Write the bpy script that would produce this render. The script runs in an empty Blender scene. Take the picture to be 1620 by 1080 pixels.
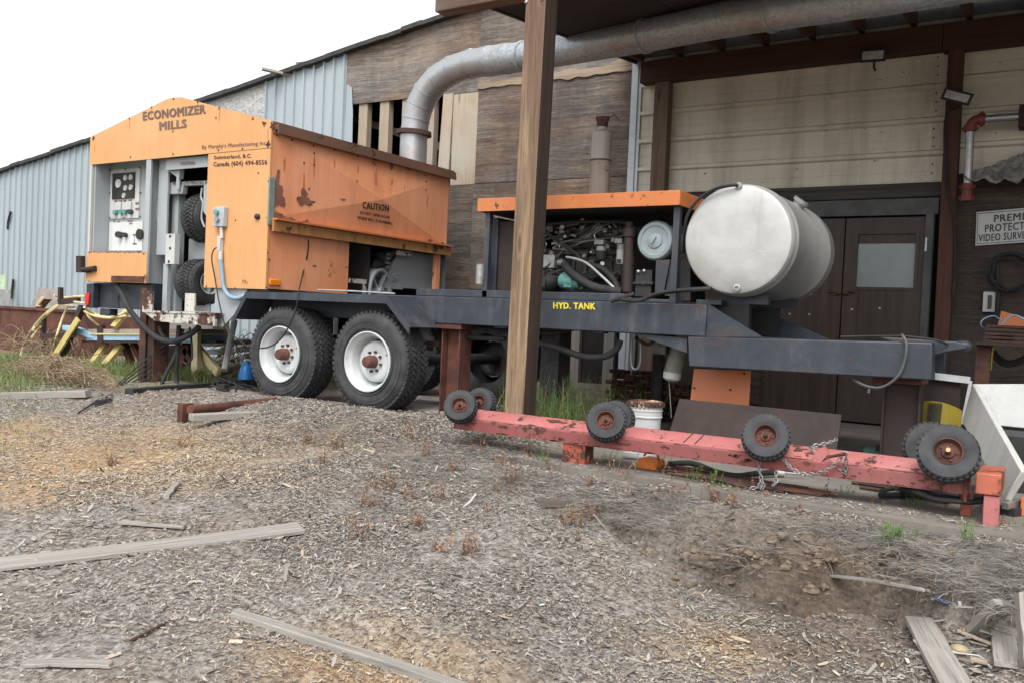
import bpy, bmesh, math, random
import numpy as np
from mathutils import Vector, Matrix, noise
random.seed(7); rng = np.random.default_rng(7)
S = bpy.context.scene
COL = S.collection
# ------------------------------------------------------------------ camera, world, sun, exposure
CAM = Vector((0, 0, 0.86)); F = 1400.0
CR = Vector((0.8422677, 0.5372018, 0.0447144)); CU = Vector((-0.0514721, -0.0024230, 0.9986715)); CF = Vector((-0.5365965, 0.8434503, -0.0256101))
cam = bpy.data.cameras.new('camera'); camo = bpy.data.objects.new('camera', cam); COL.objects.link(camo)
cam.sensor_fit = 'HORIZONTAL'; cam.sensor_width = 36.0; cam.lens = F / 1620 * 36; cam.clip_end = 2000; cam.clip_start = 0.05
mw = Matrix((CR, CU, -CF)).transposed().to_4x4(); mw.translation = CAM; camo.matrix_world = mw
S.camera = camo
SUN_EL, SUN_AZ = math.radians(54), math.radians(160)
w = bpy.data.worlds.new('World'); S.world = w; w.use_nodes = True
wn = w.node_tree; bg = wn.nodes['Background']
sky = wn.nodes.new('ShaderNodeTexSky'); sky.sky_type = 'NISHITA'; sky.sun_disc = False
sky.sun_elevation = SUN_EL; sky.sun_rotation = SUN_AZ; sky.dust_density = 3.0; sky.air_density = 1.2
hs = wn.nodes.new('ShaderNodeHueSaturation'); hs.inputs['Saturation'].default_value = 0.12; hs.inputs['Value'].default_value = 1.15
wn.links.new(sky.outputs[0], hs.inputs['Color']); wn.links.new(hs.outputs[0], bg.inputs['Color']); bg.inputs['Strength'].default_value = 0.15
sl = bpy.data.lights.new('sun', 'SUN'); sl.energy = 1.25; sl.angle = math.radians(32); sl.color = (1, .97, .92)
so = bpy.data.objects.new('sun', sl); COL.objects.link(so)
sd = Vector((math.sin(SUN_AZ) * math.cos(SUN_EL), math.cos(SUN_AZ) * math.cos(SUN_EL), math.sin(SUN_EL)))
so.rotation_euler = sd.to_track_quat('Z', 'Y').to_euler()
S.view_settings.view_transform = 'Standard'; S.view_settings.look = 'None'; S.view_settings.exposure = 0.80; S.view_settings.gamma = 1
# ------------------------------------------------------------------ helpers: where a sight line meets a plane of the place
def ray(x, y): return CR * ((x - 810) / F) - CU * ((y - 540) / F) + CF
def PY(x, y, Y): d = ray(x, y); return CAM + d * (Y / d.y)
def PX(x, y, X): d = ray(x, y); return CAM + d * (X / d.x)
def PZ(x, y, Z): d = ray(x, y); return CAM + d * ((Z - CAM.z) / d.z)
def V(*a): return Vector(a)
def sstep(a, b, t): t = min(1, max(0, (t - a) / (b - a))); return t * t * (3 - 2 * t)
def ground_base(x, y):
    z = -0.085 * max(0.0, 4.95 - y) + 0.02
    s = sstep(-2.3, -1.2, x)
    z -= 0.27 * s * (1 - sstep(3.98, 4.14, y + 0.16 * noise.noise(V(x * 2.3, 1, 0)) + 0.09 * noise.noise(V(x * 7, y * 2, 4))))
    z += 0.05 * sstep(-3.3, -4.2, x) * sstep(4.0, 4.7, y) * (1 - sstep(5.6, 6.2, y))
    if x > -3.0: z -= 0.05 * sstep(4.45, 4.62, y) * sstep(-3.0, -2.7, x)
    return z
HOLLOWS = []; FLATS = []
def ground_h(x, y):
    z = ground_base(x, y)
    a = 1 - sstep(5.2, 7, y)
    z += (0.045 * noise.noise(V(x * .9, y * .9, 0)) + 0.022 * noise.noise(V(x * 2.7, y * 2.7, 3)) + 0.012 * noise.noise(V(x * 8, y * 8, 5))) * (0.3 + 0.7 * a)
    k = sstep(-2.2, -1.2, x) * (1 - sstep(4.2, 4.5, y)) * sstep(2.6, 3.2, y)
    z += k * (0.05 * noise.noise(V(x * 4.5, y * 4.5, 9)) + 0.03 * noise.noise(V(x * 11, y * 11, 2)))
    for hx, hy, r, dp in HOLLOWS:
        q = ((x - hx) ** 2 + ((y - hy) * 1.3) ** 2) / (r * r)
        if q < 4: z -= dp * math.exp(-q * 1.6) * (1 + .5 * noise.noise(V(x * 14, y * 14, 8)))
    for ax_, ay_, az_, bx_, by_, bz_ in FLATS:          # where a long timber has pressed the chips flat
        dx, dy = bx_ - ax_, by_ - ay_; L2 = dx * dx + dy * dy; t = ((x - ax_) * dx + (y - ay_) * dy) / L2
        if -.15 < t < 1.15:
            ds = math.hypot(x - ax_ - dx * t, y - ay_ - dy * t); k = 1 - sstep(.05, .22, ds)
            if k > 0: zz = az_ + (bz_ - az_) * t; z = min(z, z * (1 - k) + zz * k)
    return z
def G(x, y):                                    # the point of the ground under a sight line
    z = -0.1
    for _ in range(12): p = PZ(x, y, z); z = 0.5 * z + 0.5 * ground_h(p.x, p.y)
    p = PZ(x, y, z); return p
for hx_, hy_, r_, dp_ in [(692, 752, .13, .075), (885, 797, .11, .075), (1010, 808, .12, .055), (1100, 885, .18, .07), (1185, 850, .2, .05), (1285, 985, .20, .10), (1335, 1045, .17, -.085), (1455, 965, .16, .07), (940, 780, .2, -.05), (1065, 790, .2, -.05), (820, 740, .25, -.035), (150, 770, .3, -.03), (560, 760, .3, -.03), (1540, 1010, .15, .06), (1180, 960, .25, -.03), (600, 860, .25, .03), (1020, 900, .2, .035)]:
    p_ = PZ(hx_, hy_, ground_base(*PZ(hx_, hy_, -.1).xy)); HOLLOWS.append((p_.x, p_.y, r_, dp_))
p_, q_ = G(369, 976), G(740, 1098); FLATS.append((*p_, *q_)); p_, q_ = G(476, 838), G(0, 899); FLATS.append((*p_, *q_))
# ------------------------------------------------------------------ mesh builder
class MB:
    def __init__(s): s.v = []; s.f = []; s.m = []; s.mi = 0
    def add(s, vs, fs):
        b = len(s.v); s.v += [Vector(q) for q in vs]
        for q in fs: s.f.append([i + b for i in q]); s.m.append(s.mi)
        return s
    def hexa(s, p):
        return s.add(p, [(0, 3, 2, 1), (4, 5, 6, 7), (0, 1, 5, 4), (1, 2, 6, 5), (2, 3, 7, 6), (3, 0, 4, 7)])
    def box(s, x0, x1, y0, y1, z0, z1):
        return s.hexa([(x0, y0, z0), (x1, y0, z0), (x1, y1, z0), (x0, y1, z0), (x0, y0, z1), (x1, y0, z1), (x1, y1, z1), (x0, y1, z1)])
    def beam(s, p0, p1, wd, ht, up=(0, 0, 1), n=1, bend=None):
        p0, p1, up = Vector(p0), Vector(p1), Vector(up)
        d = (p1 - p0).normalized(); sx = d.cross(up).normalized() * wd / 2; uz = sx.cross(d).normalized() * ht / 2
        b = len(s.v)
        for i in range(n + 1):
            c = p0.lerp(p1, i / n)
            if bend: c = c + bend(i / n)
            for q in (-sx - uz, sx - uz, sx + uz, -sx + uz): s.v.append(c + q)
        def F(*q): s.f.append([b + i for i in q]); s.m.append(s.mi)
        F(0, 1, 2, 3)
        for i in range(n):
            o = 4 * i
            for k in range(4): F(o + k, o + (k + 1) % 4, o + 4 + (k + 1) % 4, o + 4 + k)
        F(4 * n + 3, 4 * n + 2, 4 * n + 1, 4 * n)
        return s
    def prism(s, pts, vec):
        n = len(pts); vec = Vector(vec); pts = [Vector(p) for p in pts]
        return s.add(pts + [p + vec for p in pts], [list(range(n))[::-1], list(range(n, 2 * n))] + [(i, (i + 1) % n, n + (i + 1) % n, n + i) for i in range(n)])
    def tube(s, pts, r, n=8, sub=0, caps=True):
        pts = [Vector(p) for p in pts]
        if sub: pts = spline(pts, sub)
        m = len(pts); rs = r if isinstance(r, (list, tuple)) else [r] * m
        if len(rs) != m: rs = [rs[min(len(rs) - 1, int(i / (m - 1) * (len(rs) - 1) + .5))] for i in range(m)]
        b = len(s.v); prev = None
        for i in range(m):
            t = (pts[min(i + 1, m - 1)] - pts[max(i - 1, 0)]).normalized()
            if prev is None:
                a = Vector((0, 0, 1)) if abs(t.z) < .9 else Vector((1, 0, 0)); e = t.cross(a).normalized()
            else: e = (prev - t * prev.dot(t)).normalized()
            prev = e; g = t.cross(e)
            for k in range(n):
                q = 2 * math.pi * k / n; s.v.append(pts[i] + (e * math.cos(q) + g * math.sin(q)) * rs[i])
        for i in range(m - 1):
            for k in range(n):
                s.f.append([b + i * n + k, b + i * n + (k + 1) % n, b + (i + 1) * n + (k + 1) % n, b + (i + 1) * n + k]); s.m.append(s.mi)
        if caps:
            s.f.append([b + k for k in range(n)][::-1]); s.m.append(s.mi)
            s.f.append([b + (m - 1) * n + k for k in range(n)]); s.m.append(s.mi)
        return s
    def cyl(s, p0, p1, r, n=16, r2=None): return s.tube([p0, p1], [r, r if r2 is None else r2], n)
    def lathe(s, prof, o, ax, n=32, caps=False):
        o, ax = Vector(o), Vector(ax).normalized()
        a = Vector((0, 0, 1)) if abs(ax.z) < .9 else Vector((1, 0, 0)); e = ax.cross(a).normalized(); g = ax.cross(e)
        b = len(s.v); m = len(prof)
        for r, t in prof:
            for k in range(n):
                q = 2 * math.pi * k / n; s.v.append(o + ax * t + (e * math.cos(q) + g * math.sin(q)) * r)
        for i in range(m - 1):
            for k in range(n):
                s.f.append([b + i * n + k, b + i * n + (k + 1) % n, b + (i + 1) * n + (k + 1) % n, b + (i + 1) * n + k]); s.m.append(s.mi)
        if caps:
            s.f.append([b + k for k in range(n)][::-1]); s.m.append(s.mi)
            s.f.append([b + (m - 1) * n + k for k in range(n)]); s.m.append(s.mi)
        return s
    def sphere(s, c, r, n=10, sc=(1, 1, 1)):
        prof = [(max(1e-4, math.sin(math.pi * i / n)) * r, -math.cos(math.pi * i / n) * r) for i in range(n + 1)]
        b = len(s.v); s.lathe(prof, (0, 0, 0), (0, 0, 1), 2 * n)
        for i in range(b, len(s.v)): q = s.v[i]; s.v[i] = Vector((q.x * sc[0], q.y * sc[1], q.z * sc[2])) + Vector(c)
        return s
    def torus(s, c, ax, R, r, n=40, k=8, wob=0):
        c, ax = Vector(c), Vector(ax).normalized(); a = Vector((0, 0, 1)) if abs(ax.z) < .9 else Vector((1, 0, 0))
        e = ax.cross(a).normalized(); g = ax.cross(e)
        pts = [c + (e * math.cos(q) + g * math.sin(q)) * (R + wob * noise.noise(V(q * 2, R * 50, r * 90))) + ax * wob * noise.noise(V(q * 1.5, 7 + R * 30, 0)) for q in [2 * math.pi * i / n for i in range(n + 1)]]
        return s.tube(pts, r, k, caps=False)
    def pieces(s, every=False):
        par = list(range(len(s.v)))
        def find(i):
            while par[i] != i: par[i] = par[par[i]]; i = par[i]
            return i
        for f in s.f:
            r = find(f[0])
            for i in f[1:]: par[find(i)] = r
        ids = {}; isl = [[] for _ in range(0)]
        for k, f in enumerate(s.f):
            r = find(f[0])
            if r not in ids: ids[r] = len(isl); isl.append([])
            isl[ids[r]].append(k)
        n = len(isl)
        if n < 2 or n > 900: return [list(range(len(s.f)))]
        if every: return isl
        lo = np.array([np.min([s.v[i] for k in q for i in s.f[k]], axis=0) for q in isl]); hi = np.array([np.max([s.v[i] for k in q for i in s.f[k]], axis=0) for q in isl])
        size = (hi - lo).max(axis=1); gap = np.maximum(0, np.maximum(lo[:, None] - hi[None], lo[None] - hi[:, None]))
        near = np.sqrt((gap ** 2).sum(2)) <= np.maximum(.02, .5 * np.maximum(size[:, None], size[None])) * .98
        seen = [-1] * n; out = []
        for i in range(n):
            if seen[i] >= 0: continue
            st = [i]; seen[i] = len(out); q = []
            while st:
                j = st.pop(); q += isl[j]
                for k in np.nonzero(near[j])[0]:
                    if seen[k] < 0: seen[k] = len(out); st.append(int(k))
            out.append(q)
        return out
    def part(s, fs):
        m = MB(); mp = {}
        for k in sorted(fs):
            g = []
            for i in s.f[k]:
                if i not in mp: mp[i] = len(m.v); m.v.append(s.v[i])
                g.append(mp[i])
            m.f.append(g); m.m.append(s.m[k])
        return m
    def build(s, name, mats, parent=None, bevel=0, flat=False, whole=False, every=False):
        if parent is not None and not whole:                # pieces that stand apart become parts of their own
            ps = s.pieces(every)
            if len(ps) > 1: return [s.part(q).build(name, mats, parent, bevel, flat, True) for q in ps][0]
        me = bpy.data.meshes.new(name); o = bpy.data.objects.new(name, me); COL.objects.link(o)
        off = Vector((0, 0, 0)); q = parent
        while q is not None: off += q.location; q = q.parent
        if parent is not None: o.parent = parent
        me.from_pydata([tuple(p - off) for p in s.v], [], s.f)
        mats = mats if isinstance(mats, (list, tuple)) else [mats]
        for m_ in mats: me.materials.append(m_)
        if len(mats) > 1: me.polygons.foreach_set('material_index', s.m)
        bm = bmesh.new(); bm.from_mesh(me); bmesh.ops.recalc_face_normals(bm, faces=bm.faces); bm.to_mesh(me); bm.free()
        if not flat:
            me.polygons.foreach_set('use_smooth', [True] * len(me.polygons)); me.set_sharp_from_angle(angle=math.radians(38))
        if bevel:
            bv = o.modifiers.new('bevel', 'BEVEL'); bv.width = bevel; bv.segments = 2; bv.limit_method = 'ANGLE'; bv.angle_limit = math.radians(40)
        return o
def spline(pts, k):
    out = []; n = len(pts)
    for i in range(n - 1):
        p0, p1, p2, p3 = pts[max(i - 1, 0)], pts[i], pts[i + 1], pts[min(i + 2, n - 1)]
        for j in range(k):
            t = j / k
            out.append(0.5 * ((2 * p1) + (p2 - p0) * t + (2 * p0 - 5 * p1 + 4 * p2 - p3) * t * t + (3 * p1 - p0 - 3 * p2 + p3) * t ** 3))
    return out + [pts[-1]]
def tag(o, label=None, cat=None, group=None, kind=None):
    if label: o['label'] = label
    if cat: o['category'] = cat
    if group: o['group'] = group
    if kind: o['kind'] = kind
    return o
def thing(name, label, cat, loc=(0, 0, 0), group=None):
    o = bpy.data.objects.new(name, None); COL.objects.link(o); o.location = loc; o.empty_display_size = .1
    return tag(o, label, cat, group)
def copy_tree(o, loc, rotz=0, scale=1, label=None):
    c = o.copy(); COL.objects.link(c); c.location = loc; c.rotation_euler = (0, 0, rotz); c.scale = (scale,) * 3
    if label: c['label'] = label
    for ch in list(o.children):
        d = ch.copy(); COL.objects.link(d); d.parent = c
        for g in list(ch.children): e = g.copy(); COL.objects.link(e); e.parent = d
    return c
def blot(mb, c, r, n, ax, ay, seed=0, sx=1, sy=1, th=0.0015):
    """an irregular flake outline: a worn patch of its own shape"""
    c, ax, ay = Vector(c), Vector(ax), Vector(ay); nz = Vector(n)
    pts = []
    for i in range(22):
        q = 2 * math.pi * i / 22; rr = r * (0.7 + 0.75 * noise.noise(V(math.cos(q) * 1.3 + seed * 3.7, math.sin(q) * 1.3, seed)) + 0.3 * noise.noise(V(math.cos(q) * 4, math.sin(q) * 4, seed + 5)))
        pts.append(c + ax * math.cos(q) * rr * sx + ay * math.sin(q) * rr * sy + nz * th)
    mb.add(pts, [list(range(22))])
# ------------------------------------------------------------------ lettering
def text(s, bl, br, tl, mat, parent, name='lettering', bold=0.03, push=(0, 0, 0)):
    cu = bpy.data.curves.new('t', 'FONT'); cu.body = s; cu.size = 1; cu.resolution_u = 2; cu.space_character = 1.10
    ob = bpy.data.objects.new('t', cu); COL.objects.link(ob)
    dg = bpy.context.evaluated_depsgraph_get(); dg.update()
    me = bpy.data.meshes.new_from_object(ob.evaluated_get(dg)); bpy.data.objects.remove(ob)
    v0 = [(v.co.x, v.co.y) for v in me.vertices]; f0 = [list(p.vertices) for p in me.polygons]; bpy.data.meshes.remove(me)
    sh = [(-bold, -bold * .5), (bold, -bold * .5), (-bold, bold * .5), (bold, bold * .5), (0, 0)]
    xs = [v[0] for v in v0]; x0, x1 = min(xs) - bold, max(xs) + bold; H = 0.70 + bold
    bl, br, tl = Vector(bl), Vector(br), Vector(tl); ex = br - bl; ey = tl - bl; push = Vector(push); m = MB()
    for k, (sx, sy) in enumerate(sh): m.add([bl + ex * ((x + sx - x0) / (x1 - x0)) + ey * ((y + sy) / H) + push * (1 + .08 * k) for x, y in v0], f0)
    return m.build(name, mat, parent, 0, True, True)
# ------------------------------------------------------------------ materials
class N:
    def __init__(s, name):
        s.mat = bpy.data.materials.new(name); s.mat.use_nodes = True; s.nt = s.mat.node_tree; s.b = s.nt.nodes['Principled BSDF']; s._c = None
    def set(s, sock, v):
        if isinstance(v, bpy.types.NodeSocket): s.nt.links.new(v, sock)
        elif isinstance(v, (tuple, list)) and len(v) == 3 and sock.type == 'RGBA': sock.default_value = (*v, 1)
        else: sock.default_value = v
    def node(s, t, **kw):
        n = s.nt.nodes.new(t)
        for k, v in kw.items(): setattr(n, k, v)
        return n
    def co(s):
        if s._c is None: s._c = s.node('ShaderNodeTexCoord').outputs['Object']
        return s._c
    def map(s, scale=(1, 1, 1), loc=(0, 0, 0), rot=(0, 0, 0), vec=None):
        m = s.node('ShaderNodeMapping'); s.set(m.inputs[0], vec or s.co()); m.inputs['Scale'].default_value = scale; m.inputs['Location'].default_value = loc; m.inputs['Rotation'].default_value = rot
        return m.outputs[0]
    def noise(s, sc=5, det=5, ro=.6, vec=None, dist=0, out=0):
        n = s.node('ShaderNodeTexNoise'); s.set(n.inputs['Vector'], vec or s.co()); n.inputs['Scale'].default_value = sc; n.inputs['Detail'].default_value = det; n.inputs['Roughness'].default_value = ro; n.inputs['Distortion'].default_value = dist
        return n.outputs[out]
    def voro(s, sc=20, vec=None, feat='F1', out='Color', rand=1):
        n = s.node('ShaderNodeTexVoronoi', feature=feat); s.set(n.inputs['Vector'], vec or s.co()); n.inputs['Scale'].default_value = sc; n.inputs['Randomness'].default_value = rand
        return n.outputs[out]
    def wave(s, sc, dist, det=3, dsc=1.5, vec=None, d='Y'):
        n = s.node('ShaderNodeTexWave', bands_direction=d); s.set(n.inputs['Vector'], vec or s.co()); n.inputs['Scale'].default_value = sc; n.inputs['Distortion'].default_value = dist; n.inputs['Detail'].default_value = det; n.inputs['Detail Scale'].default_value = dsc
        return n.outputs['Fac']
    def ramp(s, fac, stops, interp='LINEAR'):
        r = s.node('ShaderNodeValToRGB'); s.set(r.inputs[0], fac); e = r.color_ramp.elements; r.color_ramp.interpolation = interp
        while len(e) < len(stops): e.new(.5)
        for k, (p, c) in enumerate(stops):
            e[k].position = p; e[k].color = (c, c, c, 1) if isinstance(c, (int, float)) else (*c, 1)
        return r.outputs[0]
    def thr(s, fac, a, b): return s.ramp(fac, [(a, 0.0), (b, 1.0)])
    def mix(s, f, a, b, mode='MIX'):
        m = s.node('ShaderNodeMix', data_type='RGBA', blend_type=mode); s.set(m.inputs[0], f); s.set(m.inputs[6], a); s.set(m.inputs[7], b); return m.outputs[2]
    def math(s, op, a, b=0.0):
        m = s.node('ShaderNodeMath', operation=op); s.set(m.inputs[0], a); s.set(m.inputs[1], b); return m.outputs[0]
    def bump(s, h, st=.3, d=.01, nrm=None):
        b = s.node('ShaderNodeBump'); s.set(b.inputs['Height'], h); b.inputs['Strength'].default_value = st; b.inputs['Distance'].default_value = d
        if nrm: s.set(b.inputs['Normal'], nrm)
        return b.outputs[0]
    def xyz(s, k, vec=None):
        x = s.node('ShaderNodeSeparateXYZ'); s.set(x.inputs[0], vec or s.co()); return x.outputs[k]
    def done(s, col, rough=.6, metal=0.0, nrm=None, spec=None):
        s.set(s.b.inputs['Base Color'], col); s.set(s.b.inputs['Roughness'], rough); s.set(s.b.inputs['Metallic'], metal)
        if nrm is not None: s.set(s.b.inputs['Normal'], nrm)
        if spec is not None: s.b.inputs['Specular IOR Level'].default_value = spec
        return s.mat
def plain(name, col, rough=.6, metal=0.0, var=.25, sc=9):
    n = N(name); f = n.noise(sc, 5, .65)
    c = n.mix(n.ramp(f, [(.3, 0.0), (.7, 1.0)]), tuple(q * (1 - var) for q in col), tuple(min(1, q * (1 + var)) for q in col))
    c = n.mix(n.thr(n.noise(sc * .4 + 1, 6, .7), .55, .8), c, tuple(q * .55 + .03 for q in col))
    return n.done(c, rough, metal, n.bump(n.noise(sc * 6, 3), .15, .004))
def rustcol(n, sc=14):
    f = n.noise(sc, 8, .7); return n.ramp(f, [(.25, (.022, .012, .010)), (.5, (.06, .026, .018)), (.68, (.13, .055, .028)), (.85, (.09, .05, .04))])
def paint(name, col, fade, rust=.62, rsc=3.0, streak=.35, rough=.5, dirtcol=(.10, .085, .07), dirt=.35, edge=.05, gray=False):
    n = N(name)
    c = n.mix(n.thr(n.noise(1.3, 4, .6), .3, .72), col, fade)
    c = n.mix(n.math('MULTIPLY', n.thr(n.noise(1.0, 5, .7, n.map((9, 9, .55))), .45, .75), streak), c, tuple(q * .5 + .02 for q in col))
    c = n.mix(n.math('MULTIPLY', n.thr(n.noise(2.2, 8, .72), .48, .75), dirt), c, dirtcol)
    rm = n.thr(n.noise(rsc, 10, .72), rust, rust + .035)
    rm2 = n.thr(n.noise(rsc * 7, 4, .6), rust + .10, rust + .13)
    rs = n.math('MULTIPLY', n.thr(n.noise(1.7, 5, .7, n.map((7, 7, .5), (3, 1, 2))), rust, rust + .16), streak)
    c = n.mix(rs, c, (.17, .06, .03))
    r = n.math('MAXIMUM', rm, rm2)
    c = n.mix(r, c, rustcol(n))
    ro = n.mix(r, (rough,) * 3, (.9,) * 3)
    return n.done(c, ro, 0.0, n.bump(n.noise(2.6, 2, .4), .35, .02, n.bump(n.math('SUBTRACT', n.math('MULTIPLY', n.noise(30, 4), .25), r), .35, .003)))
def rusty(name, a=(.045, .020, .016), b=(.11, .045, .026), rough=.85):
    n = N(name); f = n.noise(4, 9, .72)
    c = n.ramp(f, [(.28, (.02, .013, .013)), (.45, a), (.62, b), (.8, tuple(q * .7 + .02 for q in b))])
    c = n.mix(n.math('MULTIPLY', n.thr(n.noise(1.2, 5, .7, n.map((8, 8, .6))), .5, .72), .5), c, (.035, .02, .018))
    return n.done(c, rough, 0.0, n.bump(n.noise(40, 5), .4, .004))
def wood(name, dark, light, axis='X', sc=1.0, contrast=(.3, .7), knots=False, grey=None, rough=.85, cracks=.5):
    n = N(name); st = {'X': (.55, 14, 14), 'Y': (14, .55, 14), 'Z': (14, 14, .55)}[axis]
    v = n.map(tuple(q * sc for q in st))
    f = n.noise(1.6, 8, .68, v, .6)
    c = n.mix(n.thr(f, *contrast), dark, light)
    fine = n.noise(5, 4, .7, v)
    c = n.mix(n.math('MULTIPLY', n.thr(fine, .5, .75), cracks), c, tuple(q * .35 for q in dark))
    if grey: c = n.mix(n.thr(n.noise(.9, 5, .6), .4, .68), c, grey)
    if knots:
        kd = n.voro(1.0, n.map({'X': (1.4, 7, 7), 'Y': (7, 1.4, 7), 'Z': (7, 7, 1.4)}[axis]), 'F1', 'Distance')
        c = n.mix(n.ramp(kd, [(.05, 1.0), (.16, 0.0)]), c, tuple(q * .3 for q in dark))
    return n.done(c, rough, 0.0, n.bump(n.math('ADD', f, n.math('MULTIPLY', fine, .5)), .5, .006))
def plywood(name, dark, mid, light, seed=0, warm=.5):
    n = N(name); v = n.map((.55, 1, 1.5), (seed * 3.1, 0, seed * 1.7))
    dv = n.node('ShaderNodeVectorMath', operation='ADD'); sc = n.node('ShaderNodeVectorMath', operation='SCALE'); n.set(sc.inputs[0], n.noise(1.6, 4, .55, n.map((.8, 1, 1), (seed, 0, seed * 2)), 0, 1)); sc.inputs['Scale'].default_value = .16
    n.set(dv.inputs[0], n.co()); n.set(dv.inputs[1], sc.outputs[0]); w = dv.outputs[0]
    f1 = n.noise(2.2, 8, .7, n.map((.55, 1, 9), (seed * 3.1, 0, seed), (0, 0, 0), w), .25)
    f2 = n.noise(2.6, 9, .78, n.map((1.0, 1, 30), (seed, 0, 0), (0, 0, 0), w), .3)
    f3 = n.noise(9, 5, .7, n.map((1.5, 1, 10), (seed, 2, 0), (0, 0, 0), w), .2)
    f = n.math('ADD', n.math('ADD', n.math('ADD', n.math('MULTIPLY', f1, .24), n.math('MULTIPLY', n.noise(1.3, 6, .62, n.map((.8, 1, 1), (seed * 7, 0, 0))), .22)), n.math('MULTIPLY', f2, .40)), n.math('MULTIPLY', f3, .20))
    c = n.ramp(f, [(.42, dark), (.515, mid), (.62, light)])
    c = n.mix(n.math('MULTIPLY', n.thr(n.noise(.8, 6, .66, n.map((.7, 1, 1.3), (seed * 5, 0, 3))), .40, .64), warm), c, n.ramp(f, [(.42, (.055, .030, .018)), (.54, (.17, .10, .057)), (.66, (.36, .24, .145))]))
    c = n.mix(n.math('MULTIPLY', n.thr(n.noise(1.5, 7, .7, n.map((.9, 1, 1.5), (seed * 9, 1, 2))), .52, .70), .55), c, n.mix(f, mid, tuple(q * 1.25 for q in light)))
    c = n.mix(n.math('MULTIPLY', n.thr(n.noise(.75, 6, .68, n.map((1, 1, 1.1), (seed * 4, 6, 2))), .50, .66), .6), c, n.mix(f, tuple(q * .6 for q in dark), mid))
    c = n.mix(n.math('MULTIPLY', n.thr(n.noise(1.0, 6, .66, n.map((3, 3, .5), (seed, 4, 0))), .48, .75), .6), c, (.04, .037, .04))
    return n.done(c, .9, 0.0, n.bump(f, .7, .01))
def rubber(name, col=(.020, .021, .024), dust=(.060, .061, .064)):
    n = N(name); c = n.mix(n.thr(n.noise(7, 6, .65), .38, .75), col, dust)
    return n.done(c, .78, 0.0, n.bump(n.noise(60, 3), .12, .003))
def galv(name, a=(.30, .325, .345), b=(.44, .46, .475), dirt=(.24, .17, .11), sc=45, metal=.75, rough=.42):
    n = N(name); sp = n.voro(sc, None, 'F1', 'Color')
    c = n.mix(n.xyz(0, sp), a, b)
    c = n.mix(n.math('MULTIPLY', n.thr(n.noise(1.6, 6, .7), .48, .72), .6), c, dirt)
    ro = n.math('ADD', n.math('MULTIPLY', n.xyz(1, sp), .18), rough - .08)
    return n.done(c, ro, metal, n.bump(n.noise(7, 4), .12, .02))
MAT = {}
MAT['orange'] = paint('faded orange paint', (.57, .28, .108), (.60, .335, .155), .66, 2.2, .22, .55, (.40, .21, .09), .22)
MAT['orange_red'] = paint('streaked red orange paint', (.70, .265, .118), (.74, .335, .19), .645, 2.0, .4, .5, (.40, .14, .07), .3)
MAT['orange_plate'] = paint('clean orange paint', (.50, .13, .035), (.47, .14, .045), .70, 3, .1, .45, (.3, .12, .06), .1)
MAT['orange_top'] = paint('orange paint with rust blisters', (.50, .15, .04), (.48, .17, .06), .585, 5.0, .2, .5, (.25, .1, .05), .25)
MAT['brown_trim'] = paint('brown rusted trim', (.115, .062, .042), (.16, .075, .045), .60, 3, .4, .7, (.3, .1, .05), .35)
MAT['ochre'] = paint('ochre sill paint', (.42, .19, .055), (.36, .17, .06), .56, 3.2, .8, .6, (.09, .065, .045), .7)
MAT['grey_paint'] = paint('light grey machine paint', (.29, .325, .345), (.36, .385, .40), .67, 3, .2, .5, (.25, .23, .19), .25)
MAT['dark_grey'] = paint('shop grey paint', (.085, .098, .11), (.125, .14, .15), .66, 3, .3, .55)
MAT['white_rust'] = paint('white paint flaking to rust', (.52, .50, .46), (.46, .43, .37), .52, 5, .5, .6)
MAT['blue_black'] = paint('navy frame paint with dust', (.020, .028, .044), (.052, .066, .088), .655, 3.0, .75, .5, (.125, .12, .11), .38)
MAT['navy'] = paint('dusty navy steel', (.022, .031, .047), (.042, .055, .074), .64, 2.5, .5, .5, (.13, .115, .10), .35)
def framepaint(name, sc=1.0):
    n = N(name); c = n.mix(n.thr(n.noise(1.4 * sc, 6, .7), .35, .68), (.018, .023, .034), (.038, .049, .064))
    s1 = n.thr(n.noise(1.5, 7, .72, n.map((5, 5, .7))), .46, .72); s2 = n.thr(n.noise(2.2, 8, .75), .42, .66)
    c = n.mix(n.math('MULTIPLY', n.math('MULTIPLY', s1, s2), .85), c, (.115, .125, .125))
    c = n.mix(n.math('MULTIPLY', n.thr(n.noise(1.9, 8, .7, n.map((1.2, 1, 3), (5, 2, 1))), .52, .72), .7), c, (.085, .052, .042))
    c = n.mix(n.math('MULTIPLY', n.thr(n.noise(14, 6, .7), .55, .75), .5), c, (.012, .014, .02))
    r = n.thr(n.noise(3.0, 10, .74, n.map((1, 1, 2.2), (1, 7, 3))), .60, .64); c = n.mix(r, c, rustcol(n))
    return n.done(c, n.mix(n.noise(5, 5), (.38,) * 3, (.62,) * 3), 0.0, n.bump(n.noise(18, 6, .7), .25, .003))
MAT['blue_black'] = framepaint('navy frame paint with dust'); MAT['navy'] = framepaint('dusty navy steel', 1.7)
MAT['beam_front'] = paint('darker red front paint', (.215, .055, .050), (.26, .085, .082), .57, 6, .5, .6, (.22, .05, .035), .5)  # front face of the beam, a darker red than its top
MAT['black'] = plain('black steel', (.018, .019, .021), .6)
MAT['dark'] = plain('sooty dark metal', (.03, .029, .03), .7, 0, .5, 14)
MAT['grease'] = plain('greasy cast metal', (.075, .07, .063), .5, .3, .6, 18)
MAT['alu'] = plain('cast aluminium', (.30, .30, .29), .5, .4, .4, 16)
MAT['steel'] = plain('bare steel', (.40, .40, .39), .38, .8, .25)
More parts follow.
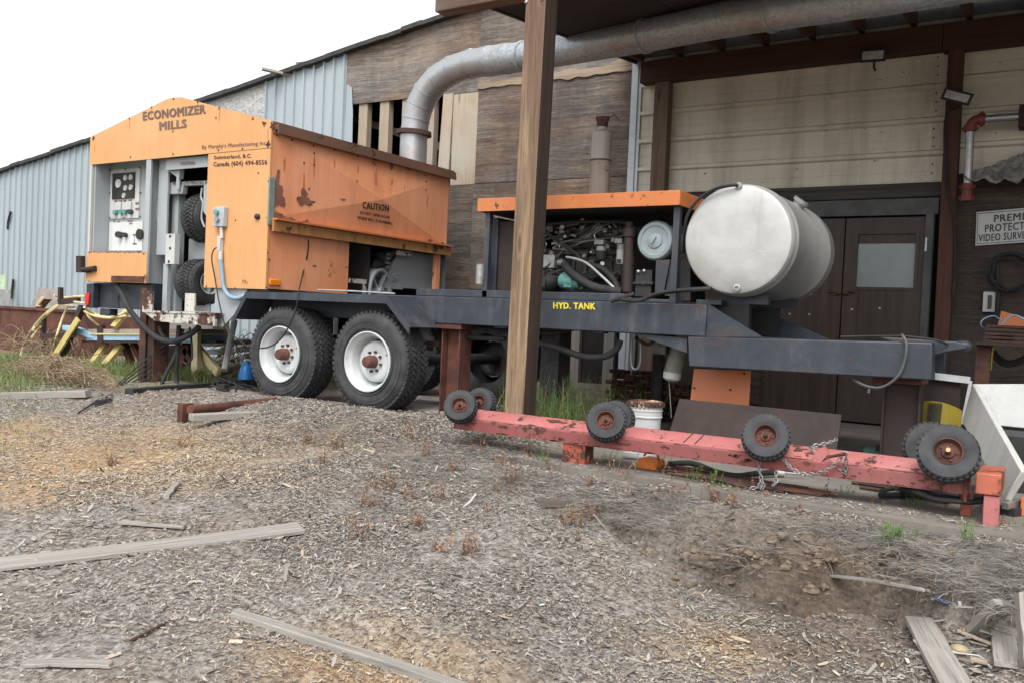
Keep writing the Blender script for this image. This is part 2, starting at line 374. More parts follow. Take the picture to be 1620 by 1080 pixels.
MAT['rust'] = rusty('brown rust'); MAT['rust_red'] = rusty('red brown rust', (.075, .026, .018), (.14, .05, .03)); MAT['rust_plate'] = rusty('rusted plate', (.026, .016, .014), (.040, .024, .020), .8)
MAT['rubber'] = rubber('tyre rubber'); MAT['hose'] = rubber('hose rubber', (.010, .010, .011), (.032, .032, .034))
MAT['rim'] = paint('white wheel paint', (.47, .50, .52), (.55, .57, .57), .66, 5, .35, .45, (.30, .24, .17), .4)
MAT['rim_rust'] = rusty('rusted wheel centre', (.095, .035, .026), (.17, .065, .042))
MAT['pink'] = paint('sun bleached red paint', (.37, .105, .10), (.42, .165, .16), .575, 8, .4, .6, (.30, .075, .05), .45)
MAT['red'] = paint('red paint', (.34, .055, .032), (.38, .10, .07), .525, 5, .3, .5)
MAT['tank'] = None
n = N('brown stain on orange'); MAT['orange_stain'] = n.done(n.mix(n.noise(6, 6, .7, n.map((6, 6, 1))), (.46, .21, .085), (.36, .15, .065)), .6)
n = N('rust run'); MAT['rust_run'] = n.done(n.mix(n.thr(n.noise(3, 7, .7, n.map((9, 9, .8))), .4, .66), (.56, .19, .085), (.36, .11, .055)), .6)
MAT['rust_patch'] = rusty('worn brown patch', (.19, .078, .052), (.25, .115, .075))
MAT['amber'] = plain('amber lens', (.75, .22, .01), .25, 0, .15); MAT['redlens'] = plain('red reflector', (.6, .02, .015), .3)
MAT['ink'] = plain('weathered black lettering', (.030, .022, .022), .7, 0, .3); MAT['ink_grey'] = plain('faded grey lettering', (.15, .095, .075), .7, 0, .3)
MAT['yellow_ink'] = plain('yellow lettering', (.72, .60, .03), .5, 0, .1); MAT['yellow'] = paint('yellow paint', (.46, .36, .11), (.46, .39, .18), .68, 4, .2)
MAT['white'] = plain('white plastic', (.47, .475, .465), .5, 0, .12, 5); MAT['white_dirty'] = paint('stained white plastic', (.47, .47, .45), (.54, .53, .50), .74, 4, .35, .5, (.33, .29, .22), .4)
MAT['teal'] = plain('teal pump paint', (.10, .26, .24), .45, 0, .25); MAT['blue'] = plain('bright blue plastic', (.02, .17, .50), .4, 0, .1)
MAT['skyblue'] = paint('pale blue paint', (.27, .46, .62), (.34, .50, .62), .68, 4, .2); MAT['bluehose'] = plain('blue grey conduit', (.20, .29, .37), .5, 0, .1)
MAT['galv'] = galv('galvanised duct', (.29, .325, .355), (.43, .465, .49), (.26, .22, .17), 45, .4); MAT['galv_smooth'] = galv('duller duct sheet', (.37, .385, .395), (.42, .435, .445), (.27, .21, .15), 70, .7, .40); MAT['pipe'] = galv('galvanised pipe', (.36, .37, .38), (.45, .46, .47), (.3, .27, .22), 80)
MAT['yhose'] = plain('pale yellow strip', (.60, .50, .27), .5, 0, .15)
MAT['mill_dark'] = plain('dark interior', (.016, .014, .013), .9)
MAT['wire'] = plain('bare wire', (.22, .22, .22), .5, .5)
n = N('brushed aluminium tank')
c = n.mix(n.thr(n.noise(2.2, 6, .65), .35, .7), (.36, .36, .35), (.50, .50, .485)); c = n.mix(n.math('MULTIPLY', n.thr(n.noise(1.2, 7, .7, n.map((2, 2, 4))), .5, .72), .3), c, (.33, .30, .25))
c = n.mix(n.math('MULTIPLY', n.thr(n.noise(1.3, 7, .72, n.map((5, 5, .8), (2, 1, 0))), .55, .72), .4), c, (.25, .22, .18)); sc = n.thr(n.noise(5, 3, .8, n.map((1, 1, 16), (0, 0, 0), (.3, .5, .2))), .66, .69); c = n.mix(n.math('MULTIPLY', sc, .35), c, (.66, .66, .65))
MAT['tank'] = n.done(c, n.math('ADD', n.math('MULTIPLY', n.noise(9, 5), .3), .30), .38, n.bump(n.math('ADD', n.noise(3.0, 3), n.math('MULTIPLY', n.noise(9, 3), .15)), .22, .03))
MAT['ply1'] = plywood('weathered plywood', (.032, .030, .031), (.110, .098, .092), (.29, .25, .21), 1, .8)
MAT['ply2'] = plywood('grey plywood', (.032, .031, .034), (.110, .102, .10), (.28, .25, .22), 2, .6)
MAT['ply3'] = plywood('damp plywood', (.028, .026, .027), (.095, .083, .078), (.25, .21, .175), 3, .75)
MAT['ply_dark'] = plywood('dark stained plywood', (.017, .015, .014), (.045, .035, .028), (.085, .068, .055), 4, .12)
MAT['board'] = wood('pale board', (.24, .17, .11), (.46, .36, .26), 'Z', 1, (.3, .7), True, (.40, .36, .30))
MAT['stud'] = wood('stud timber', (.22, .16, .10), (.40, .31, .22), 'Z', 1, (.3, .7), False, (.34, .30, .26))
def postmat():
    n = N('stained timber post'); v = n.map((9, 9, .45)); f = n.noise(1.7, 9, .7, v, 1.2); fi = n.noise(7, 5, .7, n.map((14, 14, .4)))
    c = n.ramp(f, [(.28, (.07, .043, .027)), (.45, (.155, .10, .058)), (.6, (.27, .185, .11)), (.75, (.40, .29, .175))])
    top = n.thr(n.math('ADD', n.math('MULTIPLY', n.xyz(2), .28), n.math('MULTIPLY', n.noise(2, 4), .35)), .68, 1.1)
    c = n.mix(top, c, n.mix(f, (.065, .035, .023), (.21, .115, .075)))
    c = n.mix(n.math('MULTIPLY', n.thr(fi, .52, .7), .75), c, (.03, .018, .012))
    vo = n.map((11, 11, 2.6)); kd = n.voro(1.0, vo, 'F1', 'Distance'); c = n.mix(n.ramp(kd, [(.06, 1.0), (.2, 0.0)]), c, (.055, .027, .015)); c = n.mix(n.ramp(kd, [(.2, 0.0), (.27, .35), (.36, 0.0)]), c, (.36, .22, .12))
    return n.done(c, .7, 0.0, n.bump(n.math('ADD', f, n.math('MULTIPLY', fi, .6)), .5, .008))
MAT['post'] = postmat()
MAT['beamw'] = wood('reddish brown beam', (.040, .015, .011), (.08, .032, .021), 'X', 1, (.3, .7), False)
MAT['beamz'] = wood('reddish brown wall post', (.055, .022, .015), (.10, .042, .026), 'Z', 1, (.3, .7), True)
MAT['fascia'] = wood('weathered fascia timber', (.10, .055, .04), (.20, .12, .09), 'X', 1, (.3, .7), False, (.18, .15, .14))
MAT['rafter'] = wood('rafter timber', (.07, .03, .018), (.13, .06, .035), 'Y', 1)
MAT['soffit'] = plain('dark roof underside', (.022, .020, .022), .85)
MAT['doorw'] = wood('dark door wood', (.026, .016, .012), (.085, .054, .038), 'Z', .8, (.35, .8), False, (.045, .036, .031), .6)
MAT['greyplank'] = wood('silvered plank', (.17, .155, .14), (.36, .34, .31), 'X', 1.3, (.28, .66), False, (.27, .245, .215), .9, .95)
MAT['greytrim'] = plain('grey door trim', (.085, .085, .085), .75, 0, .4, 4)
n = N('blue grey siding')
c = n.mix(n.thr(n.noise(.5, 4, .6, n.map((4, 1, .35))), .3, .7), (.30, .352, .385), (.37, .42, .45)); c = n.mix(n.math('MULTIPLY', n.thr(n.noise(1.3, 6, .7, n.map((5, 5, .4))), .5, .75), .3), c, (.30, .32, .32))
MAT['siding'] = n.done(c, .5, .15, n.bump(n.noise(2, 3), .1, .02))
n = N('cream siding')
c = n.mix(n.thr(n.noise(.8, 4, .6), .3, .7), (.60, .555, .45), (.67, .625, .52))
c = n.mix(n.math('MULTIPLY', n.thr(n.noise(1.2, 6, .68, n.map((2.6, 2.6, .35), (1.2, 0, 0))), .47, .72), .62), c, (.16, .13, .095)); c = n.mix(n.thr(n.noise(26, 2), .735, .75), c, (.05, .03, .02))
MAT['cream'] = n.done(c, .5, 0.0, n.bump(n.noise(2, 3), .08, .02))
n = N('osb board'); c = n.mix(n.xyz(0, n.voro(26, n.map((1, 1, 1.6)))), (.25, .25, .255), (.47, .465, .46)); MAT['osb'] = n.done(c, .85, 0.0, n.bump(n.xyz(1, n.voro(26, n.map((1, 1, 1.6)))), .3, .01))
n = N('concrete'); c = n.mix(n.thr(n.noise(2.2, 9, .7), .35, .7), (.125, .11, .095), (.225, .205, .18)); c = n.mix(n.math('MULTIPLY', n.thr(n.noise(.9, 6, .7), .5, .7), .7), c, (.13, .105, .08)); c = n.mix(n.thr(n.noise(40, 3), .66, .7), c, (.10, .09, .08))
MAT['concrete'] = n.done(c, .9, 0.0, n.bump(n.noise(25, 6, .7), .4, .006))
n = N('grey glass'); MAT['pane'] = n.done(n.mix(n.thr(n.noise(1.5, 5), .3, .7), (.19, .23, .24), (.27, .305, .31)), .35)
n = N('crumpled tarp'); MAT['tarp'] = n.done(n.mix(n.thr(n.noise(6, 6, .7), .35, .7), (.13, .125, .115), (.30, .29, .27)), .42, 0.0, n.bump(n.noise(9, 6, .6), .5, .03))
MAT['grass'] = None
def leafmat(name, a, b, c3):
    n = N(name); at = n.node('ShaderNodeAttribute', attribute_name='tint'); return n.done(n.ramp(at.outputs['Fac'], [(.0, a), (.5, b), (1.0, c3)]), .75)
MAT['grass'] = leafmat('green grass', (.075, .13, .03), (.14, .19, .055), (.33, .29, .13))
MAT['fern'] = leafmat('horsetail green', (.04, .09, .02), (.08, .15, .035), (.18, .2, .08))
MAT['straw'] = leafmat('dead grass', (.105, .092, .078), (.215, .198, .178), (.33, .31, .285))
MAT['weed'] = leafmat('dry weed', (.13, .055, .025), (.27, .14, .075), (.40, .27, .17))
MAT['chips'] = None
n = N('wood chips'); at = n.node('ShaderNodeAttribute', attribute_name='tint')
MAT['chips'] = n.done(n.ramp(at.outputs['Fac'], [(.0, (.070, .057, .046)), (.22, (.150, .130, .112)), (.5, (.258, .234, .208)), (.75, (.372, .347, .317)), (.9, (.38, .285, .185)), (1.0, (.56, .54, .505))]), .85)
# ================================================================== SETTING: ground and slab
def axis_lines(lo, a, b, hi, st):
    c = list(np.arange(a, b + 1e-6, st)); l = []; q, d = a, st
    while q > lo: d *= 1.35; q -= d; l.append(q)
    r = []; q, d = b, st
    while q < hi: d *= 1.35; q += d; r.append(q)
    return np.array(l[::-1] + c + r)
gx = axis_lines(-160, -9.6, 1.3, 160, .042); gy = axis_lines(-120, 1.0, 6.6, 160, .042)
gz = np.array([[ground_h(x, y) for x in gx] for y in gy])
def gz_at(x, y):
    i = np.clip(np.searchsorted(gx, x) - 1, 0, len(gx) - 2); j = np.clip(np.searchsorted(gy, y) - 1, 0, len(gy) - 2)
    u = (x - gx[i]) / (gx[i + 1] - gx[i]); v = (y - gy[j]) / (gy[j + 1] - gy[j])
    return (gz[j, i] * (1 - u) + gz[j, i + 1] * u) * (1 - v) + (gz[j + 1, i] * (1 - u) + gz[j + 1, i + 1] * u) * v
def fast_mesh(name, verts, faces_n, loops, mat, tint=None, smooth=False):
    me = bpy.data.meshes.new(name); nv = len(verts); nf = len(faces_n)
    me.vertices.add(nv); me.vertices.foreach_set('co', np.asarray(verts, np.float32).ravel())
    me.loops.add(len(loops)); me.loops.foreach_set('vertex_index', np.asarray(loops, np.int32))
    me.polygons.add(nf); st = np.concatenate([[0], np.cumsum(faces_n)[:-1]]).astype(np.int32)
    me.polygons.foreach_set('loop_start', st); me.update(calc_edges=True); me.validate()
    if tint is not None:
        a = me.attributes.new('tint', 'FLOAT', 'POINT'); a.data.foreach_set('value', np.asarray(tint, np.float32))
    if smooth: me.polygons.foreach_set('use_smooth', [True] * nf)
    me.materials.append(mat); o = bpy.data.objects.new(name, me); COL.objects.link(o); return o
def patch_mask(n, c, r, soft, warp=.5):
    """soft edged patch of another soil, at a place on the ground"""
    wv = n.node('ShaderNodeVectorMath', operation='SCALE'); n.set(wv.inputs[0], n.noise(1.6, 6, .65, None, 0, 1)); wv.inputs['Scale'].default_value = warp
    ad = n.node('ShaderNodeVectorMath', operation='ADD'); n.set(ad.inputs[0], n.map((1, 1, 0))); n.set(ad.inputs[1], wv.outputs[0])
    m = n.map((1 / r[0], 1 / r[1], 0), (-(c[0] + warp / 2) / r[0], -(c[1] + warp / 2) / r[1], 0), (0, 0, 0), ad.outputs[0])
    l = n.node('ShaderNodeVectorMath', operation='LENGTH'); n.set(l.inputs[0], m)
    return n.ramp(l.outputs['Value'], [(soft, 1.0), (1.0, 0.0)])
n = N('wood chip ground')
cells = n.xyz(0, n.voro(95, n.map((1, .55, 1), (0, 0, 0), (0, 0, .5)))); cells2 = n.xyz(1, n.voro(62, n.map((.5, 1, 1), (0, 0, 0), (0, 0, .3))))
f = n.math('ADD', n.math('MULTIPLY', cells, .5), n.math('MULTIPLY', cells2, .5))
c = n.ramp(f, [(.12, (.092, .080, .068)), (.4, (.18, .162, .144)), (.62, (.246, .225, .204)), (.88, (.335, .312, .288))])
c = n.mix(n.math('MULTIPLY', n.thr(n.noise(1.3, 9, .74), .44, .62), .8), c, n.mix(f, (.10, .072, .05), (.235, .18, .13)))
ga, gb = G(160, 745), G(40, 775)
pa = [((ga.x, ga.y), (1.3, .6), .25), ((gb.x, gb.y), (.7, .5), .2), ((-5.1, 3.75), (1.5, .85), .15), ((-4.0, 4.35), (.9, .4), .1), ((-1.85, 2.15), (.55, .5), .15), ((-1.1, 3.35), (.35, .3), .1), ((-6.4, 3.2), (1.3, .7), .1)]
for cc, rr, so_ in pa: c = n.mix(n.math('MULTIPLY', patch_mask(n, cc, rr, so_), .85), c, n.mix(f, (.20, .125, .062), (.43, .29, .15)))
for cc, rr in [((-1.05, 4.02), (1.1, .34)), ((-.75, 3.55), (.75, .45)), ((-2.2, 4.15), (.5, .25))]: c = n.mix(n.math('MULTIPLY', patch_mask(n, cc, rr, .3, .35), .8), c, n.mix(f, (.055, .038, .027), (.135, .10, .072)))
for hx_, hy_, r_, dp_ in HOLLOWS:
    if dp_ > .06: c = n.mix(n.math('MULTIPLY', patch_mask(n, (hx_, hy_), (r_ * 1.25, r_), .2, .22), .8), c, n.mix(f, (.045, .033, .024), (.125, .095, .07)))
far = n.thr(n.math('MULTIPLY', n.xyz(0), -.1), .70, .80)
c = n.mix(far, c, n.mix(n.thr(n.noise(2, 6, .7), .4, .6), (.09, .11, .045), (.21, .18, .12)))
b1 = n.bump(f, .6, .012); b2 = n.bump(n.noise(12, 7, .7), .5, .03, b1)
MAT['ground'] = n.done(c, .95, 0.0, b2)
ny, nx = gz.shape; X_, Y_ = np.meshgrid(gx, gy)
idx = np.arange(nx * ny).reshape(ny, nx)
q4 = np.stack([idx[:-1, :-1], idx[:-1, 1:], idx[1:, 1:], idx[1:, :-1]], -1).reshape(-1, 4)
ground = fast_mesh('ground', np.stack([X_, Y_, gz], -1).reshape(-1, 3), np.full(len(q4), 4), q4.ravel(), MAT['ground'], None, True)
tag(ground, kind='structure')
e0, e1 = PZ(1000, 752, 0), PZ(1450, 826, 0)
m = MB(); sl0 = [V(-3.0, 4.66, 0), V(-2.3, 4.60, 0)] + [e0.lerp(e1, t) + V(0, .03 * noise.noise(V(t * 9, 0, 0)), 0) for t in (.3, .5, .7, .85, 1)] + [V(.1, 4.42, 0), V(9, 4.2, 0), V(9, 8.99, 0), V(-4.6, 8.99, 0), V(-4.6, 7.9, 0), V(-3.3, 7.2, 0)]
m.prism(sl0, (0, 0, -.09)); tag(m.build('concrete_slab', MAT['concrete']), kind='structure')
# ================================================================== WORKSHOP BUILDING
WY = 9.0
bld = thing('workshop_building', 'weathered workshop with blue grey ribbed siding, bare plywood, cream siding and dark double doors', 'building', (-8, WY, 0))
def roof_z(x): return 3.19 + .134 * (x + 17.48)
def W(x, y): return PY(x, y, WY)
x_sid = W(548, 130).x; x_op0 = W(556, 200).x; x_op1 = W(713, 200).x; z_op = W(600, 160).z; x_s1 = W(757, 135).x; x_s2 = W(1003, 100).x
zl = W(757, 291).z
m = MB()                                    # ribbed blue-grey sheet, ribs every 0.19 m
x = -24.0
while x < x_sid - .02:
    x1 = min(x + .192, x_sid); zt0, zt1 = roof_z(x), roof_z(x1)
    if not (-11.5 < x < -10.2): z0 = 0
    up = -11.45 < x < -10.2
    t0, t1 = (3.35, 3.35) if up else (zt0, zt1)
    m.hexa([(x, WY - .004, .05), (x1, WY - .004, .05), (x1, WY + .03, .05), (x, WY + .03, .05), (x, WY - .004, t0), (x1, WY - .004, t1), (x1, WY + .03, t1), (x, WY + .03, t0)])
    m.hexa([(x, WY - .036, .05), (x + .022, WY - .036, .05), (x + .030, WY - .004, .05), (x - .004, WY - .004, .05), (x, WY - .036, t0), (x + .022, WY - .036, t0), (x + .030, WY - .004, t0), (x - .004, WY - .004, t0)])
    x = x1
ms = m.build('metal_siding', MAT['siding'], bld)
m = MB(); a = x_sid; m.prism([(a, WY - .012, W(550, 250).z - .5), (a + .20, WY - .035, W(553, 250).z - .5), (a + .165, WY - .03, W(553, 180).z), (a + .12, WY - .02, W(552, 140).z), (a + .02, WY - .012, W(546, 135).z)], (0, .008, 0))
m.build('torn_sheet', MAT['siding'], bld)
m = MB(); m.hexa([(-11.5, WY, 3.35), (-10.2, WY, 3.35), (-10.2, WY + .02, 3.35), (-11.5, WY + .02, 3.35), (-11.5, WY, roof_z(-11.5)), (-10.2, WY, roof_z(-10.2)), (-10.2, WY + .02, roof_z(-10.2)), (-11.5, WY + .02, roof_z(-11.5))]); m.build('strand_board', MAT['osb'], bld)
def sheet(x0, x1, z0a, z0b, z1a, z1b, mat, dy=0.0, nm='plywood_sheet'):
    m = MB(); y = WY + dy
    m.hexa([(x0, y, z0a), (x1, y, z0b), (x1, y + .018, z0b), (x0, y + .018, z0a), (x0, y, z1a), (x1, y, z1b), (x1, y + .018, z1b), (x0, y + .018, z1a)]); return m.build(nm, mat, bld, .002)
g_ = .004
sheet(x_sid - .03, x_s1 - g_, z_op, z_op - .03, roof_z(x_sid), roof_z(x_s1), MAT['ply1'], .004)
zb = W(900, 117).z
sheet(x_s1, x_s2 + .05, zb, zb, roof_z(x_s1), roof_z(x_s2), MAT['ply2'], .0)
sheet(x_s1, x_s2 + .05, zl + .004, zl + .004, zb - .006, zb - .006, MAT['ply3'], .006)
xr = W(590, 300).x
sheet(x_s1 - .01, x_s2 + .05, 1.2, 1.2, zl - .004, zl - .004, MAT['ply1'], .0)
sheet(x_op1 - .06, x_s1 - .014, .2, .2, zl - .004, zl - .004, MAT['ply3'], .004)
sheet(x_op1 + .02, x_s1 - g_, zl, zl, W(730, 145).z, W(730, 145).z, MAT['board'], .012, 'bare_board')
m = MB(); y = WY - .014                       # splintered pale lap along the sheet joint
pts = []
for i in range(41): t = i / 40; xx = x_s1 + .0 + (x_s2 - x_s1) * t; pts.append((xx, y, zb - .045 - .05 * abs(noise.noise(V(t * 9, 0, 1)))))
for i in range(40, -1, -1): t = i / 40; xx = x_s1 + (x_s2 - x_s1) * t; pts.append((xx, y, zb + .03 + .16 * max(0, noise.noise(V(t * 6, 3, 1))) * (t if t > .3 else .3)))
m.prism(pts, (0, .011, 0)); m.build('splintered_lap', wood('splintered veneer', (.13, .09, .06), (.40, .31, .22), 'X', 1.6, (.3, .7), False, (.22, .18, .14)), bld)
for (xa, xb, zz0, nm, lean) in [(563, 576, 1.0, 'stud', 0), (596, 610, 1.0, 'stud', 0), (631, 641, 1.0, 'stud', 0), (671, 682, 1.0, 'stud', .0)]:
    x0, x1 = W(xa, 240).x, W(xb, 240).x; m = MB(); m.box(x0, x1, WY + .03, WY + .13, .3, 4.1); m.build(nm, MAT['stud'], bld, .003)
m = MB(); m.prism([(W(690, 290).x, WY - .004, 2.3), (W(708, 290).x, WY - .004, 2.3), (W(717, 148).x, WY - .004, W(717, 148).z), (W(702, 150).x, WY - .004, W(702, 150).z)], (0, .03, 0)); m.build('leaning_board', MAT['board'], bld)
m = MB(); m.beam(PY(553, 185, WY + .6), PY(720, 240, WY + .6), .04, .10); m.build('brace', MAT['stud'], bld)
m = MB(); m.prism([V(-24, 12.8, 0), V(3, 12.8, 0), V(3, 12.8, roof_z(3) - .01), V(-24, 12.8, roof_z(-24) - .01)], (0, .1, 0)); m.box(-24, 3, WY + .2, 12.8, -.02, .04); m.box(x_sid - 3.4, x_sid - 3.3, WY + .15, 12.8, 0, 3.6); m.box(-3.4, -3.3, WY + .15, 12.8, 0, 4.6); m.build('interior', MAT['mill_dark'], bld)
m = MB()                                       # ragged roof edge and the roof behind it
for i in range(60):
    xa, xb = -24 + i * .335, -24 + (i + 1) * .335; o = .03 * noise.noise(V(i * .7, 0, 4)); t = .045 + .02 * abs(noise.noise(V(i * 1.3, 2, 0)))
    m.hexa([(xa, WY - .10, roof_z(xa) - .01 + o), (xb, WY - .10, roof_z(xb) - .01 + o), (xb, WY + .05, roof_z(xb) - .01), (xa, WY + .05, roof_z(xa) - .01), (xa, WY - .10, roof_z(xa) + t + o), (xb, WY - .10, roof_z(xb) + t + o), (xb, WY + .05, roof_z(xb) + t), (xa, WY + .05, roof_z(xa) + t)])
m.build('roof_edge', MAT['dark'], bld)
m = MB(); m.hexa([(-24, WY + .05, roof_z(-24)), (3, WY + .05, roof_z(3)), (3, 13, roof_z(3)), (-24, 13, roof_z(-24)), (-24, WY + .05, roof_z(-24) + .05), (3, WY + .05, roof_z(3) + .05), (3, 13, roof_z(3) + .05), (-24, 13, roof_z(-24) + .05)]); m.build('roof', MAT['dark'], bld)
p = W(472, 105); m = MB(); m.prism([W(468, 100), W(500, 96), W(545, 84), W(500, 110), W(477, 108)], (0, -.02, 0)); m.build('loose_flashing', MAT['dark_grey'], bld)
m = MB(); m.beam(W(440, 118) + V(0, -.3, 0), W(462, 120) + V(0, .1, 0), .10, .03); m.build('roof_bracket', MAT['stud'], bld)
m = MB()                                       # metal corner trim
xt = W(1008, 200).x; m.box(xt - .075, xt + .05, WY - .04, WY + .0, .1, 5.6); m.box(xt - .01, xt + .012, WY - .055, WY - .04, .1, 5.6); m.build('corner_trim', plain('white corner trim', (.50, .55, .60), .45, .1, .1), bld, .004)
def cream(x0, x1, z0, z1):
    m = MB(); prof = [(0, z0)]; z = z0
    while z < z1 - .3:
        prof += [(0, z + .012), (-.004, z + .014), (-.004, z + .085), (0, z + .087), (0, z + .10), (-.004, z + .102), (-.004, z + .175), (0, z + .177), (0, z + .235), (-.032, z + .25), (-.032, z + .283), (0, z + .300)]; z += .305
    prof += [(0, z1), (.03, z1), (.03, z0)]
    m.prism([(x0, WY - .012 + a, b) for a, b in prof], (x1 - x0, 0, 0)); return m.build('cream_siding', MAT['cream'], bld, flat=True)
xp = W(1492, 300).x; zc = W(1270, 297).z
cream(xt + .05, xp - .12, zc, 3.78); cream(xp - .118, xp + .02, zc, 3.78); cream(xp + .022, 9.0, zc + .05, 3.78)
sheet(xt + .05, 9.0, 3.79, 3.79, roof_z(xt), roof_z(9.0), plain('weathered tin', (.13, .135, .13), .6), .0, 'upper_siding')
m = MB()
for i in range(15): z = zc + .08 + i * .082; m.sphere((xp - .10 + .012 * noise.noise(V(i * 3.1, 0, 0)), WY - .018, z), .008, 4)
m.build('siding_screw', MAT['rust'], bld)
m = MB(); m.box(xt + .05, xp + .05, WY - .03, WY + .02, W(1270, 330).z + .07, zc - .005); m.build('header_board', wood('sooty header timber', (.018, .016, .015), (.10, .09, .08), 'X', .9, (.35, .75)), bld, .006)
m = MB(); m.box(xt + .05, xp - .02, WY - .045, WY - .031, W(1270, 345).z + .0, W(1270, 330).z + .06); m.build('door_head', MAT['greytrim'], bld, .003)
# double door
dx1 = W(1462, 400).x; dxm = W(1336, 400).x; dx0 = dxm - (dx1 - dxm) * 1.05; dz1 = W(1400, 345).z; dz0 = .02
wx0, wx1, wz0, wz1 = W(1357, 410).x, W(1448, 410).x, W(1400, 455).z, W(1400, 371).z
m = MB()
for q in [(dxm + .008, wx0, dz0, dz1), (wx1, dx1, dz0, dz1), (wx0, wx1, wz1, dz1), (wx0, wx1, dz0, wz0)]: m.box(q[0], q[1], WY - .02, WY + .02, q[2], q[3])
dr = m.build('door', MAT['doorw'], bld)
m = MB()
for q in [(wx0 - .03, wx0, wz0 - .03, wz1 + .03), (wx1, wx1 + .03, wz0 - .03, wz1 + .03), (wx0, wx1, wz1, wz1 + .03), (wx0, wx1, wz0 - .03, wz0)]: m.box(q[0], q[1], WY - .032, WY - .018, q[2], q[3])
m.build('window_frame', MAT['doorw'], dr)
m = MB(); m.box(wx0, wx1, WY - .004, WY + .004, wz0, wz1 - .09); m.build('pane', MAT['pane'], dr)
m = MB(); m.box(wx0, wx1, WY - .006, WY + .006, wz1 - .09, wz1); m.build('pane_strip', MAT['doorw'], dr)
hp = W(1466, 388); m = MB(); m.tube([hp + V(0, -.02, -.07), hp + V(0, -.05, -.06), hp + V(0, -.05, .06), hp + V(0, -.02, .07)], .012, 8); m.build('handle', MAT['steel'], dr)
m = MB(); m.box(dx0, dxm - .006, WY - .018, WY + .02, dz0, dz1); d2 = m.build('door', MAT['doorw'], bld)
for q in [(1233, 545), (1283, 497), (1258, 497), (1245, 500)]:
    pass
m = MB()
for t in range(7):
    c = W(1316 + t * 5.5, 463 + 3.5 * math.sin(t / 6 * math.pi)) + V(0, -.035, 0); m.torus(c, V(0, 1, 0) if t % 2 else V(.2, .3, 1), .017, .006, 14, 6)
m.build('door_chain', MAT['rust'], bld)
m = MB()
for q in [(1283, 466), (1250, 497), (1281, 498), (1392, 488), (1348, 490)]: m.sphere(W(*q) + V(0, -.022, 0), .012, 5, (1, .4, 1))
m.build('bolt', MAT['steel'], bld)
m = MB(); m.box(dx1 + .004, dx1 + .075, WY - .05, WY + .02, 0, dz1 + .03); m.build('door_jamb', MAT['greytrim'], bld, .004)
m = MB(); m.box(x_s2 + .3, dx0 - .004, WY - .004, WY + .02, .1, W(1270, 330).z + .065); m.build('dark_panel', MAT['ply_dark'], bld)
m = MB(); m.box(xp + .02, 9.0, WY - .006, WY + .02, .0, zc + .045); m.build('dark_panel', MAT['ply_dark'], bld)
m = MB(); m.box(xp + .02, 9.0, WY - .05, WY - .007, zc - .06, zc + .06); m.build('ledge', wood('black ledge timber', (.02, .017, .015), (.07, .055, .045), 'X'), bld, .005)
# low window below the trailer
lx0, lx1, lz0, lz1 = W(858, 560).x, W(1000, 560).x, W(900, 603).z, W(900, 515).z
m = MB(); m.box(lx0, lx1, WY + .05, WY + .06, lz0, lz1); lw = m.build('window', MAT['mill_dark'], bld)
m = MB(); cuts = [858, 876, 906, 920, 958, 975, 1000]
for a_, b_ in [(856, 868), (904, 918), (956, 972), (994, 1006)]: m.box(W(a_, 560).x, W(b_, 560).x, WY - .03, WY + .03, lz0, lz1)
m.box(lx0 - .05, lx1 + .05, WY - .04, WY + .03, lz0 - .07, lz0); m.build('window_frame', wood('grey window timber', (.13, .12, .11), (.27, .25, .23), 'Z', 1), lw)
sheet(x_op1 - .06, lx0 - .01, .1, .1, 1.19, 1.19, MAT['ply2'], .0)
sheet(lx1 + .06, x_s2 + .32, .1, .1, 1.19, 1.19, MAT['ply2'], .002)
sheet(lx0 - .008, lx1 + .056, lz1, lz1, 1.19, 1.19, MAT['ply3'], .002)
m = MB(); m.box(-6.9, dx0 - .1, WY - .09, WY + .02, -.05, lz0 - .075); m.build('footing', MAT['concrete'], bld, .01)
# ================================================================== CANOPY
def sof(y): return 3.36 + .105 * (y - 5.3)          # underside of the rafters
can = thing('timber_canopy', 'dark timber lean-to canopy on stained posts over the trailer and workshop doors', 'canopy', (-3.38, 5.45, 0))
a0, a1, a2, a3 = PY(797, 650, 5.38), PY(832, 655, 5.38), PY(832, 0, 5.38), PY(868, 0, 5.38)
pw = (a1.x - a0.x + a3.x - a2.x) / 2 * .88; pc = [(a0.x + a1.x) / 2, (a2.x + a3.x) / 2]
pc = [pc[0] - .012, pc[1] - .012]
m = MB(); zt = 3.36
sl = (pc[1] - pc[0]) / (a2.z - a0.z); xb = pc[0] - sl * a0.z - pw / 2; xt_ = pc[0] + sl * (zt - a0.z) - pw / 2
m.hexa([(xb, 5.38, -.1), (xb + pw, 5.38, -.1), (xb + pw, 5.55, -.1), (xb, 5.55, -.1), (xt_, 5.38, zt), (xt_ + pw, 5.38, zt), (xt_ + pw, 5.55, zt), (xt_, 5.55, zt)]); m.m[3] = 1; m.build('post', [MAT['post'], wood('shaded post face', (.020, .013, .010), (.06, .035, .024), 'Z', .8, (.3, .72))], can, .006)  # right face has its shade put into a near-black wood colour
fl = PY(688, 10, 5.56)
m = MB(); m.box(fl.x, 9.0, 5.56, 5.70, PY(690, 19, 5.56).z, PY(690, 19, 5.56).z + .26); m.build('front_beam', MAT['fascia'], can, .008)
zb_ = PY(690, 19, 5.56).z
m = MB(); m.box(W(1042, 200).x, W(1062, 200).x + .02, WY - .16, WY - .04, 0, 3.5); m.build('post', wood('brown wall post', (.09, .06, .042), (.20, .14, .10), 'Z', .8, (.3, .7), True), can, .006)
q = [PY(1500, 80, 8.82), PY(1524, 80, 8.82), PY(1478, 560, 8.82), PY(1503, 560, 8.82)]
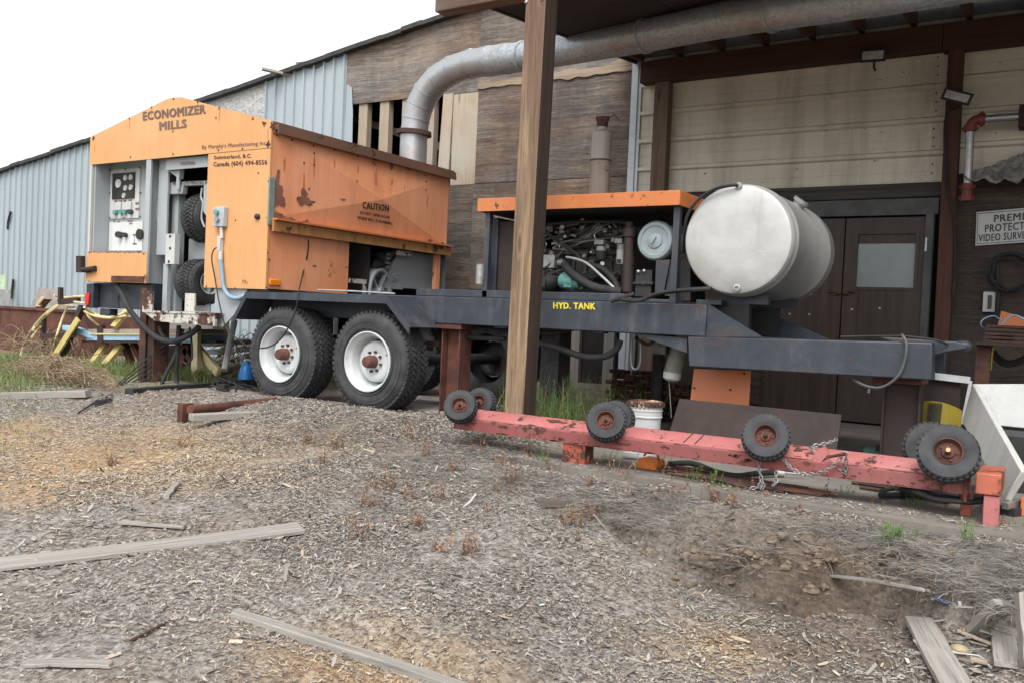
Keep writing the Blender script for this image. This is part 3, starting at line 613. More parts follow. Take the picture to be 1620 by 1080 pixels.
m = MB(); m.hexa([(q[2].x - .01, 8.82, 0), (q[3].x - .01, 8.82, 0), (q[3].x - .01, 8.955, 0), (q[2].x - .01, 8.955, 0), (q[0].x, 8.82, 3.5), (q[1].x, 8.82, 3.5), (q[1].x, 8.955, 3.5), (q[0].x, 8.955, 3.5)]); m.build('post', MAT['beamz'], can, .006)
bx = W(1020, 110).x + .04
m = MB(); m.box(bx, q[0].x - .05, 8.80, 8.95, 3.46, 3.69); m.build('wall_beam', MAT['beamw'], can, .006)
m = MB(); m.box(q[0].x - .045, 9.0, 8.80, 8.95, 3.44, 3.69); m.build('wall_beam', MAT['beamw'], can, .006)
xs = [-4.2 + i * .46 for i in range(28)]
for i, x in enumerate(xs):
    m = MB(); m.hexa([(x, 5.72, sof(5.72)), (x + .045, 5.72, sof(5.72)), (x + .045, 8.98, sof(8.98)), (x, 8.98, sof(8.98)), (x, 5.72, sof(5.72) + .19), (x + .045, 5.72, sof(5.72) + .19), (x + .045, 8.98, sof(8.98) + .19), (x, 8.98, sof(8.98) + .19)])
    m.build('rafter', MAT['rafter'], can)
def deck(x0, x1, ya, yb):
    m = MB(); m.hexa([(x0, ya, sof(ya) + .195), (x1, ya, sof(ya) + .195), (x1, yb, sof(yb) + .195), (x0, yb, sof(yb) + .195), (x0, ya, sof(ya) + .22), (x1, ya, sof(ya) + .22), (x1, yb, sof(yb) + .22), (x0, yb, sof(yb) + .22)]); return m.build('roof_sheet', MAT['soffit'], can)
yg = 8.18
deck(-4.35, 9.0, 5.35, 8.965)
for i in range(11):
    m = MB(); x0 = -4.215 + i * 1.2; ya, yb = 5.72, 7.95
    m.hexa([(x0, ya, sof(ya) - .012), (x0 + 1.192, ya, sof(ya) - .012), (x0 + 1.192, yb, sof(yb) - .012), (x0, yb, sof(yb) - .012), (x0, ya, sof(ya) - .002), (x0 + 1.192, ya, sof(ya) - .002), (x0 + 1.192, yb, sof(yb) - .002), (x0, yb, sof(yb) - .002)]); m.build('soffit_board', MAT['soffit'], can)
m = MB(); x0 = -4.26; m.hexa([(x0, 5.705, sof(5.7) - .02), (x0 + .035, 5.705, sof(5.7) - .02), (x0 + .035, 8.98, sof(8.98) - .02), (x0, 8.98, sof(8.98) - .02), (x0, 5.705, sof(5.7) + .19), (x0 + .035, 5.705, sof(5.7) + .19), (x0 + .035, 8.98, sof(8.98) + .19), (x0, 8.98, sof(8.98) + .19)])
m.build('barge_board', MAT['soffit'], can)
m = MB()
for xx in (-3.43, -3.30): m.sphere((xx, 5.375, 3.12), .013, 5, (1, .5, 1))
m.build('bolt', MAT['steel'], can)
# ================================================================== DUCT
dc = thing('exhaust_duct', 'galvanised metal duct bending out of the orange mill housing and running under the canopy', 'duct', (-6.45, 7.9, 2.6))
Yd = 7.9; r0 = .155
pts = [PY(653, 262, Yd), PY(654, 240, Yd), PY(655, 212, Yd), PY(658, 190, Yd), PY(664, 168, Yd), PY(675, 146, Yd), PY(692, 126, Yd), PY(716, 111, Yd), PY(745, 102, 7.88), PY(775, 97, 7.84)]
m = MB(); m.tube(pts, [.155] * 10, 28); m.build('elbow', MAT['galv_smooth'], dc)
m = MB()
for i in range(3, 10):
    t = (pts[min(i + 1, 9)] - pts[i - 1]).normalized(); m.lathe([(.155, -.006), (.162, -.004), (.162, .004), (.155, .006)], pts[i], t, 28)
m.build('seam', MAT['galv_smooth'], dc)
m = MB(); m.lathe([(.15, -.02), (.20, -.02), (.20, .0), (.195, .03), (.15, .03)], pts[2], (pts[3] - pts[1]), 28); m.build('flange', MAT['rust'], dc)
rp = [pts[-1], PY(870, 84, 7.62), PY(1000, 61, 7.28), PY(1150, 31, 6.98), PY(1300, 7, 6.75), PY(1460, -18, 6.6), PY(1700, -60, 6.5)]
m = MB(); m.tube(rp, [.155, .145, .143, .143, .143, .143, .143], 28, sub=3); m.build('straight_run', MAT['galv'], dc)
m = MB()
for k, (i, t) in enumerate([(0, .02), (0, .3), (0, .58), (2, .15), (3, .5)]):
    a, b = rp[i], rp[i + 1]; m.lathe([(.146, -.02), (.158, -.015), (.158, .015), (.146, .02)], a.lerp(b, t), b - a, 28)
m.build('joint', MAT['galv'], dc)
m = MB(); p = PY(745, 84, 7.85); m.cyl(p + V(0, 0, -.06), p + V(0, 0, .04), .03, 12); m.build('cap', MAT['white'], dc)
# ================================================================== WHEELS
def add_lugs(m, o, ax, rows, R, h, count, wid, skew=0.0):
    o, ax = Vector(o), Vector(ax).normalized(); a = Vector((0, 0, 1)) if abs(ax.z) < .9 else Vector((1, 0, 0)); e = ax.cross(a).normalized(); g = ax.cross(e)
    da = 2 * math.pi / count
    for k, (t0, t1, rr) in enumerate(rows):
        for i in range(count):
            q = (i + (.5 if k % 2 else 0)) * da; hw = da * wid / 2; sk = skew * da * (1 if k % 2 else -1)
            pts = []
            for r_, sh in ((rr - .012, 1.0), (rr + h, .82)):
                for (tt, qq) in ((t0, q - hw * sh - sk), (t1, q - hw * sh + sk), (t1, q + hw * sh + sk), (t0, q + hw * sh - sk)):
                    pts.append(o + ax * tt + (e * math.cos(qq) + g * math.sin(qq)) * (r_ - .006 * (0 if abs(tt) < abs(t0 + t1) else 0)))
            m.hexa(pts)
def big_wheel(parent, c, s=-1):
    """c: centre of the outer face; s: side the face looks to (-1 towards the camera)"""
    R, Wd = .425, .31; ax = V(0, -s * 1, 0)            # axis pointing inwards from the face
    tm = MB()
    prof = [(.232, .05), (.245, .012), (.275, .002), (.33, -.004), (.352, -.002), (.356, .006), (.385, .016), (.398, .03), (.408, .06), (.412, .10), (.412, Wd - .10), (.408, Wd - .06), (.398, Wd - .03), (.36, Wd - .006), (.30, Wd), (.245, Wd - .015), (.235, Wd - .05)]
    tm.lathe(prof, c, ax, 72)
    add_lugs(tm, c, ax, [(.028, .085, .402), (.092, .130, .411), (.137, .173, .411), (.180, .218, .411), (.225, .282, .402)], R, .015, 54, .80, .28)
    for t in (.272, .322): tm.lathe([(t, .001), (t + .003, -.007), (t + .006, .001)], c, ax, 72)
    w_ = thing('wheel', None, None, (0, 0, 0)); w_.parent = parent
    tm.build('tyre', MAT['rubber'], w_)
    rm = MB(); rm.lathe([(.236, .06), (.243, .02), (.249, .004), (.248, -.008), (.240, -.010), (.235, .0), (.228, .022), (.216, .034), (.206, .05), (.203, .115), (.190, .135), (.182, .150)], c, ax, 56)
    rm.lathe([(.172, .150), (.172, .112), (.166, .092), (.152, .080), (.125, .078), (.075, .086), (.070, .078), (.05, .078), (.001, .078)], c, ax, 56)
    rm.build('rim', MAT['rim'] if s < 0 else MAT['dark'], w_)
    e = V(0, 0, 1); g = V(1, 0, 0); nm = MB()
    for k in range(8):
        q = 2 * math.pi * (k + .3) / 8; p = Vector(c) + (e * math.cos(q) + g * math.sin(q)) * .083 + ax * .085; nm.cyl(p, p - ax * .022, .0115, 6)
    p = Vector(c) + V(.17, 0, .06) + ax * .03; nm.cyl(p, p + V(.03, .004 * s, .012), .004, 6)
    nm.build('lug_nut', MAT['rust'], w_, every=True)
    hm = MB(); hm.lathe([(.052, .08), (.052, .02), (.047, .012), (.047, -.012), (.040, -.022), (.001, -.024)], c, ax, 24); hm.build('hub', MAT['rim_rust'], w_)
    return w_
def turf_tyre(m, c, ax, R, Wd, count=44, h=.010, rimr=None):
    rr = rimr or R * .5; hw = Wd / 2
    m.lathe([(rr - .006, -hw * .7), (rr + .004, -hw * .9), (R * .72, -hw), (R * .9, -hw * .93), (R - h, -hw * .68), (R - h * .7, 0), (R - h, hw * .68), (R * .9, hw * .93), (R * .72, hw), (rr + .004, hw * .9), (rr - .006, hw * .7)], c, ax, 56)
    nrow = 5; w1 = Wd * .86 / nrow
    rows = [(-Wd * .43 + w1 * k + .002, -Wd * .43 + w1 * (k + 1) - .002, R - h * (1.0 if k in (1, 2, 3) else 1.9)) for k in range(nrow)]
    add_lugs(m, c, ax, rows, R, h, count, .66, .22)
# ================================================================== TRAILER
tr = thing('sawmill_trailer', 'navy framed tandem axle sawmill trailer with orange mill housing, bare engine and silver fuel tank', 'trailer', (-4.5, 6.5, 0))
RY = 5.85
m = MB(); m.box(-6.45, -2.15, RY, RY + .07, .795, 1.015); m.box(-6.45, -2.15, RY + .07, RY + .12, .985, 1.015); m.build('frame_rail', MAT['blue_black'], tr, .006)
m = MB(); m.box(-6.45, -2.15, 7.08, 7.15, .795, 1.015); m.build('frame_rail', MAT['blue_black'], tr, .006)
m = MB(); m.box(-4.74, -2.80, RY + .05, RY + .11, 1.018, 1.078); m.box(-2.80, -2.42, RY + .06, RY + .13, 1.018, 1.045); m.build('engine_rail', MAT['navy'], tr, .005)
m = MB()
for x in (-6.3, -5.4, -4.3, -3.2, -2.3): m.box(x, x + .08, RY + .075, 7.075, .82, .98)
m.build('cross_member', MAT['black'], tr)
m = MB(); m.box(-4.45, -2.6, RY + .13, 7.0, .985, 1.0); m.build('deck_plate', MAT['black'], tr)
m = MB(); m.box(-3.35, -2.45, RY + .09, 7.0, .79, .97); m.build('hydraulic_tank', MAT['navy'], tr)
# drawbar
pd = [PY(1088, 532, RY), PY(1475, 540, RY), PY(1475, 596, RY), PY(1090, 580, RY)]
m = MB(); m.prism([V(pd[0].x, RY - .004, .79), V(pd[1].x, RY - .004, .83), V(pd[2].x, RY - .004, .605), V(pd[3].x, RY - .004, .585)], (0, .14, 0)); m.build('drawbar', MAT['blue_black'], tr, .008)
m = MB(); m.box(-2.25, -.78, 7.02, 7.15, .59, .79); m.build('drawbar', MAT['blue_black'], tr, .008)
m = MB(); m.prism([PY(1120, 481, RY + .02), PY(1206, 533, RY + .02) + V(0, 0, .0), PY(1116, 533, RY + .02)], (0, .02, 0)); m.build('gusset', MAT['navy'], tr)
m = MB(); m.prism([V(-2.1, 6.98, 1.01), V(-1.55, 6.98, .80), V(-2.1, 6.98, .80)], (0, .02, 0)); m.build('gusset', MAT['navy'], tr)
m = MB(); m.prism([PY(1000, 527, RY + .03), PY(1087, 535, RY + .03), PY(1087, 558, RY + .03)], (0, .06, 0)); m.build('skirt_plate', MAT['navy'], tr)
m = MB(); m.box(-2.2, -.74, RY + .15, 7.0, .80, .812); m.build('tongue_deck', MAT['black'], tr)
h0 = RY + .16
m = MB(); m.prism([PY(1385, 532, h0), PY(1470, 538, h0), PY(1512, 540, h0), PY(1531, 545, h0), PY(1528, 552, h0), PY(1500, 556, h0), PY(1478, 562, h0), PY(1455, 556, h0)], (0, .10, 0)); m.sphere(PY(1524, 547, h0 + .05), .05, 7, (1, .9, .7)); m.build('hitch', MAT['navy'], tr, .006)
m = MB(); p = PY(1430, 533, RY - .02)
m.tube([PY(1425, 531, RY + .1), PY(1428, 531, RY - .01), PY(1434, 545, RY - .03), PY(1431, 570, RY - .03), PY(1420, 595, RY - .03), PY(1395, 612, RY - .02), PY(1370, 610, RY), PY(1350, 600, RY + .05)], .009, 8, sub=5); m.tube([PY(1376, 611, RY), PY(1374, 621, RY - .01)], .008, 6); m.build('breakaway_cable', plain('grey cable', (.075, .075, .075), .6), tr)
m = MB(); m.tube([PY(1330, 533, RY + .05), PY(1380, 532, RY + .03), PY(1430, 532, RY), PY(1480, 538, RY + .1), PY(1500, 545, RY + .15)], .008, 6, sub=4); m.build('chain_wire', MAT['hose'], tr)
# wheels and fenders
for cx in (-5.93, -4.90): big_wheel(tr, (cx, 5.5, .455), -1)
for cx in (-5.93, -4.90):
    wf = big_wheel(tr, (cx, 7.52, .455), 1)
m = MB()
for cx in (-5.93, -4.90): m.cyl((cx, 5.62, .455), (cx, 7.4, .455), .055, 12); m.box(cx - .06, cx + .06, 5.9, 6.1, .46, .80)
m.build('axle', MAT['black'], tr)
m = MB(); m.box(-6.3, -4.5, 5.93, 5.99, .60, .64); m.box(-6.25, -4.6, 5.93, 5.99, .56, .595); m.build('leaf_spring', MAT['rust'], tr)
fp = [(-6.53, .74), (-6.36, .985), (-4.70, .985), (-4.45, .75)]
for y0, y1, in ((5.475, 5.845), (7.155, 7.54)):
    m = MB(); t = .012
    for (xa, za), (xb_, zb2) in zip(fp, fp[1:]):
        d = V(xb_ - xa, 0, zb2 - za).normalized(); nn = V(-d.z, 0, d.x) * t
        m.hexa([(xa, y0, za), (xb_, y0, zb2), (xb_, y1, zb2), (xa, y1, za), (xa + nn.x, y0, za + nn.z), (xb_ + nn.x, y0, zb2 + nn.z), (xb_ + nn.x, y1, zb2 + nn.z), (xa + nn.x, y1, za + nn.z)])
        yl = y0 if y0 < 6 else y1 - .012
        m.hexa([(xa, yl - .001, za - .05), (xb_, yl - .001, zb2 - .05), (xb_, yl + .008, zb2 - .05), (xa, yl + .008, za - .05), (xa, yl - .001, za + .012), (xb_, yl - .001, zb2 + .012), (xb_, yl + .008, zb2 + .012), (xa, yl + .008, za + .012)])
    m.build('fender', MAT['blue_black'], tr)
m = MB(); m.tube([PY(503, 459, 5.5), PY(560, 461, 5.56), PY(625, 465, 5.62)], .008, 6); m.build('loose_rod', MAT['steel'], tr)
# ------------------------------------------------------------------ mill housing
HX = -6.14; HY = 5.5; HB = 8.16
def H(x, y, dy=0): return PY(x, y, HY + dy)
hou = MB()
gp = [H(145, 260), H(143, 217), H(284, 155), H(430, 193), H(430, 238)]
xl, xr_ = H(143, 217).x, HX
pk = H(284, 155); zl_ = H(143, 217).z; zr_ = 2.525; zlo = 2.285
hou.prism([V(xl, HY, zlo), V(xl, HY, zl_), H(262, 158), H(272, 154.8), H(287, 154.2), H(300, 157.5), H(350, 171), V(xr_, HY, zr_), V(xr_, HY, zlo)], (0, .02, 0))
hou.mi = 1
for (bx_, by_, r_, sd_) in [(430, 200, .035, 1), (418, 197, .03, 2), (424, 229, .035, 3), (148, 219, .03, 4), (400, 188, .02, 5)]: blot(hou, H(bx_, by_), r_, (0, -1, 0), (1, 0, 0), (0, 0, 1), sd_)
hou.mi = 3
for (bx_, by_, ln, sd_) in [(205, 196, 4, 51), (240, 180, 5, 52), (347, 184, 5, 53), (384, 246, 3, 54), (313, 172, 4, 55), (424, 214, 5, 56), (150, 236, 4, 57)]: blot(hou, H(bx_, by_), .018, (0, -1, 0), (1, 0, 0), (0, 0, 1), sd_, .5, ln, .0008)
hou.mi = 2
def screws(m, l, off=(0, -.004, 0), r=.009, pf=None):
    for q in l: p = (pf or H)(*q); m.sphere(p + Vector(off), r, 4, (1, .6, 1) if off[1] else (.6, 1, 1))
screws(hou, [(205, 188), (240, 170), (275, 157), (313, 162), (347, 172), (207, 249), (274, 244), (274, 208), (346, 238), (384, 236), (342, 187)])
gab = hou.build('gable_panel', [MAT['orange'], MAT['rust'], MAT['ink'], MAT['orange_stain']], tr, flat=True)
m = MB(); pfx0 = H(326, 350).x
m.box(pfx0, xr_, HY - .001, HY + .02, H(425, 458).z, zlo - .006); m.mi = 1
screws(m, [(327, 250), (326, 290), (325, 346), (425, 287), (423, 345), (422, 455), (372, 456), (327, 453), (373, 349), (409, 274), (424, 400)], r=.008)
fpn = m.build('front_panel', [MAT['orange'], MAT['ink']], tr, flat=True)
m = MB(); lz1, lz0_ = H(190, 399).z, H(190, 447).z; lx1_ = H(232, 420).x
m.box(xl, lx1_, HY - .001, HY + .02, lz0_, lz1)
m.mi = 1
for i in range(26):
    px_ = 142 + i * 3.5; blot(m, H(px_, 399.5 + 2 * noise.noise(V(i * .9, 0, 0))), .016 + .016 * noise.noise(V(i * 1.7, 3, 0)), (0, -1, 0), (1, 0, 0), (0, 0, 1), i, 1.5, .6)
blot(m, H(231, 440), .05, (0, -1, 0), (1, 0, 0), (0, 0, 1), 44, .5, 1.2)
m.mi = 2; screws(m, [(142, 400), (141, 445), (228, 402), (227, 440)], r=.008)
lp = m.build('lower_panel', [MAT['orange'], MAT['rust_patch'], MAT['ink']], tr, flat=True)
m = MB(); a, b = H(176, 441, -.012), H(227, 443, -.012); m.box(a.x, b.x, HY - .014, HY - .004, b.z - .022, b.z + .035); m.build('patch_strip', MAT['rust_red'], tr)
# side walls, back, roof
m = MB(); m.box(xl, xl + .02, HY + .022, HB, lz0_, zl_ - .01); m.build('side_wall', MAT['orange'], tr, flat=True)
m = MB(); m.box(xl, xr_ - .01, HB, HB + .02, 1.02, 2.52); m.prism([V(xl, HB, 2.53), V(pk.x, HB, pk.z - .02), V(xr_ - .01, HB, 2.53)], (0, .02, 0)); m.build('back_wall', MAT['dark_grey'], tr, flat=True)
m = MB()
for (xa, za, xb2, zb2) in ((xl - .02, zl_ - .012, pk.x, pk.z - .01), (pk.x, pk.z - .01, xr_ + .03, zr_ - .004)):
    m.hexa([(xa, HY + .025, za - .02), (xb2, HY + .025, zb2 - .02), (xb2, HB + .05, zb2 - .02), (xa, HB + .05, za - .02), (xa, HY + .025, za - .002), (xb2, HY + .025, zb2 - .002), (xb2, HB + .05, zb2 - .002), (xa, HB + .05, za - .002)])
m.build('roof', MAT['brown_trim'], tr, flat=True)
m = MB(); m.box(xr_ - .02, xr_ + .06, HY + .03, HB + .05, zr_ - .075, zr_ - .026); m.box(xr_ + .05, xr_ + .065, HY + .03, HB + .05, zr_ - .11, zr_ - .0755); m.build('eave_trim', MAT['brown_trim'], tr)
# the lift-up door on the end: sheet with cross creases that bulge out at the middle
dzb, dzt = 1.665, zr_ - .076; dyc, dzc = 6.95, 2.02
m = MB(); q = [V(HX, HY + .022, dzb), V(HX, HB, dzb - .02), V(HX, HB, dzt), V(HX, HY + .022, dzt), V(HX + .06, dyc, dzc)]
m.add(q, [(0, 1, 4), (1, 2, 4), (2, 3, 4), (3, 0, 4)])
m.mi = 1
def D(x, y):
    p = PX(x, y, HX + .004)
    for _ in range(3):
        u_ = max(0, 1 - max(abs(p.y - dyc) / (HB - dyc) if p.y > dyc else abs(p.y - dyc) / (dyc - HY), abs(p.z - dzc) / (dzt - dzc) if p.z > dzc else abs(p.z - dzc) / (dzc - dzb))); p = PX(x, y, HX + .003 + 0.06 * u_)
    return p
for (bx_, by_, r_, sx_, sy_, sd_) in [(436, 300, .10, .9, 1.7, 3), (443, 318, .07, 1, 1, 8), (480, 314, .085, 1.5, 1, 5), (488, 320, .05, 1.8, .6, 9), (440, 342, .06, 2.0, .6, 12), (460, 348, .05, 1.6, .5, 13), (486, 352, .035, 1.4, .8, 14), (619, 265, .05, .8, 1.3, 15), (680, 380, .04, 1.2, .8, 16), (700, 386, .035, 1.5, .7, 17), (543, 316, .018, 2.4, .6, 18), (436, 213, .025, 1.6, .8, 19), (594, 253, .03, 2, .5, 20)]:
    blot(m, D(bx_, by_), r_, (1, 0, 0), (0, 1, 0), (0, 0, 1), sd_, sx_, sy_)
m.mi = 3
for (bx_, by_, r_, sx_, sy_, sd_) in [(595, 290, .055, .45, 3.6, 31), (481, 288, .03, .5, 3.2, 32), (497, 262, .03, .5, 3.6, 33), (620, 290, .03, .5, 2.6, 34), (529, 262, .022, .5, 4, 35), (566, 270, .022, .5, 3.4, 36), (676, 318, .025, .5, 3.2, 37), (450, 260, .03, .6, 3.0, 38), (640, 300, .018, .5, 4.5, 39)]:
    blot(m, D(bx_, by_), r_, (1, 0, 0), (0, 1, 0), (0, 0, 1), sd_, sx_, sy_, .0008)
m.mi = 2
for q in [(462, 222), (496, 231), (497, 243), (497, 261), (529, 238), (566, 248), (489, 299), (481, 258), (593, 261), (594, 283), (648, 269), (673, 278), (674, 288), (674, 301), (565, 287), (489, 325)]: m.sphere(D(*q), .010, 4, (.6, 1, 1))
door = m.build('lift_door', [MAT['orange_red'], MAT['rust_patch'], MAT['ink'], MAT['rust_run']], tr, flat=True)
m = MB(); m.box(HX - .01, HX + .09, HY + .022, HB + .02, 1.645, 1.662); m.build('sill_ledge', MAT['orange_top'], tr)
m = MB(); m.box(HX + .03, HX + .055, HY + .022, HB + .02, 1.545, 1.6445); m.build('sill', MAT['ochre'], tr)
m = MB(); yp = PX(550, 420, HX - .02).y
m.box(HX - .03, HX - .01, HY + .022, yp, 1.03, 1.6); m.mi = 1
for q in [(426, 411), (496, 421), (499, 421), (548, 423)]: m.sphere(PX(*q, HX - .008), .009, 4)
m.build('end_panel', [MAT['orange_red'], MAT['ink']], tr, flat=True)
m = MB(); m.box(HX + .002, HX + .02, HY - .012, HY + .05, 1.60, 2.02); m.build('latch_strip', plain('green grey strip', (.17, .21, .19), .5), tr)
m = MB(); a = PX(432, 447, HX - .005); m.box(HX - .012, HX + .012, a.y - .05, a.y + .08, a.z - .028, a.z + .028); m.build('marker_lamp', MAT['amber'], tr, .008)
m = MB(); m.box(HX - .05, HX + .0, 7.98, 8.06, 1.02, 1.58); m.build('corner_leg', MAT['orange_red'], tr, .004)
m = MB(); m.box(-6.6, -5.9, 7.95, 8.1, .97, 1.018); m.build('outrigger', MAT['navy'], tr)
# what shows under the sill: belt wheel, guard and drive motor
m = MB(); m.box(HX - .9, HX - .85, 6.3, 8.1, 1.02, 2.4); m.box(HX - .9, HX - .04, HY + .6, HB, 1.02, 1.03); m.build('inner_wall', MAT['dark_grey'], tr)
pc_ = PX(597, 462, HX - .12); m = MB()
m.lathe([(.235, -.05), (.25, -.045), (.25, .045), (.235, .05), (.215, .045), (.215, -.045), (.235, -.05)], pc_, (1, .25, 0), 48)
for k in range(6): q = math.pi * k / 6 * 2; m.beam(pc_, pc_ + V(-.05 * 0, math.cos(q) * .22, math.sin(q) * .22), .02, .045, (1, 0, 0))
m.lathe([(.05, -.06), (.05, .06), (.001, .06)], pc_, (1, .25, 0), 20); m.build('belt_pulley', MAT['grey_paint'], tr)
m = MB(); a, b = PX(640, 400, HX - .15), PX(688, 460, HX - .15); m.box(HX - .45, HX - .15, a.y, b.y, b.z, a.z + .02); m.prism([V(HX - .45, a.y - .35, b.z - .02), V(HX - .45, a.y, b.z - .02), V(HX - .45, a.y, a.z), V(HX - .45, a.y - .1, a.z)], (.3, 0, 0)); m.torus(PX(626, 437, HX - .12), (1, 0, 0), .028, .008, 20, 6); m.build('drive_motor', MAT['grey_paint'], tr, .02)
m = MB(); a, b = PX(552, 444, HX - .02), PX(578, 446, HX - .02); m.beam(a, b, .03, .045); a, b = PX(628, 400, HX - .03), PX(650, 402, HX - .03); m.beam(a, b, .03, .05); m.build('stop_block', MAT['white_rust'], tr)
m = MB()
for q0 in [(552, 392), (552, 412)]:
    m.tube([PX(*q0, HX - .3), PX(q0[0] + 40, q0[1] + 12, HX - .25), PX(612, 418, HX - .2), PX(625, 405, HX - .15)], .012, 7, sub=5)
m.build('hydraulic_hose', MAT['hose'], tr)
m = MB()
for k in range(4): p = PX(613, 402 + k * 7, HX - .1); m.box(p.x - .02, p.x + .02, p.y - .03, p.y + .03, p.z - .012, p.z + .006)
m.build('fitting', MAT['steel'], tr, .004)
# mill bay seen through the front
m = MB(); x0, x1 = H(146, 320).x, H(226, 320).x; PD = .20
m.box(x0, x1, HY + PD, HY + PD + .02, lz1 - .02, zlo + .08); m.build('control_cabinet', MAT['grey_paint'], tr, flat=True)
m = MB(); m.box(x0 - .01, x0 + .01, HY + .022, HY + PD, lz1 - .02, zlo + .08); m.box(x0, x1, HY + .022, HY + PD, lz1 - .02, lz1 - .005); m.box(x0, x1, HY + .022, HY + PD, zlo + .06, zlo + .08); m.build('cabinet_side', MAT['grey_paint'], tr, flat=True)
def K(x, y, d=PD - .002): return PY(x, y, HY + d)
cp0, cp1 = K(174, 347), K(223, 266); m = MB(); m.box(cp0.x, cp1.x, HY + PD - .012, HY + PD - .001, cp0.z, cp1.z + .0); m.mi = 1
for q in [(175, 270), (198, 268), (221, 266), (174, 306), (222, 305), (174, 345), (196, 345), (221, 343)]: m.sphere(K(*q, PD - .013), .009, 4)
cpn = m.build('control_panel', [MAT['white'], MAT['ink']], tr, flat=True)
a, b = K(180, 316), K(216, 273); m = MB(); m.box(a.x, b.x, HY + PD - .026, HY + PD - .0125, a.z, b.z); m.build('gauge_panel', MAT['black'], cpn, flat=True)
for gx_, gy_, gr in [(188, 291, .07), (199, 282, .045), (207.5, 281, .045), (199, 298, .045), (207.5, 297, .045), (196.5, 310, .042)]:
    gr *= .66; m = MB(); p = K(gx_, gy_, PD - .026); m.lathe([(gr, 0), (gr, .012), (gr * .85, .014), (gr * .82, .008), (.001, .008)], p, (0, -1, 0), 24); m.beam(p + V(0, -.012, 0), p + V(gr * .5, -.012, gr * .4), .004, .006); m.build('gauge', MAT['white_dirty'], cpn)
for k, (gx_, gy_) in enumerate([(185, 337), (194, 336.5), (200, 336), (209, 336)]):
    m = MB(); p = K(gx_, gy_, PD - .012); m.cyl(p, p + V(0, -.035, 0), .026, 14); m.build('push_button', [MAT['teal'], MAT['teal'], MAT['teal'], MAT['navy']][k], cpn)
for gx_, gy_ in [(189, 327), (205, 326)]:
    m = MB(); p = K(gx_, gy_, PD - .012); m.box(p.x - .045, p.x + .045, p.y - .02, p.y, p.z - .045, p.z + .045); m.build('switch_box', MAT['white'], cpn, .005)
m = MB()
for gx_, gy_ in [(184, 319), (191, 318.5), (198, 318), (206, 317.5), (217, 322), (217, 331)]: p = K(gx_, gy_, PD - .014); m.box(p.x - .025, p.x + .025, p.y - .004, p.y + .004, p.z - .01, p.z + .01)
m.build('switch_label', MAT['ink_grey'], cpn)
m = MB(); a, b = K(172, 397, PD - .008), K(226, 349, PD - .008); m.box(a.x, b.x, HY + PD - .01, HY + PD - .001, a.z, b.z - .01); lpn = m.build('switch_plate', paint('grey white plate', (.60, .62, .62), (.56, .57, .55), .68, 3, .3, .5, (.45, .36, .2), .35), tr, flat=True)
m = MB()
for gx_, gy_, r_ in [(191, 372, .034), (200, 372.5, .025)]: p = K(gx_, gy_, PD - .01); m.cyl(p, p + V(.02, -.05, 0), r_, 14)
p = K(225, 371, PD - .01); m.cyl(p + V(-.03, 0, 0), p + V(-.03, -.02, 0), .055, 20); m.build('rotary_switch', MAT['black'], lpn)
m = MB()
for gx_, gy_, wd in [(181, 350.5, .03), (188, 351, .035), (206, 350, .09), (207, 354, .05), (213, 372, .06), (213, 386, .07)]: p = K(gx_, gy_, PD - .011); m.box(p.x - wd / 2, p.x + wd / 2, p.y - .002, p.y, p.z - .008, p.z + .008)
p = K(213, 379, PD - .011); m.box(p.x - .003, p.x + .003, p.y - .002, p.y, p.z - .05, p.z + .05); m.build('switch_label', MAT['ink_grey'], lpn)
m = MB(); x0, x1 = H(228, 340).x, H(235, 340).x; m.box(x0, x1, HY + .004, HY + .03, lz0_, zlo + .02); m.box(x0, x0 + .02, HY + .03, HY + .4, lz0_, zlo + .02); m.build('pillar', MAT['grey_paint'], tr, .004)
m = MB(); m.box(x1 + .004, H(250, 340).x, HY + .10, HY + .12, H(240, 402).z, zlo + .06); m.build('pillar_plate', MAT['grey_paint'], tr)
m = MB(); m.box(xl + .02, xl + .045, HY - .002, HY + .03, lz1 + .005, zlo - .002); m.build('edge_strip', MAT['white_dirty'], tr)
BX0 = H(250, 300).x
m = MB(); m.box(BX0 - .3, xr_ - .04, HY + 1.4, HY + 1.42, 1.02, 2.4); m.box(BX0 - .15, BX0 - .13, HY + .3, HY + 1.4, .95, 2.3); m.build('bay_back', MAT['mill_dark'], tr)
a, b = H(254, 268), H(327, 247); m = MB(); m.box(a.x, b.x + .1, HY + .06, HY + .075, a.z, b.z + .02); hd = m.build('bay_header', MAT['grey_paint'], tr)
m = MB(); m.prism([PY(263, 268, HY + .1), PY(285, 268, HY + .1), PY(283, 283, HY + .1)], (0, .05, 0)); p = PY(283, 275, HY + .12); m.tube([p, p + V(.0, 0, -.16)], .022, 10); m.build('spring_mount', MAT['grey_paint'], tr)
def B(x, y, d=.14): return PY(x, y, HY + d)
m = MB(); m.prism([B(267, 289), B(330, 286), B(345, 286), B(345, 291), B(324, 293), B(290, 294), B(288, 307), B(266, 308)], (0, .06, 0)); m.prism([B(246, 312, .13), B(262, 291, .13), B(268, 293, .13), B(268, 306, .13), B(252, 316, .13)], (0, .05, 0))
m.prism([B(322, 292), B(328, 292), B(328, 345), B(321, 335)], (0, .02, 0)); grd = m.build('blade_guard', MAT['grey_paint'], tr, .006)
m = MB(); m.tube([B(249, 316), B(250, 325), B(250, 345), B(250, 352)], .016, 8); m.tube([B(320, 298), B(318, 312), B(321, 322), B(319, 345), B(324, 360)], .010, 8, sub=4); m.build('link_rod', MAT['grey_paint'], tr)
m = MB(); m.box(B(265, 308).x, B(275, 308).x, HY + .2, HY + .28, B(265, 500).z, B(265, 306).z); m.build('blade_post', MAT['grey_paint'], tr)
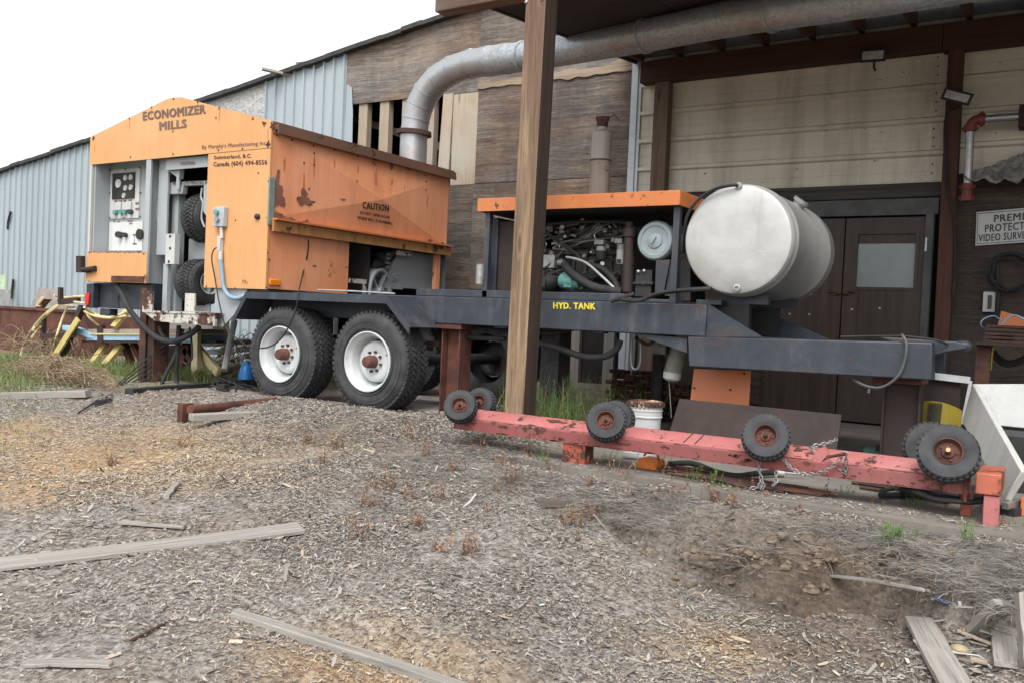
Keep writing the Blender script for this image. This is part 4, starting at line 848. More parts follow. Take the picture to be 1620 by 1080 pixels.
m = MB(); p = B(259, 327, .3); m.cyl(p + V(-.06, 0, 0), p + V(.05, 0, 0), .05, 14); m.build('roller', MAT['stud'], tr)
m = MB(); a, b = B(261, 418, .08), B(277, 370, .08); m.box(a.x, b.x, HY + .08, HY + .14, a.z, b.z); m.mi = 1
for q in [(269, 374), (269, 393), (267, 414)]: m.sphere(B(*q, .078), .015, 5, (1, .5, 1))
m.build('guide_box', [MAT['white'], MAT['ink']], tr, .006)
m = MB(); m.box(B(264, 420).x, B(271, 420).x, HY + .1, HY + .14, B(264, 500).z, B(264, 418).z); m.box(B(272, 420).x, B(308, 420).x, HY + .33, HY + .35, B(290, 492).z, B(290, 375).z); m.build('guide_rail', MAT['grey_paint'], tr)
def mill_wheel(px, top, bot, d, w_, full):
    cz = (B(px, top, d).z + B(px, bot, d).z) / 2; R = abs(B(px, top, d).z - B(px, bot, d).z) / 2
    x = B(px, (top + bot) / 2, d).x; c_ = V(x, HY + d + R * .0, cz)
    t_ = thing('drive_wheel', None, None); t_.parent = tr
    m = MB(); turf_tyre(m, c_ + V(0, R, 0), (1, 0, 0), R, w_, 40, .016, R * .5); m.build('tyre', MAT['rubber'], t_)
    m = MB(); m.lathe([(R * .56, w_ * .43), (R * .50, w_ * .46), (R * .44, w_ * .42), (R * .42, w_ * .2), (R * .15, w_ * .2), (.001, w_ * .25)], c_ + V(0, R, 0), (1, 0, 0), 36); m.build('rim', MAT['white_dirty'], t_)
mill_wheel(296, 300, 382, .12, .30, 1)
mill_wheel(287, 407, 482, .10, .32, 1)
m = MB(); p = B(254, 452, .45); m.lathe([(.001, -.03), (.30, -.03), (.33, -.02), (.33, .02), (.30, .03), (.001, .03)], p + V(0, .1, 0), (1, .5, 0), 40); add_lugs(m, p + V(0, .1, 0), (1, .5, 0), [(-.02, .02, .325)], .34, .008, 60, .5); m.build('band_wheel', MAT['dark'], tr)
# carriage foot: flaking white bracket with two uprights
a, b = H(225, 492, -.06), H(341, 515, -.06)
m = MB(); m.prism([H(225, 492, -.06), H(341, 497, -.06), H(339, 516, -.06), H(246, 508, -.06)], (0, .03, 0)); m.prism([H(224, 491, -.07), H(341, 495, -.07), H(341, 498, -.07), H(225, 494, -.07)], (0, .26, 0))
for xa, ya in ((226, 461), (293, 464)):
    p, q = H(xa, ya, -.06), H(xa + 14, 493, -.06); m.box(p.x, q.x, HY - .06, HY - .045, q.z, p.z); m.box(p.x, p.x + .012, HY - .045, HY + .06, q.z, p.z)
m.build('carriage_bracket', MAT['white_rust'], tr)
m = MB(); m.prism([H(341, 452, .03), H(392, 456, .03), H(378, 490, .03), H(352, 517, .03), H(338, 516, .03)], (0, .02, 0)); m.build('hanger_plate', MAT['grey_paint'], tr)
m = MB(); m.box(H(146, 470, .1).x, H(240, 470, .1).x, HY + .1, HY + .5, H(200, 489, .1).z, H(200, 449, .1).z); m.box(H(136, 470, .02).x, H(147, 470, .02).x, HY + .02, HY + .09, H(140, 487, .02).z, H(140, 449, .02).z); m.box(H(158, 490, .1).x, H(173, 490, .1).x, HY + .1, HY + .2, H(160, 499, .1).z, H(160, 488, .1).z); m.build('rear_bumper', MAT['navy'], tr, .006)
a, b = H(134, 483, -.0), H(140, 464, -.0); m = MB(); m.box(a.x, b.x, HY - .0, HY + .018, a.z, b.z); m.build('reflector', MAT['redlens'], tr, .004)
m = MB(); m.prism([H(120, 405, -.05), H(128, 405, -.05), H(128, 424, -.05), H(138, 424, -.05), H(138, 431, -.05), H(120, 431, -.05)], (0, .05, 0)); m.cyl(H(129, 427, -.06), H(151, 425, -.02), .02, 8, .03); m.build('tail_bracket', MAT['rust_plate'], tr)
m = MB(); m.tube([H(186, 453, .05), H(195, 470, .0), H(205, 490, -.04), H(226, 515, -.05), H(250, 535, -.03), H(275, 540, .0), H(300, 530, .05), H(315, 517, .1)], .027, 9, sub=6)
m.tube([H(252, 516, .0), H(258, 532, .02), H(275, 538, .1), H(300, 526, .15)], .018, 8, sub=6); m.build('hydraulic_hose', MAT['hose'], tr)
m = MB()
m.tube([H(283, 515, .05), H(280, 560, .06), H(279, 600, .1), H(283, 610, .1), H(289, 610, .1)], .022, 8, sub=5); m.tube([H(289, 520, .1), H(278, 560, .05), H(262, 592, .0), H(254, 613, -.05)], .019, 8, sub=5)
m.tube([H(300, 518, .1), H(303, 540, .1), H(304, 565, .1), H(296, 575, .1), H(288, 570, .1)], .010, 7, sub=5); m.tube([H(192, 455, .1), H(187, 475, .1), H(189, 487, .1)], .012, 7, sub=4); m.build('hanging_hose', MAT['hose'], tr)
# electrical box with conduit
a, b = H(337, 359, -.05), H(364, 328, -.05); m = MB(); m.box(a.x, a.x + .145, HY - .055, HY - .002, H(340, 359, -.05).z, H(340, 328, -.05).z); eb = m.build('switch_box', MAT['dark_grey'] if False else plain('grey enclosure', (.36, .40, .43), .45, 0, .1), tr, .006)
for q, mm in (((344, 336.5), 'teal'), ((344.5, 348), 'steel')):
    m = MB(); p = H(*q, -.057); m.cyl(p, p + V(0, -.025, 0), .026, 14); m.build('push_button', MAT[mm], eb)
m = MB(); m.tube([H(350, 359, -.03), H(351, 378, -.03)], .016, 10); p = H(348, 386, -.03); m.box(p.x - .022, p.x + .022, HY - .05, HY - .005, p.z - .07, p.z + .07); m.tube([H(349, 398, -.03), H(349, 412, -.03)], .022, 10); m.build('conduit_body', MAT['white_dirty'], tr, .004)
m = MB(); m.tube([H(349, 412, -.03), H(352, 440, -.03), H(354, 455, -.03), H(362, 468, -.02), H(376, 472, .0), H(392, 465, .05)], .020, 10, sub=6); m.build('conduit', MAT['bluehose'], tr)
m = MB(); m.tube([H(343, 392, -.05), H(338, 396, -.06), H(335, 410, -.06), H(340, 440, -.05), H(347, 480, -.05), H(358, 520, -.05), H(374, 535, -.03), H(388, 545, 0)], .006, 6, sub=6); m.build('power_cord', MAT['hose'], tr)
m = MB(); m.tube([PX(488, 380, HX + .06), PX(487, 400, HX + .02), PX(480, 430, HX), PY(472, 465, 5.46), PY(468, 490, 5.42), PY(455, 520, 5.40), PY(440, 540, 5.40), PY(420, 550, 5.42), PY(395, 549, 5.44)], .007, 6, sub=6); m.build('power_cord', MAT['hose'], tr)
m = MB(); p = H(407, 343, -.01); m.sphere(p, .03, 6, (1.1, .8, .9)); m.build('latch_knob', MAT['black'], tr)
# lettering
e = V(0, -.0035, 0)
def tY(s, bl, br, tl, d, mat, par, **k): text(s, PY(*bl, HY + d), PY(*br, HY + d), PY(*tl, HY + d), mat, par, push=e, **k)
tY('ECONOMIZER', (226.5, 191), (326, 179.5), (226, 177), 0, MAT['ink_grey'], gab, bold=.05)
tY('MILLS', (252.5, 206.5), (296, 202), (252.3, 193), 0, MAT['ink_grey'], gab, bold=.05)
tY("By Murphy's Manufacturing Inc.", (320, 236), (423, 229.5), (320, 230), 0, MAT['ink_grey'], gab, bold=.015)
tY('Summerland, B.C.', (339, 252.5), (398.5, 249.8), (339, 246.5), 0, MAT['ink'], fpn, bold=.025)
tY('Canada (604) 494-8556', (338, 264), (423, 260.5), (338, 256.8), 0, MAT['ink'], fpn, bold=.025)
tY('CAUTION', (285.5, 261.8), (308, 261), (285.5, 256.3), .055, MAT['ink_grey'], hd)
tY('WEAR EYE PROTECTION', (273, 293), (338, 291), (273, 287.2), .135, MAT['ink'], grd)
def tD(s, bl, br, tl, **k):
    a, b, c_ = D(*bl), D(*br), D(*tl); text(s, a, b, c_, MAT['ink'], door, push=(.012, 0, 0), **k)
tD('CAUTION', (572, 330), (613.5, 335), (572, 319), bold=.03)
tD('DO NOT OPEN DOOR', (568, 338.8), (615, 346.8), (568, 334), bold=.012)
tD('WHEN MILL IS RUNNING', (564, 347), (619, 356.5), (564, 342), bold=.012)
a, b, c_ = PY(875.5, 488.3, RY), PY(942.5, 489.8, RY), PY(875.5, 478, RY); text('HYD. TANK', a, b, c_, MAT['yellow_ink'], [o for o in tr.children if o.name.startswith('frame_rail')][0], push=(0, -.004, 0), bold=.045)
# ------------------------------------------------------------------ engine bay
EY = 6.15
def E_(x, y, Y=EY): return PY(x, y, Y)
cl, crr = -4.11, -2.385; ct, cb = 1.81, 1.705
m = MB(); m.box(cl, crr, RY, RY + .012, cb, ct); m.box(crr - .012, crr, RY + .0125, 7.1, cb, ct); m.box(cl, cl + .012, RY + .0125, 7.1, cb, ct); m.box(cl + .0125, crr - .0125, RY + .0125, 7.1, ct - .012, ct); m.box(cl + .013, crr - .013, 7.088, 7.1, cb, ct - .013); m.build('engine_canopy', MAT['orange_top'], tr, .003)
m = MB(); m.box(cl + .014, crr - .014, RY + .014, 7.086, cb + .004, ct - .02); m.build('underside_shade', MAT['mill_dark'], tr)  # added dark block, gives the engine canopy's underside its deep shade
m = MB()
for x in (cl + .05, crr - .06): m.box(x, x + .045, RY + .05, RY + .095, 1.02, cb + .02); m.box(x, x + .045, 6.98, 7.02, 1.0, cb + .02)
m.build('canopy_leg', MAT['navy'], tr)
p = E_(760, 430, RY + .05); m = MB(); m.cyl(p + V(0, 0, -.10), p + V(0, 0, .06), .035, 12); m.build('filter_bowl', MAT['alu'], tr)
m = MB(); a, b = E_(766, 455, 6.02), E_(782, 342, 6.02)             # expanded metal guard
for i in range(9):
    for k in range(2):
        z0_ = a.z + (b.z - a.z) * i / 9; z1_ = a.z + (b.z - a.z) * (i + 1) / 9
        for s_ in (0, 1):
            x0 = a.x + (b.x - a.x) * k / 2; x1 = a.x + (b.x - a.x) * (k + 1) / 2
            m.beam((x0 if s_ else x1, 6.02, z0_), (x1 if s_ else x0, 6.02, z1_), .006, .006, (0, 1, 0))
m.build('mesh_guard', MAT['black'], tr)
a, b = E_(786, 455, 6.02), E_(818, 350, 6.02); m = MB(); m.box(a.x, b.x, 6.02, 7.0, 1.02, b.z); m.mi = 1; m.box(a.x - .06, a.x - .002, 6.0, 7.0, 1.02, b.z + .03); m.build('radiator', [MAT['rust_plate'], MAT['navy']], tr, .005)
en = thing('engine', None, None); en.parent = tr
x0, x1 = E_(848, 400, 6.3).x, E_(1000, 400, 6.3).x
m = MB(); m.box(x0, x1, 6.34, 6.8, 1.08, 1.45); m.box(x0 + .12, x1 - .03, 6.38, 6.76, 1.45, 1.56)
for i in range(7): xx = x0 + .1 + i * (x1 - x0 - .2) / 6; m.box(xx, xx + .035, 6.32, 6.345, 1.14, 1.40)
m.box(x0 + .05, x1, 6.30, 6.34, 1.395, 1.43); m.box(x0 + .2, x1 - .1, 6.28, 6.335, 1.20, 1.24); m.build('block', MAT['grease'], en, .008)
m = MB(); m.box(x0 + .14, x1 - .05, 6.42, 6.66, 1.56, 1.64)
for i in range(4): xx = x0 + .2 + i * .16; m.cyl((xx, 6.5, 1.64), (xx, 6.5, 1.66), .022, 10)
m.build('valve_cover', plain('dusty valve cover', (.15, .145, .13), .5, .3, .4), en, .015)
m = MB(); m.tube([E_(850, 362, 6.3), E_(880, 360, 6.28), E_(930, 366, 6.28), E_(965, 372, 6.28), E_(1000, 372, 6.3)], .028, 10, sub=4)
for i in range(5): q = E_(870 + i * 28, 366, 6.27); m.tube([q, q + V(.01, .08, -.02)], .026, 9); m.sphere(q, .034, 6)
m.build('manifold', MAT['grease'], en)
m = MB()
for i in range(6):
    s_ = E_(914 + i * 3.2, 383 - i * .3, 6.24); t_ = E_(930 + i * 9, 366 - i * 1.2, 6.28); m.tube([s_, s_ + V(.03, -.01, .05), t_ + V(-.05, -.02, .03), t_], .0055, 6, sub=6)
for l in ([(885, 392), (888, 384), (910, 383), (935, 380)], [(888, 394), (905, 390), (925, 383), (950, 378), (975, 376), (990, 372)], [(870, 376), (876, 380), (882, 388), (874, 393), (890, 395), (900, 397)], [(946, 385), (940, 372), (948, 365), (958, 362)], [(862, 398), (864, 385), (858, 378), (868, 370)]):
    m.tube([E_(*q, 6.2) for q in l], .0065, 6, sub=5)
m.build('injector_line', MAT['steel'], en)
m = MB(); q = E_(866, 413, 6.18); m.box(q.x - .075, q.x + .075, 6.16, 6.32, q.z - .06, q.z + .05); m.lathe([(.075, 0), (.075, .02), (.065, .03), (.065, .06), (.05, .065), (.001, .07)], q + V(0, .08, -.12), (0, 0, 1), 20); m.cyl(q + V(0, .06, .05), q + V(0, .06, .09), .022, 10); m.cyl(q + V(.075, .04, -.01), q + V(.13, .04, -.01), .03, 10); m.cyl(q + V(-.075, .04, 0), q + V(-.12, .04, 0), .022, 10); m.build('injection_pump', MAT['alu'], en, .008)
m = MB(); q = E_(862, 445, 6.22)
m.sphere(q, .13, 8, (1.1, .9, .75)); m.box(q.x - .05, q.x + .06, 6.1, 6.3, q.z - .06, q.z + .08); m.lathe([(.10, 0), (.10, .03), (.07, .05), (.07, .16)], q + V(.05, -.02, -.01), (-1, -.2, 0), 18); m.build('gear_case', MAT['dark'], en, .006)
m = MB(); q = E_(904, 446, 6.16); m.lathe([(.001, -.10), (.05, -.10), (.066, -.085), (.066, .03), (.05, .05), (.05, .09), (.001, .09)], q, (1, -.1, -.12), 18); m.box(q.x - .04, q.x + .03, 6.10, 6.2, q.z - .05, q.z + .085)
for k in range(4): m.cyl(q + V(.09, -.02, -.05 + .03 * k), q + V(.115, -.025, -.05 + .03 * k), .009, 6)
m.build('hydraulic_pump', MAT['teal'], en, .006)
for px_, pt, pb, w_, kk in [(952, 388, 412, 17, 'black'), (982.5, 386, 418, 14, 'white')]:
    a, b = E_(px_ - w_ / 2, pb, 6.18), E_(px_ + w_ / 2, pt, 6.18); r_ = (b.x - a.x) / 2; cx = (a.x + b.x) / 2
    m = MB(); m.lathe([(.001, a.z - .005), (r_ * .85, a.z), (r_, a.z + .012), (r_, b.z - .01), (r_ * .95, b.z), (.001, b.z)], (cx, 6.18, 0), (0, 0, 1), 22); m.mi = 1; m.box(cx - r_ * .9, cx + r_ * .9, 6.12, 6.3, b.z, b.z + .035); m.lathe([(r_ * 1.02, b.z - .045), (r_ * 1.02, b.z - .012)], (cx, 6.18, 0), (0, 0, 1), 22); m.mi = 2
    if kk == 'white': m.box(cx - r_ * .5, cx + r_ * .5, 6.18 - r_ - .0, 6.18 - r_ * .8, a.z + .005, a.z + .035)
    m.build('oil_filter', [MAT['black'] if kk == 'black' else MAT['white'], MAT['alu'], MAT['black']], en)
m = MB(); m.tube([E_(893, 416, 6.12), E_(900, 428, 6.1), E_(920, 444, 6.08), E_(945, 456, 6.06), E_(985, 462, 6.05)], [.030, .034, .034, .034, .034], 12, sub=6); m.tube([E_(930, 420, 6.15), E_(950, 424, 6.12), E_(970, 442, 6.1), E_(980, 464, 6.08)], .024, 10, sub=6); m.tube([E_(937, 440, 6.2), E_(955, 433, 6.18), E_(975, 436, 6.16)], .022, 10, sub=6); m.build('radiator_hose', MAT['hose'], en)
m = MB(); m.tube([E_(896, 407, 6.1), E_(912, 410, 6.08), E_(930, 418, 6.06), E_(955, 440, 6.05), E_(977, 461, 6.04)], .010, 8, sub=6); m.build('fuel_line', plain('braided line', (.36, .35, .33), .5, .3), en)
m = MB()
for i in range(46):
    q = E_(random.uniform(850, 1000), random.uniform(352, 452), random.uniform(6.16, 6.3)); s_ = random.uniform(.012, .035)
    if random.random() < .5: m.box(q.x - s_, q.x + s_, q.y - s_, q.y + s_ + .05, q.z - s_ * .7, q.z + s_ * .7)
    else: m.cyl(q, q + V(random.uniform(-.06, .06), .06, random.uniform(-.03, .06)), s_ * .6, 8)
for i in range(8):
    q = E_(random.uniform(850, 940), random.uniform(352, 440), 6.2); m.tube([q, q + V(random.uniform(-.1, .1), -.04, random.uniform(-.06, .06)), q + V(random.uniform(-.2, .2), .0, random.uniform(-.1, .1))], .010, 6, sub=5)
m.build('engine_fitting', MAT['grease'], en, .003)
m = MB()
for i in range(26):
    q = E_(random.uniform(850, 1000), random.uniform(350, 420), random.uniform(6.15, 6.28)); s_ = random.uniform(.008, .02); m.cyl(q, q + V(random.uniform(-.03, .03), -.03, random.uniform(-.02, .02)), s_, 7)
m.build('bolt_head', MAT['alu'], en)
m = MB()
for l in ([(850, 352), (870, 372), (890, 385), (905, 396)], [(846, 385), (875, 376), (910, 372), (935, 360)], [(900, 395), (915, 405), (918, 425), (912, 450)], [(866, 355), (905, 352), (960, 351), (1000, 353)]): m.tube([E_(*q, 6.17) for q in l], .013, 8, sub=6)
m.build('wiring_loom', MAT['black'], en)
pp = E_(993, 380, 6.02); m = MB(); m.tube([E_(992, 462, 6.02), E_(995, 375, 6.02)], .036, 16); m.tube([E_(995, 375, 6.02), E_(995.5, 362, 6.02)], .047, 16); m.tube([E_(995.5, 362, 6.02), E_(996, 352, 6.02)], .026, 12); m.build('filler_pipe', MAT['rust_plate'], tr)
ac = E_(1037, 381, 6.0); R_ = (E_(1066, 381, 6.0).x - E_(1007, 381, 6.0).x) / 2
m = MB(); m.lathe([(.001, -.03), (.03, -.028), (R_ * .38, -.022), (R_ * .42, -.012), (R_ * .7, -.012), (R_ * .74, -.02), (R_ * .9, -.016), (R_ * .98, .0), (R_, .015), (R_, .03), (R_ * .93, .04), (R_ * .93, .22), (.001, .22)], ac, (0, 1, 0), 44); m.beam(ac + V(-.012, -.035, -.02), ac + V(.015, -.035, .025), .012, .02, (0, 1, 0)); m.build('air_cleaner', plain('grey air cleaner', (.25, .29, .30), .45, .1, .12), tr)
m = MB(); a, b = E_(1008, 470, 6.1), E_(1036, 428, 6.1); m.box(a.x, b.x, 6.05, 6.4, a.z, b.z); m.box(a.x - .01, b.x + .02, 6.03, 6.4, a.z + .09, a.z + .11); m.mi = 1
for q in [(1010, 430), (1019, 429), (1018, 449)]: m.sphere(E_(*q, 6.045), .016, 5)
m.build('battery_box', [MAT['black'], MAT['steel']], tr, .004)
a, b = E_(1038, 462, 5.98), E_(1072, 413, 5.98); m = MB(); m.prism([E_(1038, 412, 5.98), E_(1060, 411, 5.98), E_(1050, 462, 5.98), E_(1036, 462, 5.98)], (0, .3, 0)); m.prism([E_(1061, 411, 6.0), E_(1074, 413, 6.0), E_(1074, 470, 6.0), E_(1052, 468, 6.0)], (0, .3, 0)); m.mi = 1; m.prism([E_(1075, 412, 6.0), E_(1092, 414, 6.0), E_(1092, 476, 6.0), E_(1075, 476, 6.0)], (0, .3, 0)); m.build('guard_plate', [MAT['navy'], MAT['black']], tr)
m = MB(); m.tube([E_(968, 477, 5.82), E_(985, 471, 5.80), E_(1003, 465, 5.84)], .014, 8, sub=4); m.tube([E_(984, 474, 5.80), E_(1010, 476, 5.78), E_(1032, 468, 5.78), E_(1050, 463, 5.78), E_(1090, 459, 5.78), E_(1125, 457, 5.8)], .016, 8, sub=5); m.tube([E_(1020, 473, 5.78), E_(1036, 466, 5.76), E_(1060, 461, 5.76), E_(1095, 458, 5.77)], .010, 8, sub=5); m.build('cable', MAT['hose'], tr)
mx = PY(948, 303, 6.75).x; m = MB(); z0_, z1_ = 1.80, PY(948, 208, 6.75).z; r_ = (PY(963, 240, 6.75).x - PY(934, 240, 6.75).x) / 2
m.lathe([(r_ * .9, z0_), (r_, z0_ + .02), (r_, z0_ + (z1_ - z0_) * .62), (r_ * 1.03, z0_ + (z1_ - z0_) * .625), (r_, z0_ + (z1_ - z0_) * .635), (r_ * 1.0, z1_ - .02), (r_ * .8, z1_), (r_ * .5, z1_ + .01), (r_ * .5, PY(948, 190, 6.75).z), (r_ * .62, PY(948, 188, 6.75).z), (r_ * .62, PY(948, 186, 6.75).z), (.001, PY(948, 186, 6.75).z)], (mx, 6.75, 0), (0, 0, 1), 28)
zt_ = PY(948, 188, 6.75).z; m.mi = 1; m.lathe([(r_ * .52, z1_ + .03), (r_ * .55, zt_ - .03), (r_ * .68, zt_ - .012), (r_ * .68, zt_ + .008), (.001, zt_ + .010)], (mx, 6.75, 0), (0, 0, 1), 24); m.lathe([(r_ * 1.05, z0_ + (z1_ - z0_) * .62), (r_ * 1.06, z0_ + (z1_ - z0_) * .63), (r_ * 1.05, z0_ + (z1_ - z0_) * .64)], (mx, 6.75, 0), (0, 0, 1), 24)
p = V(mx + r_ * .6, 6.75, zt_); m.tube([p, p + V(.06, 0, .02), p + V(.10, 0, -.03)], .006, 6); m.build('exhaust_stack', [paint('rust streaked muffler', (.215, .21, .185), (.29, .28, .25), .62, 5, .9, .45, (.20, .14, .08), .35), MAT['rust']], tr)
# ------------------------------------------------------------------ fuel tank
ty0, ty1 = 5.79, 7.0; tc = V(-1.945, 0, 1.455); R_ = .375
m = MB(); m.lathe([(.001, .004), (R_ * .5, .0), (R_ * .9, .004), (R_ * .96, .012), (R_ * .99, .03), (R_, .055), (R_, .11), (R_ + .006, .118), (R_ + .006, .130), (R_, .138), (R_, 1.0), (R_ + .006, 1.008), (R_ + .006, 1.02), (R_, 1.03), (R_, 1.16), (R_ * .97, 1.19), (R_ * .9, 1.2), (.001, 1.2)], V(tc.x, ty0, tc.z), (0, 1, 0), 72); tk = m.build('fuel_tank', MAT['tank'], tr)
p = PY(1262, 318, 6.5); m = MB(); nn = V(.60, 0, .80); p = V(tc.x, 6.42, tc.z) + nn * (R_ - .012); m.cyl(p, p + nn * .035, .045, 16); m.cyl(p + nn * .035, p + nn * .06, .06, 16); m.build('filler_cap', MAT['alu'], tk)
p = PY(1166, 456, 5.79); m = MB(); m.lathe([(.026, .01), (.026, -.008), (.013, -.010), (.013, .0), (.001, .002)], p, (0, 1, 0), 20); p2 = PY(1169, 294, 5.79); m.lathe([(.022, .01), (.022, -.01), (.001, -.012)], p2, (0, 1, 0), 16); m.build('port', MAT['alu'], tk)
m = MB(); m.tube([p2 + V(0, -.02, 0), PY(1155, 294, 5.76), PY(1130, 300, 5.76), PY(1105, 316, 5.77), PY(1088, 340, 5.78), PY(1083, 368, 5.84), PY(1082, 400, 5.95)], .011, 8, sub=6); m.build('vent_hose', MAT['hose'], tk)
m = MB(); p = tc
for y in (6.0, 6.7): m.box(tc.x - .17, tc.x + .17, y, y + .06, 1.03, 1.10)
m.box(tc.x - .30, tc.x - .12, 5.9, 6.9, 1.018, 1.05); m.build('tank_cradle', MAT['navy'], tr)
m = MB(); m.box(-2.14, -1.90, 6.0, 6.06, .815, 1.03); m.box(-2.14, -1.90, 6.7, 6.76, .815, 1.03); m.build('cradle_leg', MAT['black'], tr)
# under the frame
def U(x, y, Y=6.1): return PY(x, y, Y)
m = MB(); a = U(1066, 560, 6.2); m.tube([U(1075, 545, 6.2), U(1068, 575, 6.2), U(1064, 588, 6.2)], .065, 18); m.mi = 1; m.tube([U(1064, 588, 6.2), U(1062.5, 598, 6.2), U(1062, 602, 6.2)], [.068, .066, .04], 18); m.build('filter_canister', [plain('olive grey canister', (.20, .20, .165), .6), MAT['white']], tr)
m = MB(); m.box(U(1040, 540, 6.2).x, U(1062, 540, 6.2).x, 6.1, 6.3, U(1050, 560, 6.2).z, U(1050, 530, 6.2).z); m.build('valve_block', MAT['grease'], tr, .005)
m = MB(); m.tube([U(845, 541, 6.0), U(880, 549, 6.0), U(920, 563, 6.0), U(955, 564, 6.0), U(975, 552, 6.0), U(981, 538, 6.0)], .026, 10, sub=6); m.tube([U(730, 533, 6.0), U(770, 535, 6.0), U(800, 536, 6.0)], .02, 9, sub=4); m.tube([U(840, 524, 6.0), U(870, 527, 6.0), U(910, 521, 6.0)], .012, 8, sub=4); m.build('hydraulic_hose', MAT['hose'], tr)
m = MB(); m.tube([U(1000, 535), U(998, 560), U(1000, 580), U(1008, 583), U(1013, 570), U(1013, 535)], .010, 7, sub=5); m.tube([U(1058, 600, 6.2), U(1061, 640, 6.2), U(1062, 660, 6.2)], .004, 5); m.build('hanging_wire', MAT['wire'], tr)
m = MB(); m.tube([U(1005, 534), U(1025, 545), U(1040, 532)], .014, 8, sub=5); m.box(U(938, 522, 5.87).x, U(955, 522, 5.87).x, 5.87, 5.95, U(940, 527, 5.87).z, .80); m.box(U(782, 518, 5.87).x, U(802, 518, 5.87).x, 5.87, 5.93, U(790, 519, 5.87).z, .80); m.build('bracket', MAT['black'], tr)
m = MB(); m.box(-4.3, -3.9, 6.3, 6.36, .55, .57); m.box(-4.25, -4.1, 6.9, 7.0, .3, .8); m.box(-3.72, -3.55, 6.3, 6.5, .05, .8); m.build('brake_gear', MAT['dark'], tr)
# ================================================================== STANDS UNDER THE TRAILER
def ibeam(m, p0, h, wx, wy, t=.012):
    x, y, z = p0
    m.box(x - wx / 2, x + wx / 2, y - wy / 2, y - wy / 2 + t, z, z + h); m.box(x - wx / 2, x + wx / 2, y + wy / 2 - t, y + wy / 2, z, z + h); m.box(x - t / 2, x + t / 2, y - wy / 2 + t, y + wy / 2 - t, z, z + h)
def hbeam(m, p0, h, wx, wy, t=.012):
    x, y, z = p0
    m.box(x - wx / 2, x - wx / 2 + t, y - wy / 2, y + wy / 2, z, z + h); m.box(x + wx / 2 - t, x + wx / 2, y - wy / 2, y + wy / 2, z, z + h); m.box(x - wx / 2 + t, x + wx / 2 - t, y - t / 2, y + t / 2, z, z + h)
a, b = PY(698, 560, 5.9), PY(727, 560, 5.9); cx = (a.x + b.x) / 2
s1 = thing('support_stand', 'brown steel column stand with cap plate under the navy rail beside the timber post', 'stand', (cx, 5.98, 0), 'steel stands carrying the trailer')
m = MB(); hbeam(m, (cx, 5.98, -.05), .80, b.x - a.x, .17); m.build('column', MAT['rust_red'], s1, .003)
m = MB(); m.box(cx - .125, cx + .125, 5.86, 6.1, .752, .792); m.build('cap_plate', MAT['rust_red'], s1, .003)
a, b = PY(216, 560, 5.52), PY(250, 560, 5.52); cx = (a.x + b.x) / 2
s2 = thing('support_stand', 'dark rusted tall column standing under the left end of the orange mill housing', 'stand', (cx, 5.6, 0), 'steel stands carrying the trailer')
m = MB(); m.box(cx - .11, cx - .01, 5.50, 5.515, -.05, 1.0); hbeam(m, (cx, 5.6, -.05), PY(230, 500, 5.6).z + .05, .22, .18, .014); m.box(cx - .095, cx + .095, 5.53, 5.595, -.05, .78); m.build('column', MAT['rust'], s2, .003)
a, b = PY(1397, 650, 6.05), PY(1457, 650, 6.05)
s3 = thing('support_stand', 'wide rusty box stand under the drawbar end in front of the workshop door', 'stand', ((a.x + b.x) / 2, 6.15, 0), 'steel stands carrying the trailer')
m = MB(); m.box(a.x, b.x - .0, 6.05, 6.06, .0, .56); m.box(a.x, a.x + .012, 6.0, 6.0495, .0, .56); m.box(b.x - .012, b.x, 6.0, 6.0495, .0, .56); m.box(a.x + .02, b.x - .02, 6.061, 6.3, 0, .56); m.build('column', MAT['rust_plate'], s3, .003)
m = MB(); m.box(a.x - .06, b.x + .0, 5.99, 6.3, .562, .598); m.build('cap_plate', MAT['rust_red'], s3, .003)
m = MB(); m.box(a.x - .10, b.x + .08, 5.92, 6.35, .0, .03); m.build('base_plate', MAT['rust'], s3)
# ================================================================== PINK ROLLER BEAM
BY = 4.74
def Bm(x, y, Y=BY): return PY(x, y, Y)
rb = thing('roller_beam', 'sun bleached red steel beam on short legs carrying pairs of small black tyres', 'roller beam', (-1.9, 4.82, 0))
xL, xR = Bm(718, 672).x, Bm(1532, 760).x; zL = (Bm(718, 683).z, Bm(778, 659).z + .0); 
zt, zb = .245, .118
bp = lambda t: V(0, 0, .004 * math.sin(t * 9))
m = MB(); m.hexa([(xL, BY, zb), (xR, BY, zb - .005), (xR, BY + .05, zb - .005), (xL, BY + .05, zb), (xL, BY, zb + .045), (xR, BY, zb + .062), (xR, BY + .15, zt), (xL, BY + .15, zt)])
m = MB(); prof = [(0, zb), (0, zb + .068), (.012, zb + .080), (.135, zt), (.15, zt), (.15, zb)]
m.prism([V(xL, BY + a, b) for a, b in prof], (xR - xL, 0, 0)); m.mi = 1
for i in range(46):
    xx = xL + (xR - xL) * random.random(); blot(m, (xx, BY + .006, zb + .073), random.uniform(.005, .014), V(0, -.7, .7).normalized(), (1, 0, 0), V(0, .7, .7), i + 200, random.uniform(1.5, 5), .5, .001); xx = xL + (xR - xL) * random.random(); blot(m, (xx, BY, zb + .006), random.uniform(.004, .010), (0, -1, 0), (1, 0, 0), (0, 0, 1), i + 300, random.uniform(2, 6), .6, .001)
